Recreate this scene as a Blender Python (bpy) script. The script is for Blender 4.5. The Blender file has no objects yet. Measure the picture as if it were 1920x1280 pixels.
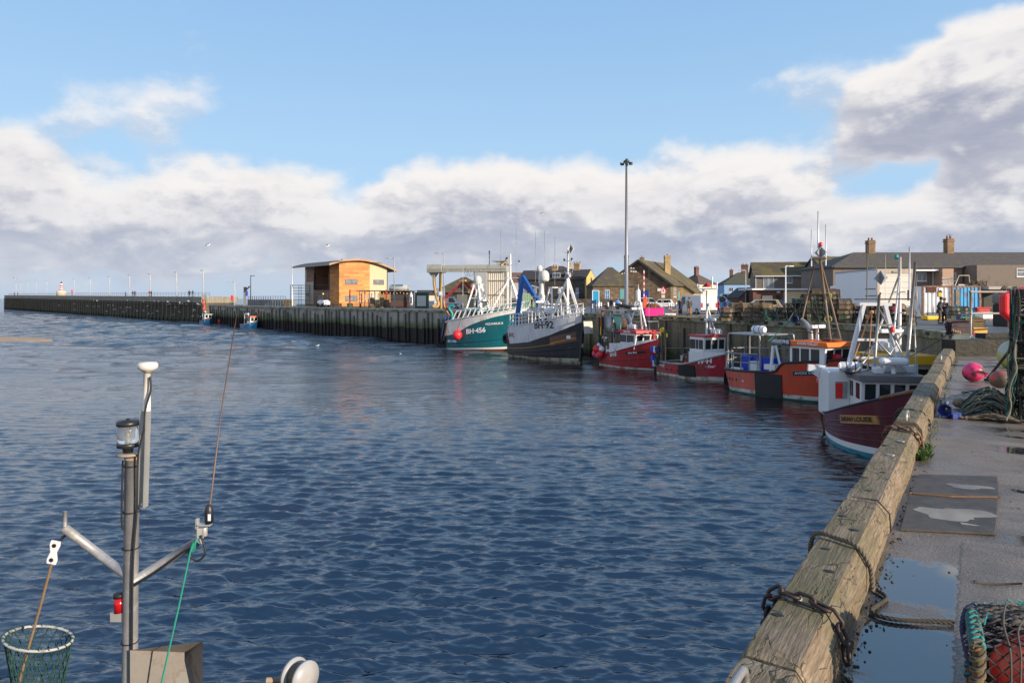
import bpy,bmesh,math,random
import numpy as np
from mathutils import Vector,Matrix,Euler
PI=math.pi
R=math.radians
rnd=random.Random(11)
sc=bpy.context.scene
col=sc.collection
F=1280.0
CH=6.0
HZ=559.0
QZ=4.35
NZ=3.78
def X_(px,Y):return (px-960)/F*Y
def Z_(py,Y):return CH-(py-HZ)/F*Y
def gp(px,py,z=QZ):
 Y=(CH-z)*F/(py-HZ)
 return Vector((X_(px,Y),Y,z))
def at(px,Y,z=QZ):return Vector((X_(px,Y),Y,z))
# ---------------------------------------------------------------- mesh builder
class MB:
 def __init__(s):
  s.v=[]; s.f=[]; s.m=[]; s.s=[]
 def add(s,vs,fs,mat=0,smooth=False,M=None):
  o=len(s.v)
  for p in vs:
   p=Vector(p)
   s.v.append(M@p if M is not None else p)
  for f in fs:
   s.f.append([o+i for i in f]); s.m.append(mat); s.s.append(smooth)
  return s
 def box(s,c,d,rz=0,mat=0,M=None,taper=1.0):
  hx,hy,hz=d[0]/2,d[1]/2,d[2]/2
  vs=[]
  for z,k in ((-hz,1),(hz,taper)):
   for x,y in ((-hx,-hy),(hx,-hy),(hx,hy),(-hx,hy)):
    vs.append(Vector((x*k,y*k,z)))
  T=Matrix.Translation(Vector(c))@(Matrix.Rotation(rz,4,'Z') if not isinstance(rz,Matrix) else rz)
  if M is not None:T=M@T
  return s.add([T@v for v in vs],[(3,2,1,0),(4,5,6,7),(0,1,5,4),(1,2,6,5),(2,3,7,6),(3,0,4,7)],mat)
 def tube(s,pts,r,n=6,mat=0,closed=False,smooth=True):
  pts=[Vector(p) for p in pts]
  k=len(pts)
  rr=r if isinstance(r,(list,tuple)) else [r]*k
  vs=[]; prev=None
  for i,p in enumerate(pts):
   if closed:t=pts[(i+1)%k]-pts[i-1]
   else :t=pts[min(i+1,k-1)]-pts[max(i-1,0)]
   if t.length<1e-9:t=Vector((0,0,1))
   t.normalize()
   if prev is None:
    a=t.cross(Vector((0,0,1)))
    if a.length<0.05:a=t.cross(Vector((1,0,0)))
   else :
    a=prev-t*prev.dot(t)
    if a.length<1e-6:a=t.cross(Vector((0,0,1)))
   a.normalize(); b=t.cross(a); prev=a
   for j in range(n):
    th=2*PI*j/n
    vs.append(p+(a*math.cos(th)+b*math.sin(th))*rr[i])
  fs=[]
  for i in range(k if closed else k-1):
   i2=(i+1)%k
   for j in range(n):
    j2=(j+1)%n
    fs.append((i*n+j,i2*n+j,i2*n+j2,i*n+j2)[::-1])
  s.add(vs,fs,mat,smooth)
  if not closed:
   o=len(s.v)-len(vs)
   s.f.append([o+j for j in range(n)]); s.m.append(mat); s.s.append(False)
   s.f.append([o+(k-1)*n+j for j in range(n)][::-1]); s.m.append(mat); s.s.append(False)
  return s
 def cyl(s,p0,p1,r0,r1=None,n=10,mat=0,smooth=True):
  return s.tube([p0,p1],[r0,r0 if r1 is None else r1],n,mat,False,smooth)
 def bar(s,p0,p1,w,h=None,mat=0,up=(0,0,1)):
  p0=Vector(p0); p1=Vector(p1); h=w if h is None else h
  t=(p1-p0); L=t.length; t.normalize()
  a=t.cross(Vector(up))
  if a.length<0.05:a=t.cross(Vector((1,0,0)))
  a.normalize(); b=a.cross(t)
  M=Matrix((a,t,b)).transposed().to_4x4(); M.translation=(p0+p1)/2
  return s.box((0,0,0),(w,L,h),mat=mat,M=M)
 def ball(s,c,r,n=14,m=9,mat=0,M=None,jit=0):
  r=Vector((r,r,r)) if not hasattr(r,'__len__') else Vector(r)
  c=Vector(c); vs=[Vector((0,0,-1))]
  for i in range(1,m):
   ph=-PI/2+PI*i/m
   for j in range(n):
    th=2*PI*j/n
    vs.append(Vector((math.cos(ph)*math.cos(th),math.cos(ph)*math.sin(th),math.sin(ph)))*(1+jit*rnd.uniform(-1,1)))
  vs.append(Vector((0,0,1)))
  vs=[c+Vector((v.x*r.x,v.y*r.y,v.z*r.z)) for v in vs]
  fs=[(0,1+(j+1)%n,1+j) for j in range(n)]
  for i in range(m-2):
   for j in range(n):
    a=1+i*n+j; b=1+i*n+(j+1)%n
    fs.append((a,b,b+n,a+n))
  e=len(vs)-1; o=1+(m-2)*n
  fs+=[(o+j,o+(j+1)%n,e) for j in range(n)]
  return s.add(vs,fs,mat,True,M)
 def prism(s,poly,ax,a0,a1,mat=0,M=None,smooth=False):
  n=len(poly)
  def P(p,a):return {'x':(a,p[0],p[1]),'y':(p[0],a,p[1]),'z':(p[0],p[1],a)}[ax]
  area=sum(poly[i][0]*poly[(i+1)%n][1]-poly[(i+1)%n][0]*poly[i][1] for i in range(n))
  flip=(area>0)==(ax=='y')
  vs=[P(p,a0) for p in poly]+[P(p,a1) for p in poly]
  c0=list(range(n))[::-1]; c1=list(range(n,2*n))
  sides=[(i,(i+1)%n,n+(i+1)%n,n+i) for i in range(n)]
  if (a1<a0):flip= not flip
  fs=[c0,c1]+sides
  if flip:fs=[tuple(reversed(f)) for f in fs]
  s.add(vs,fs[:2],mat,False,M)
  o=len(s.v)-len(vs)
  for f in fs[2:]:
   s.f.append([o+i for i in f]); s.m.append(mat); s.s.append(smooth)
  return s
 def lathe(s,prof,c=(0,0,0),n=16,mat=0,M=None,smooth=True):
  vs=[]; k=len(prof); c=Vector(c)
  for r,z in prof:
   for j in range(n):
    th=2*PI*j/n
    vs.append(c+Vector((r*math.cos(th),r*math.sin(th),z)))
  fs=[]
  for i in range(k-1):
   for j in range(n):
    j2=(j+1)%n
    fs.append((i*n+j,i*n+j2,(i+1)*n+j2,(i+1)*n+j))
  fs2=[tuple(range(n))[::-1],tuple((k-1)*n+j for j in range(n))]
  s.add(vs,fs,mat,smooth,M)
  o=len(s.v)-len(vs)
  for f in fs2:
   s.f.append([o+i for i in f]); s.m.append(mat); s.s.append(False)
  return s
 def quad(s,pts,mat=0):
  return s.add(pts,[tuple(range(len(pts)))],mat)
 def loft(s,rings,mat=0,smooth=True,caps=True):
  n=len(rings[0]); vs=[p for r in rings for p in r]; fs=[]
  for i in range(len(rings)-1):
   for j in range(n):
    j2=(j+1)%n
    fs.append((i*n+j,i*n+j2,(i+1)*n+j2,(i+1)*n+j))
  s.add(vs,fs,mat,smooth)
  if caps:
   o=len(s.v)-len(vs); k=len(rings)
   s.f.append([o+j for j in range(n)][::-1]); s.m.append(mat); s.s.append(False)
   s.f.append([o+(k-1)*n+j for j in range(n)]); s.m.append(mat); s.s.append(False)
  return s
 def build(s,name,mats,parent=None,loc=(0,0,0),rz=0,bevel=0,seg=2,autosm=False):
  me=bpy.data.meshes.new(name)
  me.from_pydata([tuple(v) for v in s.v],[],s.f)
  if not isinstance(mats,(list,tuple)):mats=[mats]
  for m in mats:me.materials.append(m)
  me.polygons.foreach_set('material_index',s.m)
  me.polygons.foreach_set('use_smooth',s.s)
  me.update()
  if bevel:
   bm=bmesh.new(); bm.from_mesh(me)
   bmesh.ops.remove_doubles(bm,verts=bm.verts,dist=1e-5)
   es=[e for e in bm.edges if len(e.link_faces)==2 and e.calc_face_angle(0)>0.5]
   bmesh.ops.bevel(bm,geom=es,offset=bevel,segments=seg,affect='EDGES',profile=0.5,clamp_overlap=True)
   bm.to_mesh(me); bm.free()
  o=bpy.data.objects.new(name,me); col.objects.link(o)
  o.location=loc; o.rotation_euler=(0,0,rz)
  if parent is not None:o.parent=parent
  return o
def tag(o,label=None,cat=None,group=None,kind=None):
 if label:o['label']=label
 if cat:o['category']=cat
 if group:o['group']=group
 if kind:o['kind']=kind
 return o
def thing(name,label,cat,loc=(0,0,0),rz=0,group=None):
 o=bpy.data.objects.new(name,None); col.objects.link(o)
 o.empty_display_size=0.3; o.location=loc; o.rotation_euler=(0,0,rz)
 return tag(o,label,cat,group)
KIDS={}
def kids(o):return [c for c in bpy.data.objects if c.parent==o]
def dup(root,loc,rz=None,label=None,group=None,scale=None,rot=None,_k=None):
 if root.name not in KIDS:KIDS[root.name]=[(c,kids(c)) for c in kids(root)]
 r=root.copy(); col.objects.link(r); r.location=loc
 if rz is not None:r.rotation_euler=(0,0,rz)
 if rot is not None:r.rotation_euler=rot
 if scale is not None:r.scale=(scale,scale,scale) if not hasattr(scale,'__len__') else scale
 if label:r['label']=label
 if group:r['group']=group
 for c,gk in KIDS[root.name]:
  d=c.copy(); col.objects.link(d); d.parent=r
  for g in gk:
   e=g.copy(); col.objects.link(e); e.parent=d
 return r
def catenary(a,b,sag,n=10):
 a=Vector(a); b=Vector(b)
 return [a.lerp(b,i/n)-Vector((0,0,sag*4*(i/n)*(1-i/n))) for i in range(n+1)]
def smoothpath(pts,n=6):
 P=[Vector(p) for p in pts]; out=[]
 for i in range(len(P)-1):
  p0=P[max(i-1,0)]; p1=P[i]; p2=P[i+1]; p3=P[min(i+2,len(P)-1)]
  for k in range(n):
   t=k/n
   out.append(0.5*((2*p1)+(-p0+p2)*t+(2*p0-5*p1+4*p2-p3)*t*t+(-p0+3*p1-3*p2+p3)*t**3))
 out.append(P[-1]); return out
def text_geo(body,size,bold=0.0,shear=0.0,spacing=1.0):
 cu=bpy.data.curves.new('lettering','FONT'); cu.body=body; cu.size=size; cu.offset=bold
 cu.shear=shear; cu.align_x='CENTER'; cu.align_y='CENTER'; cu.resolution_u=3; cu.space_character=spacing
 o=bpy.data.objects.new('lettering_tmp',cu); col.objects.link(o)
 bpy.context.view_layer.update()
 dg=bpy.context.evaluated_depsgraph_get()
 me=bpy.data.meshes.new_from_object(o.evaluated_get(dg))
 vs=[v.co.copy() for v in me.vertices]; fs=[tuple(p.vertices) for p in me.polygons]
 bpy.data.objects.remove(o); bpy.data.curves.remove(cu); bpy.data.meshes.remove(me)
 return vs,fs
def lettering(parent,body,size,m,fn,bold=0.0,shear=0.0,name='lettering',spacing=1.0):
 vs,fs=text_geo(body,size,bold,shear,spacing)
 b=MB(); b.add([fn(v.x,v.y) for v in vs],fs)
 return b.build(name,m,parent)
 # ---------------------------------------------------------------- materials
def nod(nt,t,**kw):
 n=nt.nodes.new(t)
 for k,v in kw.items():setattr(n,k,v)
 return n
def inp(n,**kw):
 for k,v in kw.items():n.inputs[k.replace('_',' ')].default_value=v
 return n
MATS={}
def rgb(c):return (c[0],c[1],c[2],1.0)
def mat(name,c,rough=0.6,var=0.18,scale=3.0,bump=0.0,metal=0.0,c2=None,c2amt=0.5,c2scale=1.0,stretch=(1,1,1),spec=0.5,space='Object',bscale=None,coat=0.0,rows=0.0):
 """Procedural paint: fine tone noise over a base colour plus patches of a second colour (rust, algae, dirt) with outlines of their own."""
 if name in MATS:return MATS[name]
 m=bpy.data.materials.new(name); m.use_nodes=True; nt=m.node_tree; L=nt.links
 bs=nt.nodes['Principled BSDF']
 tc=nod(nt,'ShaderNodeTexCoord'); mp=nod(nt,'ShaderNodeMapping'); mp.inputs['Scale'].default_value=stretch
 if space=='World':
  ge=nod(nt,'ShaderNodeNewGeometry'); L.new(ge.outputs['Position'],mp.inputs['Vector'])
 else :L.new(tc.outputs[space],mp.inputs['Vector'])
 n1=nod(nt,'ShaderNodeTexNoise'); inp(n1,Scale=scale,Detail=6.0,Roughness=0.65)
 L.new(mp.outputs[0],n1.inputs['Vector'])
 mr=nod(nt,'ShaderNodeMapRange'); inp(mr,From_Min=0.25,From_Max=0.75,To_Min=1-var,To_Max=1+var)
 L.new(n1.outputs['Fac'],mr.inputs['Value'])
 if rows:
  sz=nod(nt,'ShaderNodeSeparateXYZ'); L.new(tc.outputs['Object'],sz.inputs[0])
  m1=nod(nt,'ShaderNodeMath',operation='DIVIDE'); L.new(sz.outputs[2],m1.inputs[0]); m1.inputs[1].default_value=rows
  m2_=nod(nt,'ShaderNodeMath',operation='FRACT'); L.new(m1.outputs[0],m2_.inputs[0])
  m3=nod(nt,'ShaderNodeMapRange'); inp(m3,From_Min=0.0,From_Max=0.3,To_Min=0.62,To_Max=1.05); L.new(m2_.outputs[0],m3.inputs['Value'])
  m4=nod(nt,'ShaderNodeMath',operation='MULTIPLY'); L.new(m3.outputs[0],m4.inputs[0]); L.new(mr.outputs[0],m4.inputs[1]); mr=m4
 src=None
 if c2 is not None:
  n2=nod(nt,'ShaderNodeTexNoise'); inp(n2,Scale=c2scale,Detail=7.0,Roughness=0.7)
  L.new(mp.outputs[0],n2.inputs['Vector'])
  m2=nod(nt,'ShaderNodeMapRange'); th=0.72-0.44*c2amt
  inp(m2,From_Min=th-0.04,From_Max=th+0.07); L.new(n2.outputs['Fac'],m2.inputs['Value'])
  mx=nod(nt,'ShaderNodeMix',data_type='RGBA')
  mx.inputs[6].default_value=rgb(c); mx.inputs[7].default_value=rgb(c2); L.new(m2.outputs[0],mx.inputs[0]); src=mx.outputs[2]
 vm=nod(nt,'ShaderNodeVectorMath',operation='SCALE')
 if src is None:vm.inputs[0].default_value=c[:3]
 else :L.new(src,vm.inputs[0])
 L.new(mr.outputs[0],vm.inputs['Scale']); L.new(vm.outputs[0],bs.inputs['Base Color'])
 bs.inputs['Roughness'].default_value=rough; bs.inputs['Metallic'].default_value=metal
 bs.inputs['Specular IOR Level'].default_value=spec; bs.inputs['Coat Weight'].default_value=coat
 if bump:
  nb=nod(nt,'ShaderNodeTexNoise'); inp(nb,Scale=bscale or scale*6,Detail=5.0); L.new(mp.outputs[0],nb.inputs['Vector'])
  bn=nod(nt,'ShaderNodeBump'); inp(bn,Strength=bump,Distance=0.03); L.new(nb.outputs['Fac'],bn.inputs['Height']); L.new(bn.outputs[0],bs.inputs['Normal'])
 MATS[name]=m; return m
def glass_dark(name,c=(0.02,0.025,0.03)):
 m=mat(name,c,0.06,0.3,2.0,spec=0.6); return m
WHITE=mat('white_paint',(0.74,0.74,0.73),0.42,0.06,2.0,c2=(0.5,0.45,0.38),c2amt=0.16,c2scale=3.0)
WHITE2=mat('clean_white_paint',(0.78,0.79,0.8),0.35,0.04,2.0)
GALV=mat('galvanised_steel',(0.36,0.36,0.35),0.42,0.2,6.0,metal=0.55,c2=(0.22,0.2,0.17),c2amt=0.3,c2scale=4.0)
STEEL=mat('grey_steel',(0.3,0.31,0.32),0.45,0.15,4.0,metal=0.3)
DSTEEL=mat('dark_steel',(0.035,0.037,0.04),0.5,0.3,4.0)
BLACK=mat('black_rubber',(0.014,0.014,0.016),0.6,0.3,5.0)
GLASS=glass_dark('window_glass')
RUST=mat('rusty_iron',(0.12,0.055,0.03),0.8,0.4,8.0,bump=0.4)
WOODP=mat('weathered_pole',(0.3,0.22,0.14),0.75,0.25,5.0)
REDB=mat('red_buoy_plastic',(0.75,0.03,0.045),0.4,0.12,3.0)
PINKB=mat('pink_buoy_plastic',(0.8,0.06,0.16),0.42,0.12,3.0)
ORANGEB=mat('orange_buoy_plastic',(0.85,0.11,0.05),0.42,0.12,3.0)
BLUEP=mat('blue_plastic',(0.015,0.05,0.4),0.45,0.15,3.0)
NAVYP=mat('navy_plastic',(0.012,0.02,0.09),0.5,0.2,3.0)
TEALP=mat('teal_plastic',(0.02,0.3,0.26),0.5,0.15,3.0)
YELP=mat('yellow_plastic',(0.75,0.42,0.02),0.5,0.12,3.0)
HIVIS=mat('high_visibility_yellow',(0.75,0.85,0.05),0.6,0.08,3.0)
SIGNBLUE=mat('blue_sign_panel',(0.012,0.25,0.5),0.5,0.06,2.0)
LETW=mat('white_lettering',(0.82,0.82,0.82),0.5,0.04)
LETK=mat('black_lettering',(0.012,0.012,0.014),0.5,0.05)
# ---------------------------------------------------------------- camera, sun, sky
cam=bpy.data.cameras.new('camera'); co=bpy.data.objects.new('camera',cam); col.objects.link(co)
co.location=(0,0,CH); co.rotation_euler=(PI/2,0,0)
cam.lens=24.0; cam.sensor_width=36.0; cam.shift_y=-(640-HZ)/1920.0
cam.clip_start=0.05; cam.clip_end=60000
sc.camera=co
SUND=Vector((0.80,-0.60,0)).normalized(); SUNEL=R(19)
sd=Vector((SUND.x*math.cos(SUNEL),SUND.y*math.cos(SUNEL),math.sin(SUNEL)))
sl=bpy.data.lights.new('sun','SUN'); sl.energy=4.3; sl.angle=R(0.6); sl.color=(1.0,0.84,0.66)
so=bpy.data.objects.new('sun',sl); col.objects.link(so)
so.rotation_euler=sd.to_track_quat('Z','Y').to_euler()
sc.view_settings.view_transform='Standard'; sc.view_settings.look='None'
sc.view_settings.exposure=0.6; sc.view_settings.gamma=1.0
w=bpy.data.worlds.new('World'); sc.world=w; w.use_nodes=True
nt=w.node_tree; L=nt.links; nt.nodes.clear()
def deg(px,py):
 return math.degrees(math.atan((px-960)/F)),math.degrees(math.atan((HZ-py)/math.hypot(F,px-960)))
BANKS=[(50,335,230,135,1.0),(-120,330,280,150,0.9),(340,350,170,120,0.95),(450,360,130,100,0.6),(310,190,210,75,0.6),(150,215,120,40,0.35),(600,410,190,100,0.72),(560,350,100,60,0.35),(60,420,420,90,0.7),(400,450,420,80,0.55),(740,365,70,45,0.5),(700,430,190,70,0.6),(1000,385,270,130,1.15),(870,345,130,75,0.6),(1290,350,230,140,1.1),(1290,270,90,50,0.5),(1130,420,420,90,0.9),(1450,320,160,65,0.8),(1650,405,330,95,1.0),(1600,460,520,70,0.7),(1860,240,330,190,1.25),(1940,120,240,150,1.1),(1640,150,360,95,0.8),(1630,262,140,62,0.6),(1950,360,210,200,1.1),(1700,190,260,80,0.7),(1500,145,230,60,0.5),(1560,250,160,60,0.35)]
VOIDS=[(690,290,130,70,0.5),(1690,322,150,45,0.6),(490,270,170,50,0.45),(1100,200,560,120,0.8),(230,280,70,45,0.3)]
def cloud_group():
 g=bpy.data.node_groups.new('cloud_density','ShaderNodeTree')
 g.interface.new_socket('Vector',in_out='INPUT',socket_type='NodeSocketVector')
 g.interface.new_socket('Density',in_out='OUTPUT',socket_type='NodeSocketFloat')
 L=g.links
 gi=nod(g,'NodeGroupInput'); go=nod(g,'NodeGroupOutput')
 def M(op,a,b=None,c=None,clamp=False):
  n=nod(g,'ShaderNodeMath',operation=op,use_clamp=clamp)
  for i,x in enumerate((a,b,c)):
   if x is None:continue
   if isinstance(x,(int,float)):n.inputs[i].default_value=x
   else :L.new(x,n.inputs[i])
  return n.outputs[0]
 V=gi.outputs[0]
 wn=nod(g,'ShaderNodeTexNoise'); inp(wn,Scale=9.0,Detail=3.0,Roughness=0.55); L.new(V,wn.inputs['Vector'])
 ws=nod(g,'ShaderNodeVectorMath',operation='SUBTRACT'); L.new(wn.outputs['Color'],ws.inputs[0]); ws.inputs[1].default_value=(0.5,0.5,0.5)
 sx=nod(g,'ShaderNodeSeparateXYZ'); L.new(V,sx.inputs[0])
 sw=nod(g,'ShaderNodeSeparateXYZ'); L.new(ws.outputs[0],sw.inputs[0])
 az=M('MULTIPLY',M('ARCTAN2',sx.outputs[0],sx.outputs[1]),57.2958)
 h=M('SQRT',M('ADD',M('MULTIPLY',sx.outputs[0],sx.outputs[0]),M('MULTIPLY',sx.outputs[1],sx.outputs[1])))
 el=M('MULTIPLY',M('ARCTAN2',sx.outputs[2],h),57.2958)
 az2=M('MULTIPLY_ADD',sw.outputs[0],9.0,az); el2=M('MULTIPLY_ADD',sw.outputs[1],5.0,el)
 cx=nod(g,'ShaderNodeCombineXYZ'); L.new(az2,cx.inputs[0]); L.new(el2,cx.inputs[1])
 tot=None
 for sgn,lst in ((1,BANKS),(-1,VOIDS)):
  for px,py,rx,ry,wt in lst:
   a,e=deg(px,py); k=math.cos(R(a))**2
   mp=nod(g,'ShaderNodeMapping',vector_type='TEXTURE'); mp.inputs['Location'].default_value=(a,e,0)
   mp.inputs['Scale'].default_value=(rx/F*57.3*k*1.12,ry/F*57.3*math.sqrt(k)*1.1,1); L.new(cx.outputs[0],mp.inputs['Vector'])
   gt=nod(g,'ShaderNodeTexGradient',gradient_type='SPHERICAL'); L.new(mp.outputs[0],gt.inputs['Vector'])
   tot=M('MULTIPLY',gt.outputs['Fac'],sgn*wt) if tot is None else M('MULTIPLY_ADD',gt.outputs['Fac'],sgn*wt,tot)
 lo=M('MULTIPLY',M('SUBTRACT',1.0,M('MULTIPLY',M('ABSOLUTE',M('SUBTRACT',el,2.2)),0.2),clamp=True),0.52)
 tot=M('ADD',tot,lo)
 side=M('MULTIPLY',M('MULTIPLY',M('SUBTRACT',1.0,M('MULTIPLY',M('SUBTRACT',el,22.0),0.05,clamp=True)),M('MULTIPLY',M('SUBTRACT',M('ABSOLUTE',az),38.0),0.05,clamp=True)),0.75)  # extra cloud out of view at sides and behind, added to lift fill light
 tot=M('ADD',tot,side)
 mp=nod(g,'ShaderNodeMapping'); mp.inputs['Scale'].default_value=(1,1,1.9); L.new(V,mp.inputs['Vector'])
 f1=nod(g,'ShaderNodeTexNoise'); inp(f1,Scale=6.0,Detail=10.0,Roughness=0.62); L.new(mp.outputs[0],f1.inputs['Vector'])
 tot=M('MULTIPLY_ADD',M('SUBTRACT',f1.outputs['Fac'],0.5),1.75,tot)
 L.new(tot,go.inputs[0]); return g
CG=cloud_group()
def WM(op,a,b=None,c=None,clamp=False):
 n=nod(nt,'ShaderNodeMath',operation=op,use_clamp=clamp)
 for i,x in enumerate((a,b,c)):
  if x is None:continue
  if isinstance(x,(int,float)):n.inputs[i].default_value=x
  else :L.new(x,n.inputs[i])
 return n.outputs[0]
def MR(v,a,b,c=0.0,d=1.0,smooth=True):
 n=nod(nt,'ShaderNodeMapRange',interpolation_type='SMOOTHSTEP' if smooth else 'LINEAR'); inp(n,From_Min=a,From_Max=b,To_Min=c,To_Max=d); L.new(v,n.inputs['Value']); return n.outputs[0]
def MIX(f,a,b):
 n=nod(nt,'ShaderNodeMix',data_type='RGBA')
 for s_,x in ((0,f),(6,a),(7,b)):
  if isinstance(x,(tuple,list)):n.inputs[s_].default_value=rgb(x)
  elif isinstance(x,(int,float)):n.inputs[s_].default_value=x
  else :L.new(x,n.inputs[s_])
 return n.outputs[2]
WS=0.1
tc=nod(nt,'ShaderNodeTexCoord')
sky=nod(nt,'ShaderNodeTexSky',sky_type='NISHITA'); sky.sun_disc=False; sky.sun_elevation=SUNEL
sky.sun_rotation=math.atan2(SUND.x,SUND.y); sky.air_density=1.0; sky.dust_density=0.6; sky.ozone_density=2.0; sky.altitude=0
def dens(dx):
 n=nod(nt,'ShaderNodeGroup'); n.node_tree=CG
 if dx is None:L.new(tc.outputs['Generated'],n.inputs[0])
 else :
  a=nod(nt,'ShaderNodeVectorMath',operation='ADD'); L.new(tc.outputs['Generated'],a.inputs[0]); a.inputs[1].default_value=dx; L.new(a.outputs[0],n.inputs[0])
 return n.outputs[0]
D0=dens(None); D1=dens((0.006,0.0,0.013)); D2=dens((0.016,0.0,0.05))
alpha=WM('MULTIPLY',MR(D0,0.16,0.84),0.97)
lit=WM('ADD',WM('MULTIPLY',MR(WM('SUBTRACT',D0,D1),-0.13,0.22),0.62),WM('MULTIPLY',MR(WM('SUBTRACT',D0,D2),-0.1,0.7),0.5))
thick=MR(D0,0.5,1.35)
sxz=nod(nt,'ShaderNodeSeparateXYZ'); L.new(tc.outputs['Generated'],sxz.inputs[0])
nv=nod(nt,'ShaderNodeTexNoise'); inp(nv,Scale=7.0,Detail=7.0,Roughness=0.6,Distortion=0.6)
mpv=nod(nt,'ShaderNodeMapping'); mpv.inputs['Scale'].default_value=(1,1,2.6); mpv.inputs['Location'].default_value=(3.1,1.7,0.4); L.new(tc.outputs['Generated'],mpv.inputs['Vector']); L.new(mpv.outputs[0],nv.inputs['Vector'])
inner=WM('MULTIPLY',WM('SUBTRACT',nv.outputs['Fac'],0.5),2.1)
low=MR(sxz.outputs[2],0.0,0.16)
k=0.74/WS
grey=MIX(low,(0.35*k,0.41*k,0.53*k),(0.33*k,0.35*k,0.45*k))
white=MIX(low,(0.66*k,0.67*k,0.72*k),(0.84*k,0.81*k,0.79*k))
lum=MR(WM('ADD',inner,WM('MULTIPLY_ADD',thick,-0.5,WM('MULTIPLY_ADD',lit,1.0,0.15))),-0.85,1.2)
cloud=MIX(lum,grey,white)
sat=MIX(low,(0.43*k,0.55*k,0.72*k),(0.40*k,0.61*k,0.84*k))
hi=MR(sxz.outputs[2],0.14,0.45)
clear=MIX(hi,sat,(0.275*k,0.485*k,0.775*k))
skyc=MIX(0.1,clear,sky.outputs[0])
zen=MR(sxz.outputs[2],0.5,0.95)
skyc=MIX(zen,skyc,(0.11*k,0.26*k,0.52*k))
bg=nod(nt,'ShaderNodeBackground'); bg.inputs['Strength'].default_value=WS
L.new(MIX(alpha,skyc,cloud),bg.inputs['Color'])
wo=nod(nt,'ShaderNodeOutputWorld'); L.new(bg.outputs[0],wo.inputs['Surface'])
w.cycles.sampling_method='MANUAL'; w.cycles.sample_map_resolution=512
# ---------------------------------------------------------------- water
wm_=bpy.data.materials.new('harbour_water'); wm_.use_nodes=True
def water_material():
 nt=wm_.node_tree; L=nt.links; bs=nt.nodes['Principled BSDF']
 inp(bs,Roughness=0.05,IOR=2.5); bs.inputs['Base Color'].default_value=(0.006,0.005,0.007,1); bs.inputs['Specular Tint'].default_value=(0.95,0.95,1.0,1); bs.inputs['Specular IOR Level'].default_value=0.5
 ge=nod(nt,'ShaderNodeNewGeometry')
 mp=nod(nt,'ShaderNodeMapping'); mp.inputs['Scale'].default_value=(0.7,1.6,1); L.new(ge.outputs['Position'],mp.inputs['Vector'])
 mp2=nod(nt,'ShaderNodeMapping'); mp2.inputs['Scale'].default_value=(0.5,1.5,1); mp2.inputs['Rotation'].default_value=(0,0,0.5); L.new(ge.outputs['Position'],mp2.inputs['Vector'])
 a=nod(nt,'ShaderNodeTexNoise'); inp(a,Scale=0.9,Detail=6.0,Roughness=0.6,Distortion=0.6); L.new(mp2.outputs[0],a.inputs['Vector'])
 b=nod(nt,'ShaderNodeTexNoise'); inp(b,Scale=4.5,Detail=4.0,Roughness=0.6,Distortion=0.8); L.new(mp.outputs[0],b.inputs['Vector'])
 big=nod(nt,'ShaderNodeTexNoise'); inp(big,Scale=0.035,Detail=3.0); L.new(ge.outputs['Position'],big.inputs['Vector'])
 gust=nod(nt,'ShaderNodeMapRange'); inp(gust,From_Min=0.35,From_Max=0.65,To_Min=0.55,To_Max=1.25); L.new(big.outputs['Fac'],gust.inputs['Value'])
 b1=nod(nt,'ShaderNodeBump'); inp(b1,Distance=0.08); ln=nod(nt,'ShaderNodeVectorMath',operation='LENGTH'); L.new(ge.outputs['Position'],ln.inputs[0])
 far=nod(nt,'ShaderNodeMapRange'); inp(far,From_Min=20,From_Max=140,To_Min=0.8,To_Max=3.0); L.new(ln.outputs['Value'],far.inputs['Value'])
 gm=nod(nt,'ShaderNodeMath',operation='MULTIPLY'); L.new(gust.outputs[0],gm.inputs[0]); L.new(far.outputs[0],gm.inputs[1]); L.new(gm.outputs[0],b1.inputs['Strength']); L.new(a.outputs['Fac'],b1.inputs['Height'])
 mp3=nod(nt,'ShaderNodeMapping'); mp3.inputs['Scale'].default_value=(0.12,0.3,1); mp3.inputs['Rotation'].default_value=(0,0,-0.15); L.new(ge.outputs['Position'],mp3.inputs['Vector'])
 c=nod(nt,'ShaderNodeTexNoise'); inp(c,Scale=1.0,Detail=5.0,Roughness=0.65,Distortion=0.4); L.new(mp3.outputs[0],c.inputs['Vector'])
 f3=nod(nt,'ShaderNodeMapRange'); inp(f3,From_Min=40,From_Max=160,To_Min=0.0,To_Max=1.0); L.new(ln.outputs['Value'],f3.inputs['Value'])
 b3=nod(nt,'ShaderNodeBump'); inp(b3,Distance=1.6); L.new(f3.outputs[0],b3.inputs['Strength']); L.new(c.outputs['Fac'],b3.inputs['Height']); L.new(b3.outputs[0],b1.inputs['Normal'])
 b2=nod(nt,'ShaderNodeBump'); inp(b2,Distance=0.016,Strength=0.7); L.new(b.outputs['Fac'],b2.inputs['Height']); L.new(b1.outputs[0],b2.inputs['Normal'])
 L.new(b2.outputs[0],bs.inputs['Normal'])
water_material()
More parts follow.
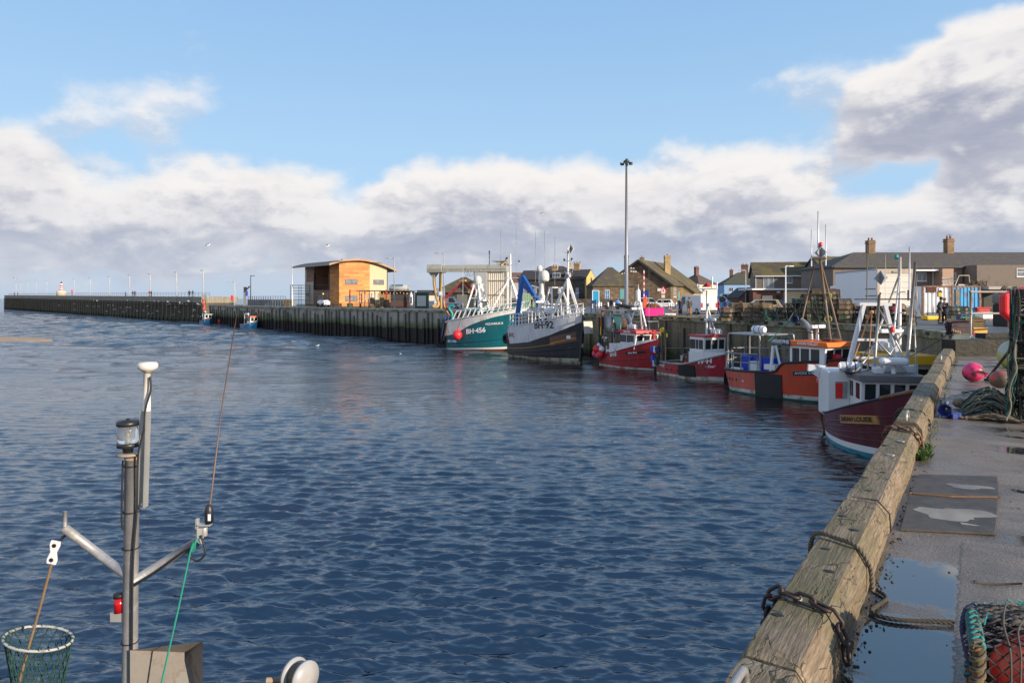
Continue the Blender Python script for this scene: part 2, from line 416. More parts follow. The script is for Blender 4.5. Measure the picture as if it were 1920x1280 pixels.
def make_water():
 rs=np.random.RandomState(5)
 d=np.concatenate([np.linspace(1100,770,60),np.arange(768,90,-0.9),np.arange(90,8,-0.3),np.geomspace(7.7,0.18,40)])
 Y=CH*F/d
 u=np.linspace(-1.0,0.86,620)
 YY,UU=np.meshgrid(Y,u,indexing='ij'); XX=UU*YY
 row=np.gradient(Y)[:,None]; colw=(u[1]-u[0])*YY
 Z=np.zeros_like(XX)
 gustm=1.0+0.45*np.sin(XX*0.11+0.05*YY+1)*np.sin(YY*0.09-XX*0.03)+0.2*np.sin(XX*0.31+YY*0.17)
 for i in range(120):
  lam=0.15*(6.5**(rs.rand()**1.1)); kk=2*PI/lam
  th=rs.normal(1.5,0.3)
  kx=kk*math.cos(th); ky=kk*math.sin(th)
  amp=0.0046*lam**0.98
  step=np.maximum(np.abs(ky)/kk*np.abs(row),np.abs(kx)/kk*colw)
  fade=np.clip((lam/(2.6*np.maximum(step,1e-4))-1.0),0,1)
  ph=kx*XX+ky*YY+rs.rand()*6.28
  Z+=amp*gustm*fade*(np.sin(ph)+0.32*np.sin(2*ph))
 swell=np.clip((YY-35)/90.0,0,1)
 for i in range(46):
  lam=2.2*(6.0**rs.rand()); kk=2*PI/lam; th=rs.normal(1.45,0.45); kx=kk*math.cos(th); ky=kk*math.sin(th)
  step=np.maximum(np.abs(ky)/kk*np.abs(row),np.abs(kx)/kk*colw)
  fade=np.clip((lam/(2.6*np.maximum(step,1e-4))-1.0),0,1)
  Z+=0.0062*lam*swell*fade*np.sin(kx*XX+ky*YY+rs.rand()*6.28)
 Z*=np.clip((900-YY)/500.0,0.05,1)
 n,m=XX.shape
 me=bpy.data.meshes.new('water')
 co_=np.stack([XX,YY,Z],-1).reshape(-1,3).astype(np.float32)
 idx=np.arange(n*m).reshape(n,m)
 q=np.stack([idx[:-1,:-1],idx[:-1,1:],idx[1:,1:],idx[1:,:-1]],-1).reshape(-1,4)
 me.vertices.add(len(co_)); me.vertices.foreach_set('co',co_.ravel())
 me.loops.add(q.size); me.loops.foreach_set('vertex_index',q.ravel().astype(np.int32))
 me.polygons.add(len(q)); me.polygons.foreach_set('loop_start',np.arange(0,q.size,4,dtype=np.int32))
 me.polygons.foreach_set('use_smooth',np.ones(len(q),dtype=bool))
 me.update(calc_edges=True); me.validate(); me.materials.append(wm_)
 o=bpy.data.objects.new('water',me); col.objects.link(o); tag(o,kind='structure')
make_water()
b=MB(); b.quad([(-400,-60,-0.45),(200,-60,-0.45),(200,14,-0.45),(-400,14,-0.45)]); tag(b.build('harbour_bed',mat('silt',(0.03,0.03,0.028),0.7)),kind='structure')
# ---------------------------------------------------------------- land, quays
EDGE=[(-76,167),(-50.1,133.6),(-8.5,90.4),(7.6,73.8),(10.2,69),(15.5,57.5),(18.6,48.8),(21.2,42.3),(21.5,37),(21.0,33.5),(19.9,30.4),(18.1,27.9),(17.2,26.35)]
asphalt=mat('wet_asphalt',(0.11,0.108,0.107),0.55,0.2,1.5,c2=(0.06,0.06,0.062),c2amt=0.45,c2scale=0.35,bump=0.25,bscale=30,space='World')
land=EDGE+[(26,27.2),(90,34),(2500,200),(2500,4500),(-60,4500),(-60,190),(-46.5,148),(-68,174)]
b=MB(); b.prism(land,'z',1.0,QZ); tag(b.build('quay_deck',asphalt),kind='structure')
def wall_material(name,top,algae_z,weed_z,streak=0.8,c_alg=(0.06,0.095,0.02),dark=(0.017,0.014,0.011)):
 m=bpy.data.materials.new(name); m.use_nodes=True; nt=m.node_tree; L=nt.links; bs=nt.nodes['Principled BSDF']
 ge=nod(nt,'ShaderNodeNewGeometry'); sp=nod(nt,'ShaderNodeSeparateXYZ'); L.new(ge.outputs['Position'],sp.inputs[0])
 mp=nod(nt,'ShaderNodeMapping'); mp.inputs['Scale'].default_value=(1.1,1.1,0.09); L.new(ge.outputs['Position'],mp.inputs['Vector'])
 n=nod(nt,'ShaderNodeTexNoise'); inp(n,Scale=1.6,Detail=6.0,Roughness=0.7); L.new(mp.outputs[0],n.inputs['Vector'])
 n2=nod(nt,'ShaderNodeTexNoise'); inp(n2,Scale=0.32,Detail=6.0,Roughness=0.7); L.new(ge.outputs['Position'],n2.inputs['Vector'])
 n3=nod(nt,'ShaderNodeTexNoise'); inp(n3,Scale=7.0,Detail=5.0); L.new(ge.outputs['Position'],n3.inputs['Vector'])
 cr=nod(nt,'ShaderNodeValToRGB'); L.new(n.outputs['Fac'],cr.inputs[0]); e=cr.color_ramp.elements
 e[0].position=0.3; e[0].color=rgb([x*0.35 for x in top]); e[1].position=0.72; e[1].color=rgb([x*1.25 for x in top])
 e2=cr.color_ramp.elements.new(0.5); e2.color=rgb([x*0.8 for x in top])
 def mm(op,a,b_=None,c_=None):
  q=nod(nt,'ShaderNodeMath',operation=op)
  for i,x in enumerate((a,b_,c_)):
   if x is None:continue
   if isinstance(x,(int,float)):q.inputs[i].default_value=x
   else :L.new(x,q.inputs[i])
  return q.outputs[0]
 zz=mm('MULTIPLY_ADD',mm('SUBTRACT',n2.outputs['Fac'],0.5),1.7,mm('MULTIPLY_ADD',mm('SUBTRACT',n.outputs['Fac'],0.5),1.0,sp.outputs[2]))
 def band(v,a,b_):
  q=nod(nt,'ShaderNodeMapRange'); inp(q,From_Min=a,From_Max=b_,To_Min=1.0,To_Max=0.0); L.new(v,q.inputs['Value']); return q.outputs[0]
 def mix(f,a,b_):
  q=nod(nt,'ShaderNodeMix',data_type='RGBA'); L.new(f,q.inputs[0])
  for s_,x in ((6,a),(7,b_)):
   if isinstance(x,tuple):q.inputs[s_].default_value=rgb(x)
   else :L.new(x,q.inputs[s_])
  return q.outputs[2]
 c=mix(mm('MULTIPLY',band(zz,algae_z,algae_z+0.8),0.8),cr.outputs[0],c_alg)
 c=mix(band(zz,weed_z,weed_z+0.25),c,dark)
 v=nod(nt,'ShaderNodeMapRange'); inp(v,From_Min=0.2,From_Max=0.8,To_Min=0.65,To_Max=1.35); L.new(n3.outputs['Fac'],v.inputs['Value'])
 s=nod(nt,'ShaderNodeVectorMath',operation='SCALE'); L.new(c,s.inputs[0]); L.new(v.outputs[0],s.inputs['Scale']); L.new(s.outputs[0],bs.inputs['Base Color'])
 bn=nod(nt,'ShaderNodeBump'); inp(bn,Strength=0.6,Distance=0.08); L.new(n3.outputs['Fac'],bn.inputs['Height']); L.new(bn.outputs[0],bs.inputs['Normal'])
 bs.inputs['Roughness'].default_value=0.75
 return m
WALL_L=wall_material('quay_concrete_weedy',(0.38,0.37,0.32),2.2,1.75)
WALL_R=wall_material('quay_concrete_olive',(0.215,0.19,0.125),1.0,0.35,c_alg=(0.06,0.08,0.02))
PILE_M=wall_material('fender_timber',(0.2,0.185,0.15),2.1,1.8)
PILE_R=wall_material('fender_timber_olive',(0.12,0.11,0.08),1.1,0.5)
CAP_M=mat('quay_capping',(0.27,0.26,0.2),0.7,0.3,1.2,c2=(0.1,0.12,0.04),c2amt=0.5,c2scale=0.8,bump=0.3,space='World')
def quay_wall(pts,label,wm,pm,spacing,name='quay_wall',cap_h=0.3,seed=1,pile_w=(0.16,0.34),blocks=False,top=QZ,inl=0.5,cz=0.045):
 rn=random.Random(seed)
 t=thing(name,label,'quay wall',(pts[0][0],pts[0][1],0)); O=Vector((pts[0][0],pts[0][1],0))
 wb=MB(); cb=MB(); nb=MB(); piles=[]
 nrm=[]
 P=[Vector((p[0],p[1],0)) for p in pts]
 for i in range(len(P)):
  d=P[min(i+1,len(P)-1)]-P[max(i-1,0)]; d.normalize(); nrm.append(Vector((d.y,-d.x,0))*(1 if WATERSIDE>0 else -1))
 for i in range(len(P)-1):
  a,c=P[i]-O,P[i+1]-O; na,nc=nrm[i],nrm[i+1]
  o0=0.02
  wb.quad([a+na*o0+Vector((0,0,-3)),c+nc*o0+Vector((0,0,-3)),c+nc*o0+Vector((0,0,top-0.01)),a+na*o0+Vector((0,0,top-0.01))])
  k=inl
  q=[a+na*0.14,c+nc*0.14,c-nc*k,a-na*k]
  z0,z1=top-cap_h,top+cz
  vs=[v+Vector((0,0,z0)) for v in q]+[v+Vector((0,0,z1)) for v in q]
  cb.add(vs,[(3,2,1,0),(4,5,6,7),(0,1,5,4),(1,2,6,5),(2,3,7,6),(3,0,4,7)])
  d=c-a; Ls=d.length; d.normalize(); s_=rn.uniform(0,spacing)
  while s_<Ls:
   p=a+d*s_; nn=na.lerp(nc,s_/Ls)
   piles.append((p+nn*0.14,math.atan2(d.y,d.x),rn.uniform(*pile_w),top-rn.choice([0.32,0.34,0.5,0.9,1.1])))
   s_+=spacing*rn.uniform(0.6,1.4)
  if blocks:
   s_=1.0
   while s_<Ls:
    nb.box(a+d*s_+na.lerp(nc,s_/Ls)*0.145+Vector((0,0,top-0.13)),(0.42,0.02,0.17),math.atan2(d.y,d.x)); s_+=1.55
 wb.build('wall',wm,t); cb.build('capping_beam',CAP_M,t,bevel=0.03)
 if blocks:nb.build('capping_recesses',BLACK,t)
 for p,rz,wd,zt in piles[:98]:
  pb=MB(); pb.box((0,0,(zt-2.0)/2),(wd,0.2,zt+2.0),taper=rn.uniform(0.85,1))
  pb.build('fender_pile',pm,t,loc=p,rz=rz)
 return t
WATERSIDE=1
quay_wall(EDGE[:4],'long grey concrete quay wall with a band of black weed below green algae',WALL_L,PILE_M,1.35,seed=3)
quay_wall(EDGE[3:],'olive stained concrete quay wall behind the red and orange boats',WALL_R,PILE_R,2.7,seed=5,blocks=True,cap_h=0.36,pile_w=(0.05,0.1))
PA=Vector((-76,167,0)); PB=Vector((-285.6,384,0)); PD=(PB-PA).normalized(); PN=Vector((PD.y,-PD.x,0))
if PN.dot(-PA)>0:PN=-PN
PL=(PB-PA).length
def pier_top(s):return 6.35+1.35*(s/PL)
pier_conc=wall_material('pier_concrete',(0.3,0.275,0.215),-5,-6)
pier_dark=wall_material('pier_timber_dark',(0.085,0.07,0.05),0.5,0.2)
pier_pile=wall_material('pier_pile_timber',(0.16,0.13,0.08),0.5,0.6)
t=thing('pier','long concrete pier on dark timber piles reaching out to the open sea','pier',PA)
b=MB(); b2=MB(); b3=MB(); b4=MB()
for i in range(30):
 s0,s1=PL*i/30,PL*(i+1)/30
 for bb,off0,off1,dz0,dz1 in ((b,0,9,-1.5,0),(b2,0.5,8.5,None,-1.52),(b3,-0.25,0.0,-2.1,-1.75)):
  vs=[]
  for s_,in ((s0,),(s1,)):
   for of in (off0,off1):
    p=PD*s_+PN*of
    zt=pier_top(s_)
    if bb is b2:zt-=0.15*0
    for dz in (dz0,dz1):vs.append(p+Vector((0,0,-2.5 if dz is None else zt+dz)))
  bb.add(vs,[(0,4,5,1),(2,3,7,6),(1,5,7,3),(0,2,6,4),(0,1,3,2),(4,6,7,5)])
b.build('parapet',pier_conc,t); b2.build('piled_face',pier_dark,t); b3.build('waling',pier_dark,t)
rn=random.Random(4); nb_=92
for i in range(nb_):
 s_=PL*(i+0.5)/nb_; pb=MB(); h=pier_top(s_)-1.6
 pb.box((0,0,(h-2)/2),(rn.uniform(0.5,0.8),0.35,h+2),taper=0.85); pb.build('pile',pier_pile,t,loc=PD*s_-PN*0.2,rz=math.atan2(PD.y,PD.x))
rl=MB()
for i in range(0,121):
 s_=PL*i/120; p=PD*s_+PN*2.0+Vector((0,0,pier_top(s_))); rl.bar(p,p+Vector((0,0,1.05)),0.07)
for dz in (0.55,1.05):rl.bar(PD*0+PN*2+Vector((0,0,pier_top(0)+dz)),PD*PL+PN*2+Vector((0,0,pier_top(PL)+dz)),0.07)
rl.build('railing',mat('railing_blue_grey',(0.16,0.2,0.26),0.5),t)
def on_pier(px,off=4.0):
 u=(px-960)/F; a=PA+PN*off
 s_=(u*a.y-a.x)/(PD.x-u*PD.y); p=a+PD*s_
 return Vector((p.x,p.y,pier_top(s_)))
t=thing('parapet_wall','low pale concrete parapet wall behind the open railing on the narrow quay','wall',(0,0,QZ))
pw=[Vector((-75.5,176.6,0)),Vector((-66.5,172.5,0)),Vector((-46.8,146.5,0)),Vector((-50,158,0))]
b=MB(); dd=(pw[2]-pw[1]); nn=Vector((dd.y,-dd.x,0)).normalized()*0.3
b.prism([(pw[1].x,pw[1].y),(pw[2].x,pw[2].y),(pw[2].x+nn.x,pw[2].y+nn.y),(pw[1].x+nn.x,pw[1].y+nn.y)],'z',0,1.25)
b.build('wall',pier_conc,t)
sand=mat('wet_sand',(0.36,0.25,0.15),0.6,0.15,1.0)
b=MB(); c=gp(-10,637,0); b.ball((c.x-4,c.y,-0.3),(14,5.0,0.75),40,12); tag(b.build('sand_bar',sand),kind='structure')
b=MB(); rn=random.Random(2)
for i in range(9):
 px=735+i*22; Y=2600; b.ball((X_(px,Y),Y,0),(90,60,rn.uniform(14,24)),14,8)
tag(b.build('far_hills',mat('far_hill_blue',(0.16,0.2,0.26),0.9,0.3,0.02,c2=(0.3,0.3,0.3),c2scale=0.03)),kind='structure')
b=MB(); rn=random.Random(3)
# ---------------------------------------------------------------- near quay (its own frame: s along the edge, r inland from the edge)
QO=Vector((1.02,3.45,0)); QA=Vector((0.5626,0.8267,0)); QN=Vector((0.8267,-0.5626,0)); QR=math.atan2(-0.5626,0.8267)
def Q(s,r,z=NZ):p=QO+QA*s+QN*r; return Vector((p.x,p.y,z))
def qs(px,py,z=NZ):
 p=gp(px,py,z)-QO; return p.dot(QA),p.dot(QN)
def toloc(x,y):p=Vector((x,y,0))-QO; return (p.dot(QN),p.dot(QA))
def quay_ground_material():
 m=bpy.data.materials.new('wet_quay_concrete'); m.use_nodes=True; nt=m.node_tree; L=nt.links; bs=nt.nodes['Principled BSDF']
 tc=nod(nt,'ShaderNodeTexCoord'); sp=nod(nt,'ShaderNodeSeparateXYZ'); L.new(tc.outputs['Object'],sp.inputs[0])
 def mm(op,a,b_=None,c_=None,cl=False):
  q=nod(nt,'ShaderNodeMath',operation=op,use_clamp=cl)
  for i,x in enumerate((a,b_,c_)):
   if x is None:continue
   if isinstance(x,(int,float)):q.inputs[i].default_value=x
   else :L.new(x,q.inputs[i])
  return q.outputs[0]
 def noise(sc_,det=5.0,ro=0.6,stretch=None):
  n=nod(nt,'ShaderNodeTexNoise'); inp(n,Scale=sc_,Detail=det,Roughness=ro)
  if stretch:
   mp=nod(nt,'ShaderNodeMapping'); mp.inputs['Scale'].default_value=stretch; L.new(tc.outputs['Object'],mp.inputs['Vector']); L.new(mp.outputs[0],n.inputs['Vector'])
  else :L.new(tc.outputs['Object'],n.inputs['Vector'])
  return n.outputs['Fac']
 def ramp(v,a,b_,lo=0.0,hi=1.0):
  q=nod(nt,'ShaderNodeMapRange',interpolation_type='SMOOTHSTEP'); inp(q,From_Min=a,From_Max=b_,To_Min=lo,To_Max=hi); L.new(v,q.inputs['Value']); return q.outputs[0]
 def mix(f,a,b_):
  q=nod(nt,'ShaderNodeMix',data_type='RGBA')
  for s_,x in ((0,f),(6,a),(7,b_)):
   if isinstance(x,tuple):q.inputs[s_].default_value=rgb(x)
   elif isinstance(x,(int,float)):q.inputs[s_].default_value=x
   else :L.new(x,q.inputs[s_])
  return q.outputs[2]
 r_,s_=sp.outputs[0],sp.outputs[1]
 nA=noise(1.6,6.0,0.62); nB=noise(26.0,4.0); nC=noise(0.5,4.0,0.6,(1.0,2.6,1)); nE=noise(14.0,3.0); nF=noise(70.0,2.0)
 jit=mm('MULTIPLY_ADD',mm('SUBTRACT',nA,0.5),0.55,r_)
 fine=mm('MULTIPLY_ADD',mm('SUBTRACT',nE,0.5),0.1,0.0)
 pud=mm('MULTIPLY',mm('MULTIPLY',ramp(jit,0.36,0.44),ramp(mm('ADD',r_,fine),0.985,0.965)),ramp(mm('MULTIPLY_ADD',mm('SUBTRACT',nA,0.5),1.6,s_),3.45,3.25))
 dry=ramp(mm('ADD',nC,mm('MULTIPLY',nA,0.35)),0.69,0.77)
 pud=mm('MULTIPLY',pud,mm('SUBTRACT',1.0,mm('MULTIPLY',dry,0.8)),cl=True)
 film=ramp(mm('ADD',nC,mm('MULTIPLY',mm('SUBTRACT',nA,0.5),0.6)),0.42,0.62)
 pud2=mm('MULTIPLY',ramp(mm('ADD',nC,mm('MULTIPLY',mm('SUBTRACT',nA,0.5),0.7)),0.58,0.61),ramp(r_,1.15,1.5))
 wet=mm('MAXIMUM',pud,pud2)
 base=mix(ramp(nA,0.3,0.7),(0.155,0.124,0.1),(0.25,0.206,0.168))
 base=mix(mm('MULTIPLY',film,0.6),base,(0.065,0.054,0.047))
 damp=mm('MULTIPLY',mm('MULTIPLY',ramp(jit,0.22,0.42),ramp(jit,1.5,1.15)),ramp(mm('MULTIPLY_ADD',mm('SUBTRACT',nA,0.5),1.8,s_),4.1,3.3))
 base=mix(mm('MULTIPLY',damp,0.35),base,(0.05,0.042,0.036))
 spk=ramp(nF,0.33,0.67,0.72,1.28)
 jl=mm('MULTIPLY',ramp(mm('ABSOLUTE',mm('SUBTRACT',mm('ADD',r_,fine),0.985)),0.016,0.0),ramp(s_,4.2,3.9))
 base=mix(mm('MULTIPLY',jl,0.75),base,(0.035,0.03,0.026))
 base=mix(wet,base,(0.035,0.033,0.032))
 sc_=nod(nt,'ShaderNodeVectorMath',operation='SCALE'); L.new(base,sc_.inputs[0]); L.new(spk,sc_.inputs['Scale']); L.new(sc_.outputs[0],bs.inputs['Base Color'])
 ro=mm('MULTIPLY_ADD',damp,-0.16,mm('MULTIPLY_ADD',film,-0.36,0.6)); q=nod(nt,'ShaderNodeMix'); L.new(wet,q.inputs[0]); L.new(ro,q.inputs[2]); q.inputs[3].default_value=0.025; L.new(q.outputs[0],bs.inputs['Roughness'])
 bp=nod(nt,'ShaderNodeBump'); inp(bp,Distance=0.012); L.new(mm('MULTIPLY',mm('SUBTRACT',1.0,wet),0.8),bp.inputs['Strength']); L.new(mm('ADD',mm('MULTIPLY',nF,0.5),nB),bp.inputs['Height']); L.new(bp.outputs[0],bs.inputs['Normal'])
 qi=nod(nt,'ShaderNodeMix'); L.new(wet,qi.inputs[0]); qi.inputs[2].default_value=1.55; qi.inputs[3].default_value=2.4; L.new(qi.outputs[0],bs.inputs['IOR'])
 return m
stp=[toloc(16.6,26.0),toloc(26,27.2),toloc(60,31.1)]
b=MB(); b.prism([(0.08,-12),(40,-12),stp[2],stp[1],stp[0],(0.08,27.4)],'z',0.8-NZ,0)
tag(b.build('near_quay_deck',quay_ground_material(),loc=(QO.x,QO.y,NZ),rz=QR),kind='structure')
WATERSIDE=-1
e0,e1=Q(-10,0.06),Q(27.8,0.06)
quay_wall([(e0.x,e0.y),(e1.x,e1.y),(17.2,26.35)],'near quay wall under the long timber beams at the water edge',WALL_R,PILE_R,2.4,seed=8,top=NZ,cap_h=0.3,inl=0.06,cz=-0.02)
WATERSIDE=1
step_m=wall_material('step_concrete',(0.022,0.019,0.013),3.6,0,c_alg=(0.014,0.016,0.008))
t=thing('concrete_step','dark mossy concrete step between the lower walkway and the upper quay','step',(17.0,26.2,NZ))
b=MB(); p=[Vector((16.9,26.02,0)),Vector((26,27.15,0)),Vector((40,28.7,0))]
for i in range(2):
 a,c=p[i]-Vector((17,26.2,0)),p[i+1]-Vector((17,26.2,0)); dn=Vector((-(c-a).y,(c-a).x,0)).normalized()*0.7
 b.prism([(a.x,a.y),(c.x,c.y),(c.x+dn.x,c.y+dn.y),(a.x+dn.x,a.y+dn.y)],'z',-1,QZ-NZ+0.05)
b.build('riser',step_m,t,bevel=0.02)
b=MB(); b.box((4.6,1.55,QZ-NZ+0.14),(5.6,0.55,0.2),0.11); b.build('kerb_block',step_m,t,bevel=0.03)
# ---- timber beams along the edge
def timber_material():
 m=bpy.data.materials.new('weathered_timber'); m.use_nodes=True; nt=m.node_tree; L=nt.links; bs=nt.nodes['Principled BSDF']
 tc=nod(nt,'ShaderNodeTexCoord'); oi=nod(nt,'ShaderNodeObjectInfo')
 ge=nod(nt,'ShaderNodeNewGeometry')
 def noise(stretch,sc_,det=6.0,ro=0.65):
  mp=nod(nt,'ShaderNodeMapping'); mp.inputs['Scale'].default_value=stretch; L.new(tc.outputs['Object'],mp.inputs['Vector'])
  ad=nod(nt,'ShaderNodeVectorMath',operation='ADD'); L.new(mp.outputs[0],ad.inputs[0]); L.new(oi.outputs['Random'],ad.inputs[1])
  n=nod(nt,'ShaderNodeTexNoise'); inp(n,Scale=sc_,Detail=det,Roughness=ro); L.new(ad.outputs[0],n.inputs['Vector']); return n.outputs['Fac'],ad.outputs[0]
 def ramp(v,a,b_,lo=0.0,hi=1.0):
  q=nod(nt,'ShaderNodeMapRange',interpolation_type='SMOOTHSTEP'); inp(q,From_Min=a,From_Max=b_,To_Min=lo,To_Max=hi); L.new(v,q.inputs['Value']); return q.outputs[0]
 def mix(f,a,b_):
  q=nod(nt,'ShaderNodeMix',data_type='RGBA')
  for s_,x in ((0,f),(6,a),(7,b_)):
   if isinstance(x,tuple):q.inputs[s_].default_value=rgb(x)
   else :L.new(x,q.inputs[s_])
  return q.outputs[2]
 def mul(a,b_):
  q=nod(nt,'ShaderNodeMath',operation='MULTIPLY')
  for i,x in enumerate((a,b_)):
   if isinstance(x,(int,float)):q.inputs[i].default_value=x
   else :L.new(x,q.inputs[i])
  return q.outputs[0]
 grain,gv=noise((40,2.4,40),1.5); blot,_=noise((1,1,1),2.4); alg,_=noise((1.6,1,1.6),1.1); fine,_=noise((60,8,60),1.0)
 vo=nod(nt,'ShaderNodeTexVoronoi',feature='DISTANCE_TO_EDGE'); inp(vo,Scale=1.0)
 mp=nod(nt,'ShaderNodeMapping'); mp.inputs['Scale'].default_value=(9,0.9,9); L.new(tc.outputs['Object'],mp.inputs['Vector'])
 wn=nod(nt,'ShaderNodeTexNoise'); inp(wn,Scale=5.0,Detail=4.0); L.new(tc.outputs['Object'],wn.inputs['Vector'])
 ad=nod(nt,'ShaderNodeVectorMath',operation='MULTIPLY_ADD'); L.new(wn.outputs['Color'],ad.inputs[0]); ad.inputs[1].default_value=(1.6,0.5,1.6); L.new(mp.outputs[0],ad.inputs[2]); L.new(ad.outputs[0],vo.inputs['Vector'])
 crack=mul(ramp(vo.outputs['Distance'],0.045,0.0),ramp(blot,0.40,0.55))
 c=mix(ramp(grain,0.3,0.72),(0.12,0.085,0.052),(0.29,0.222,0.145))
 c=mix(ramp(blot,0.52,0.72),c,(0.215,0.19,0.145))
 sp=nod(nt,'ShaderNodeSeparateXYZ'); L.new(ge.outputs['Normal'],sp.inputs[0])
 up=ramp(sp.outputs[2],0.2,0.95,0.35,1.0)
 c=mix(mul(mul(ramp(alg,0.36,0.62),up),0.72),c,(0.085,0.08,0.026))
 c=mix(mul(crack,0.85),c,(0.025,0.022,0.015))
 v=ramp(fine,0.25,0.75,0.8,1.2); s=nod(nt,'ShaderNodeVectorMath',operation='SCALE'); L.new(c,s.inputs[0]); L.new(v,s.inputs['Scale']); L.new(s.outputs[0],bs.inputs['Base Color'])
 hs=nod(nt,'ShaderNodeMath',operation='MULTIPLY_ADD'); L.new(crack,hs.inputs[0]); hs.inputs[1].default_value=-0.9; L.new(grain,hs.inputs[2])
 bp=nod(nt,'ShaderNodeBump'); inp(bp,Strength=0.8,Distance=0.016); L.new(hs.outputs[0],bp.inputs['Height']); L.new(bp.outputs[0],bs.inputs['Normal'])
 L.new(ramp(blot,0.3,0.7,0.55,0.85),bs.inputs['Roughness'])
 return m
TIMB=timber_material()
from mathutils import noise as mn
BH=0.29; BW=0.42
def beam(s0,s1,label,dz=0.0,dr=0.0,worn=0.0,hole=()):
 t=thing('timber_beam',label,'timber beam',Q(s0,dr,NZ),QR,'timber beams along the quay edge')
 Ln=s1-s0-0.02; prof=[(0.0,-0.06),(-0.01,0.1),(0.0,0.21),(0.05,BH),(0.2,BH+0.004),(0.33,BH),(0.41,0.185),(0.42,0.1),(0.415,-0.06)]
 pr=[]
 for i in range(len(prof)-1):
  a,c=prof[i],prof[i+1]
  for k in range(4):pr.append((a[0]+(c[0]-a[0])*k/4,a[1]+(c[1]-a[1])*k/4))
 pr.append(prof[-1]); n=max(6,int(Ln/0.07)); rings=[]
 for i in range(n+1):
  y=Ln*i/n; ring=[]
  e=min(i,n-i); k={0:0.018,1:0.004}.get(e,0)
  for x,z in pr:
   h=mn.noise(Vector((x*6+s0,y*1.1,z*6)))*0.0055+mn.noise(Vector((x*22,y*3+s0,z*22)))*0.003
   cx,cz=0.21,0.12; dx,dz_=x-cx,z-cz; l=math.hypot(dx,dz_)
   f=1+(h-k-worn*max(0,mn.noise(Vector((s0*3,y*0.8,3))))*0.1)/l
   ring.append(Vector((cx+dx*f,y,cz+dz_*f+dz)))
  rings.append(ring[::-1])
 b=MB(); b.loft(rings,smooth=False); b.build('beam',TIMB,t)
 for (y,x,kind) in hole:
  hb=MB()
  if kind=='slot':hb.lathe([(0.028,-0.002),(0.026,0.004)],(0,0,0),12); ob=hb.build('bolt_recess',BLACK,t,loc=(x,y,BH+dz+0.004)); ob.scale=(1.35,0.8,1)
  else :hb.lathe([(0.05,-0.004),(0.052,0.006),(0.03,0.008),(0.022,0.001),(0.0,0.001)],(0,0,0),16); hb.build('washer_plate',GALV,t,loc=(x,y,BH+dz+0.004))
 return t
beam(-6.5,0.36,'nearest weathered timber beam beside the lobster pot, running out of the picture',0.0,0.0,hole=[(6.2,0.3,'slot')])
beam(0.36,3.85,'weathered timber beam wrapped by the dark chain and the frayed rope',0.004,0.0,hole=[(0.55,0.1,'slot'),(0.85,0.13,'washer'),(1.45,0.24,'slot'),(1.9,0.14,'slot'),(2.5,0.26,'slot'),(2.85,0.12,'slot')])
beam(3.85,8.62,'cracked pale timber beam beside the black rubber mats',-0.004,0.0,worn=0.3,hole=[(0.4,0.2,'slot'),(0.95,0.1,'slot'),(1.3,0.24,'slot'),(2.3,0.22,'washer'),(2.9,0.1,'slot'),(3.3,0.25,'washer'),(4.2,0.2,'washer')])
beam(8.62,12.6,'timber beam with a steel handle and a grey chain round it',0.05,0.02,hole=[(2.6,0.2,'washer')])
beam(12.6,16.6,'timber beam with worn white scuffs past the grey chain',0.02,-0.01,worn=0.5,hole=[(1.5,0.2,'washer')])
beam(16.6,20.6,'mossy timber beam level with the pink buoy',0.0,0.0,worn=0.3)
beam(20.6,24.4,'mossy timber beam with the far steel handle',0.03,-0.015)
beam(24.4,28.0,'last mossy timber beam ending at the concrete step',0.0,0.0)
def handle(s,r,label):
 t=thing('steel_handle',label,'grab handle',Q(s,r,NZ+BH),QR,'steel handles on the timber beams')
 b=MB(); pts=[(0,-0.17,-0.06),(0,-0.17,0.07)]+[(0,-0.17+0.06*(1-math.cos(a)),0.09+0.06*math.sin(a)) for a in (0.3,0.8,1.3)]+[(0,0.17-0.06*(1-math.cos(a)),0.09+0.06*math.sin(a)) for a in (1.3,0.8,0.3)]+[(0,0.17,0.07),(0,0.17,-0.06)]
 b.tube(pts,0.021,8); b.build('loop',GALV,t)
 for y in (-0.17,0.17):
  b=MB(); b.lathe([(0.045,0),(0.045,0.008),(0.02,0.012)],(0,y,0.004),10); b.build('foot_plate',GALV,t)
handle(8.42+0.45,0.2,'steel handle on the timber beam between the two chains')
handle(21.6,0.19,'farther steel handle on the mossy beam by the pink buoy')
handle(-0.22,0.17,'nearest steel handle on the beam at the bottom edge')
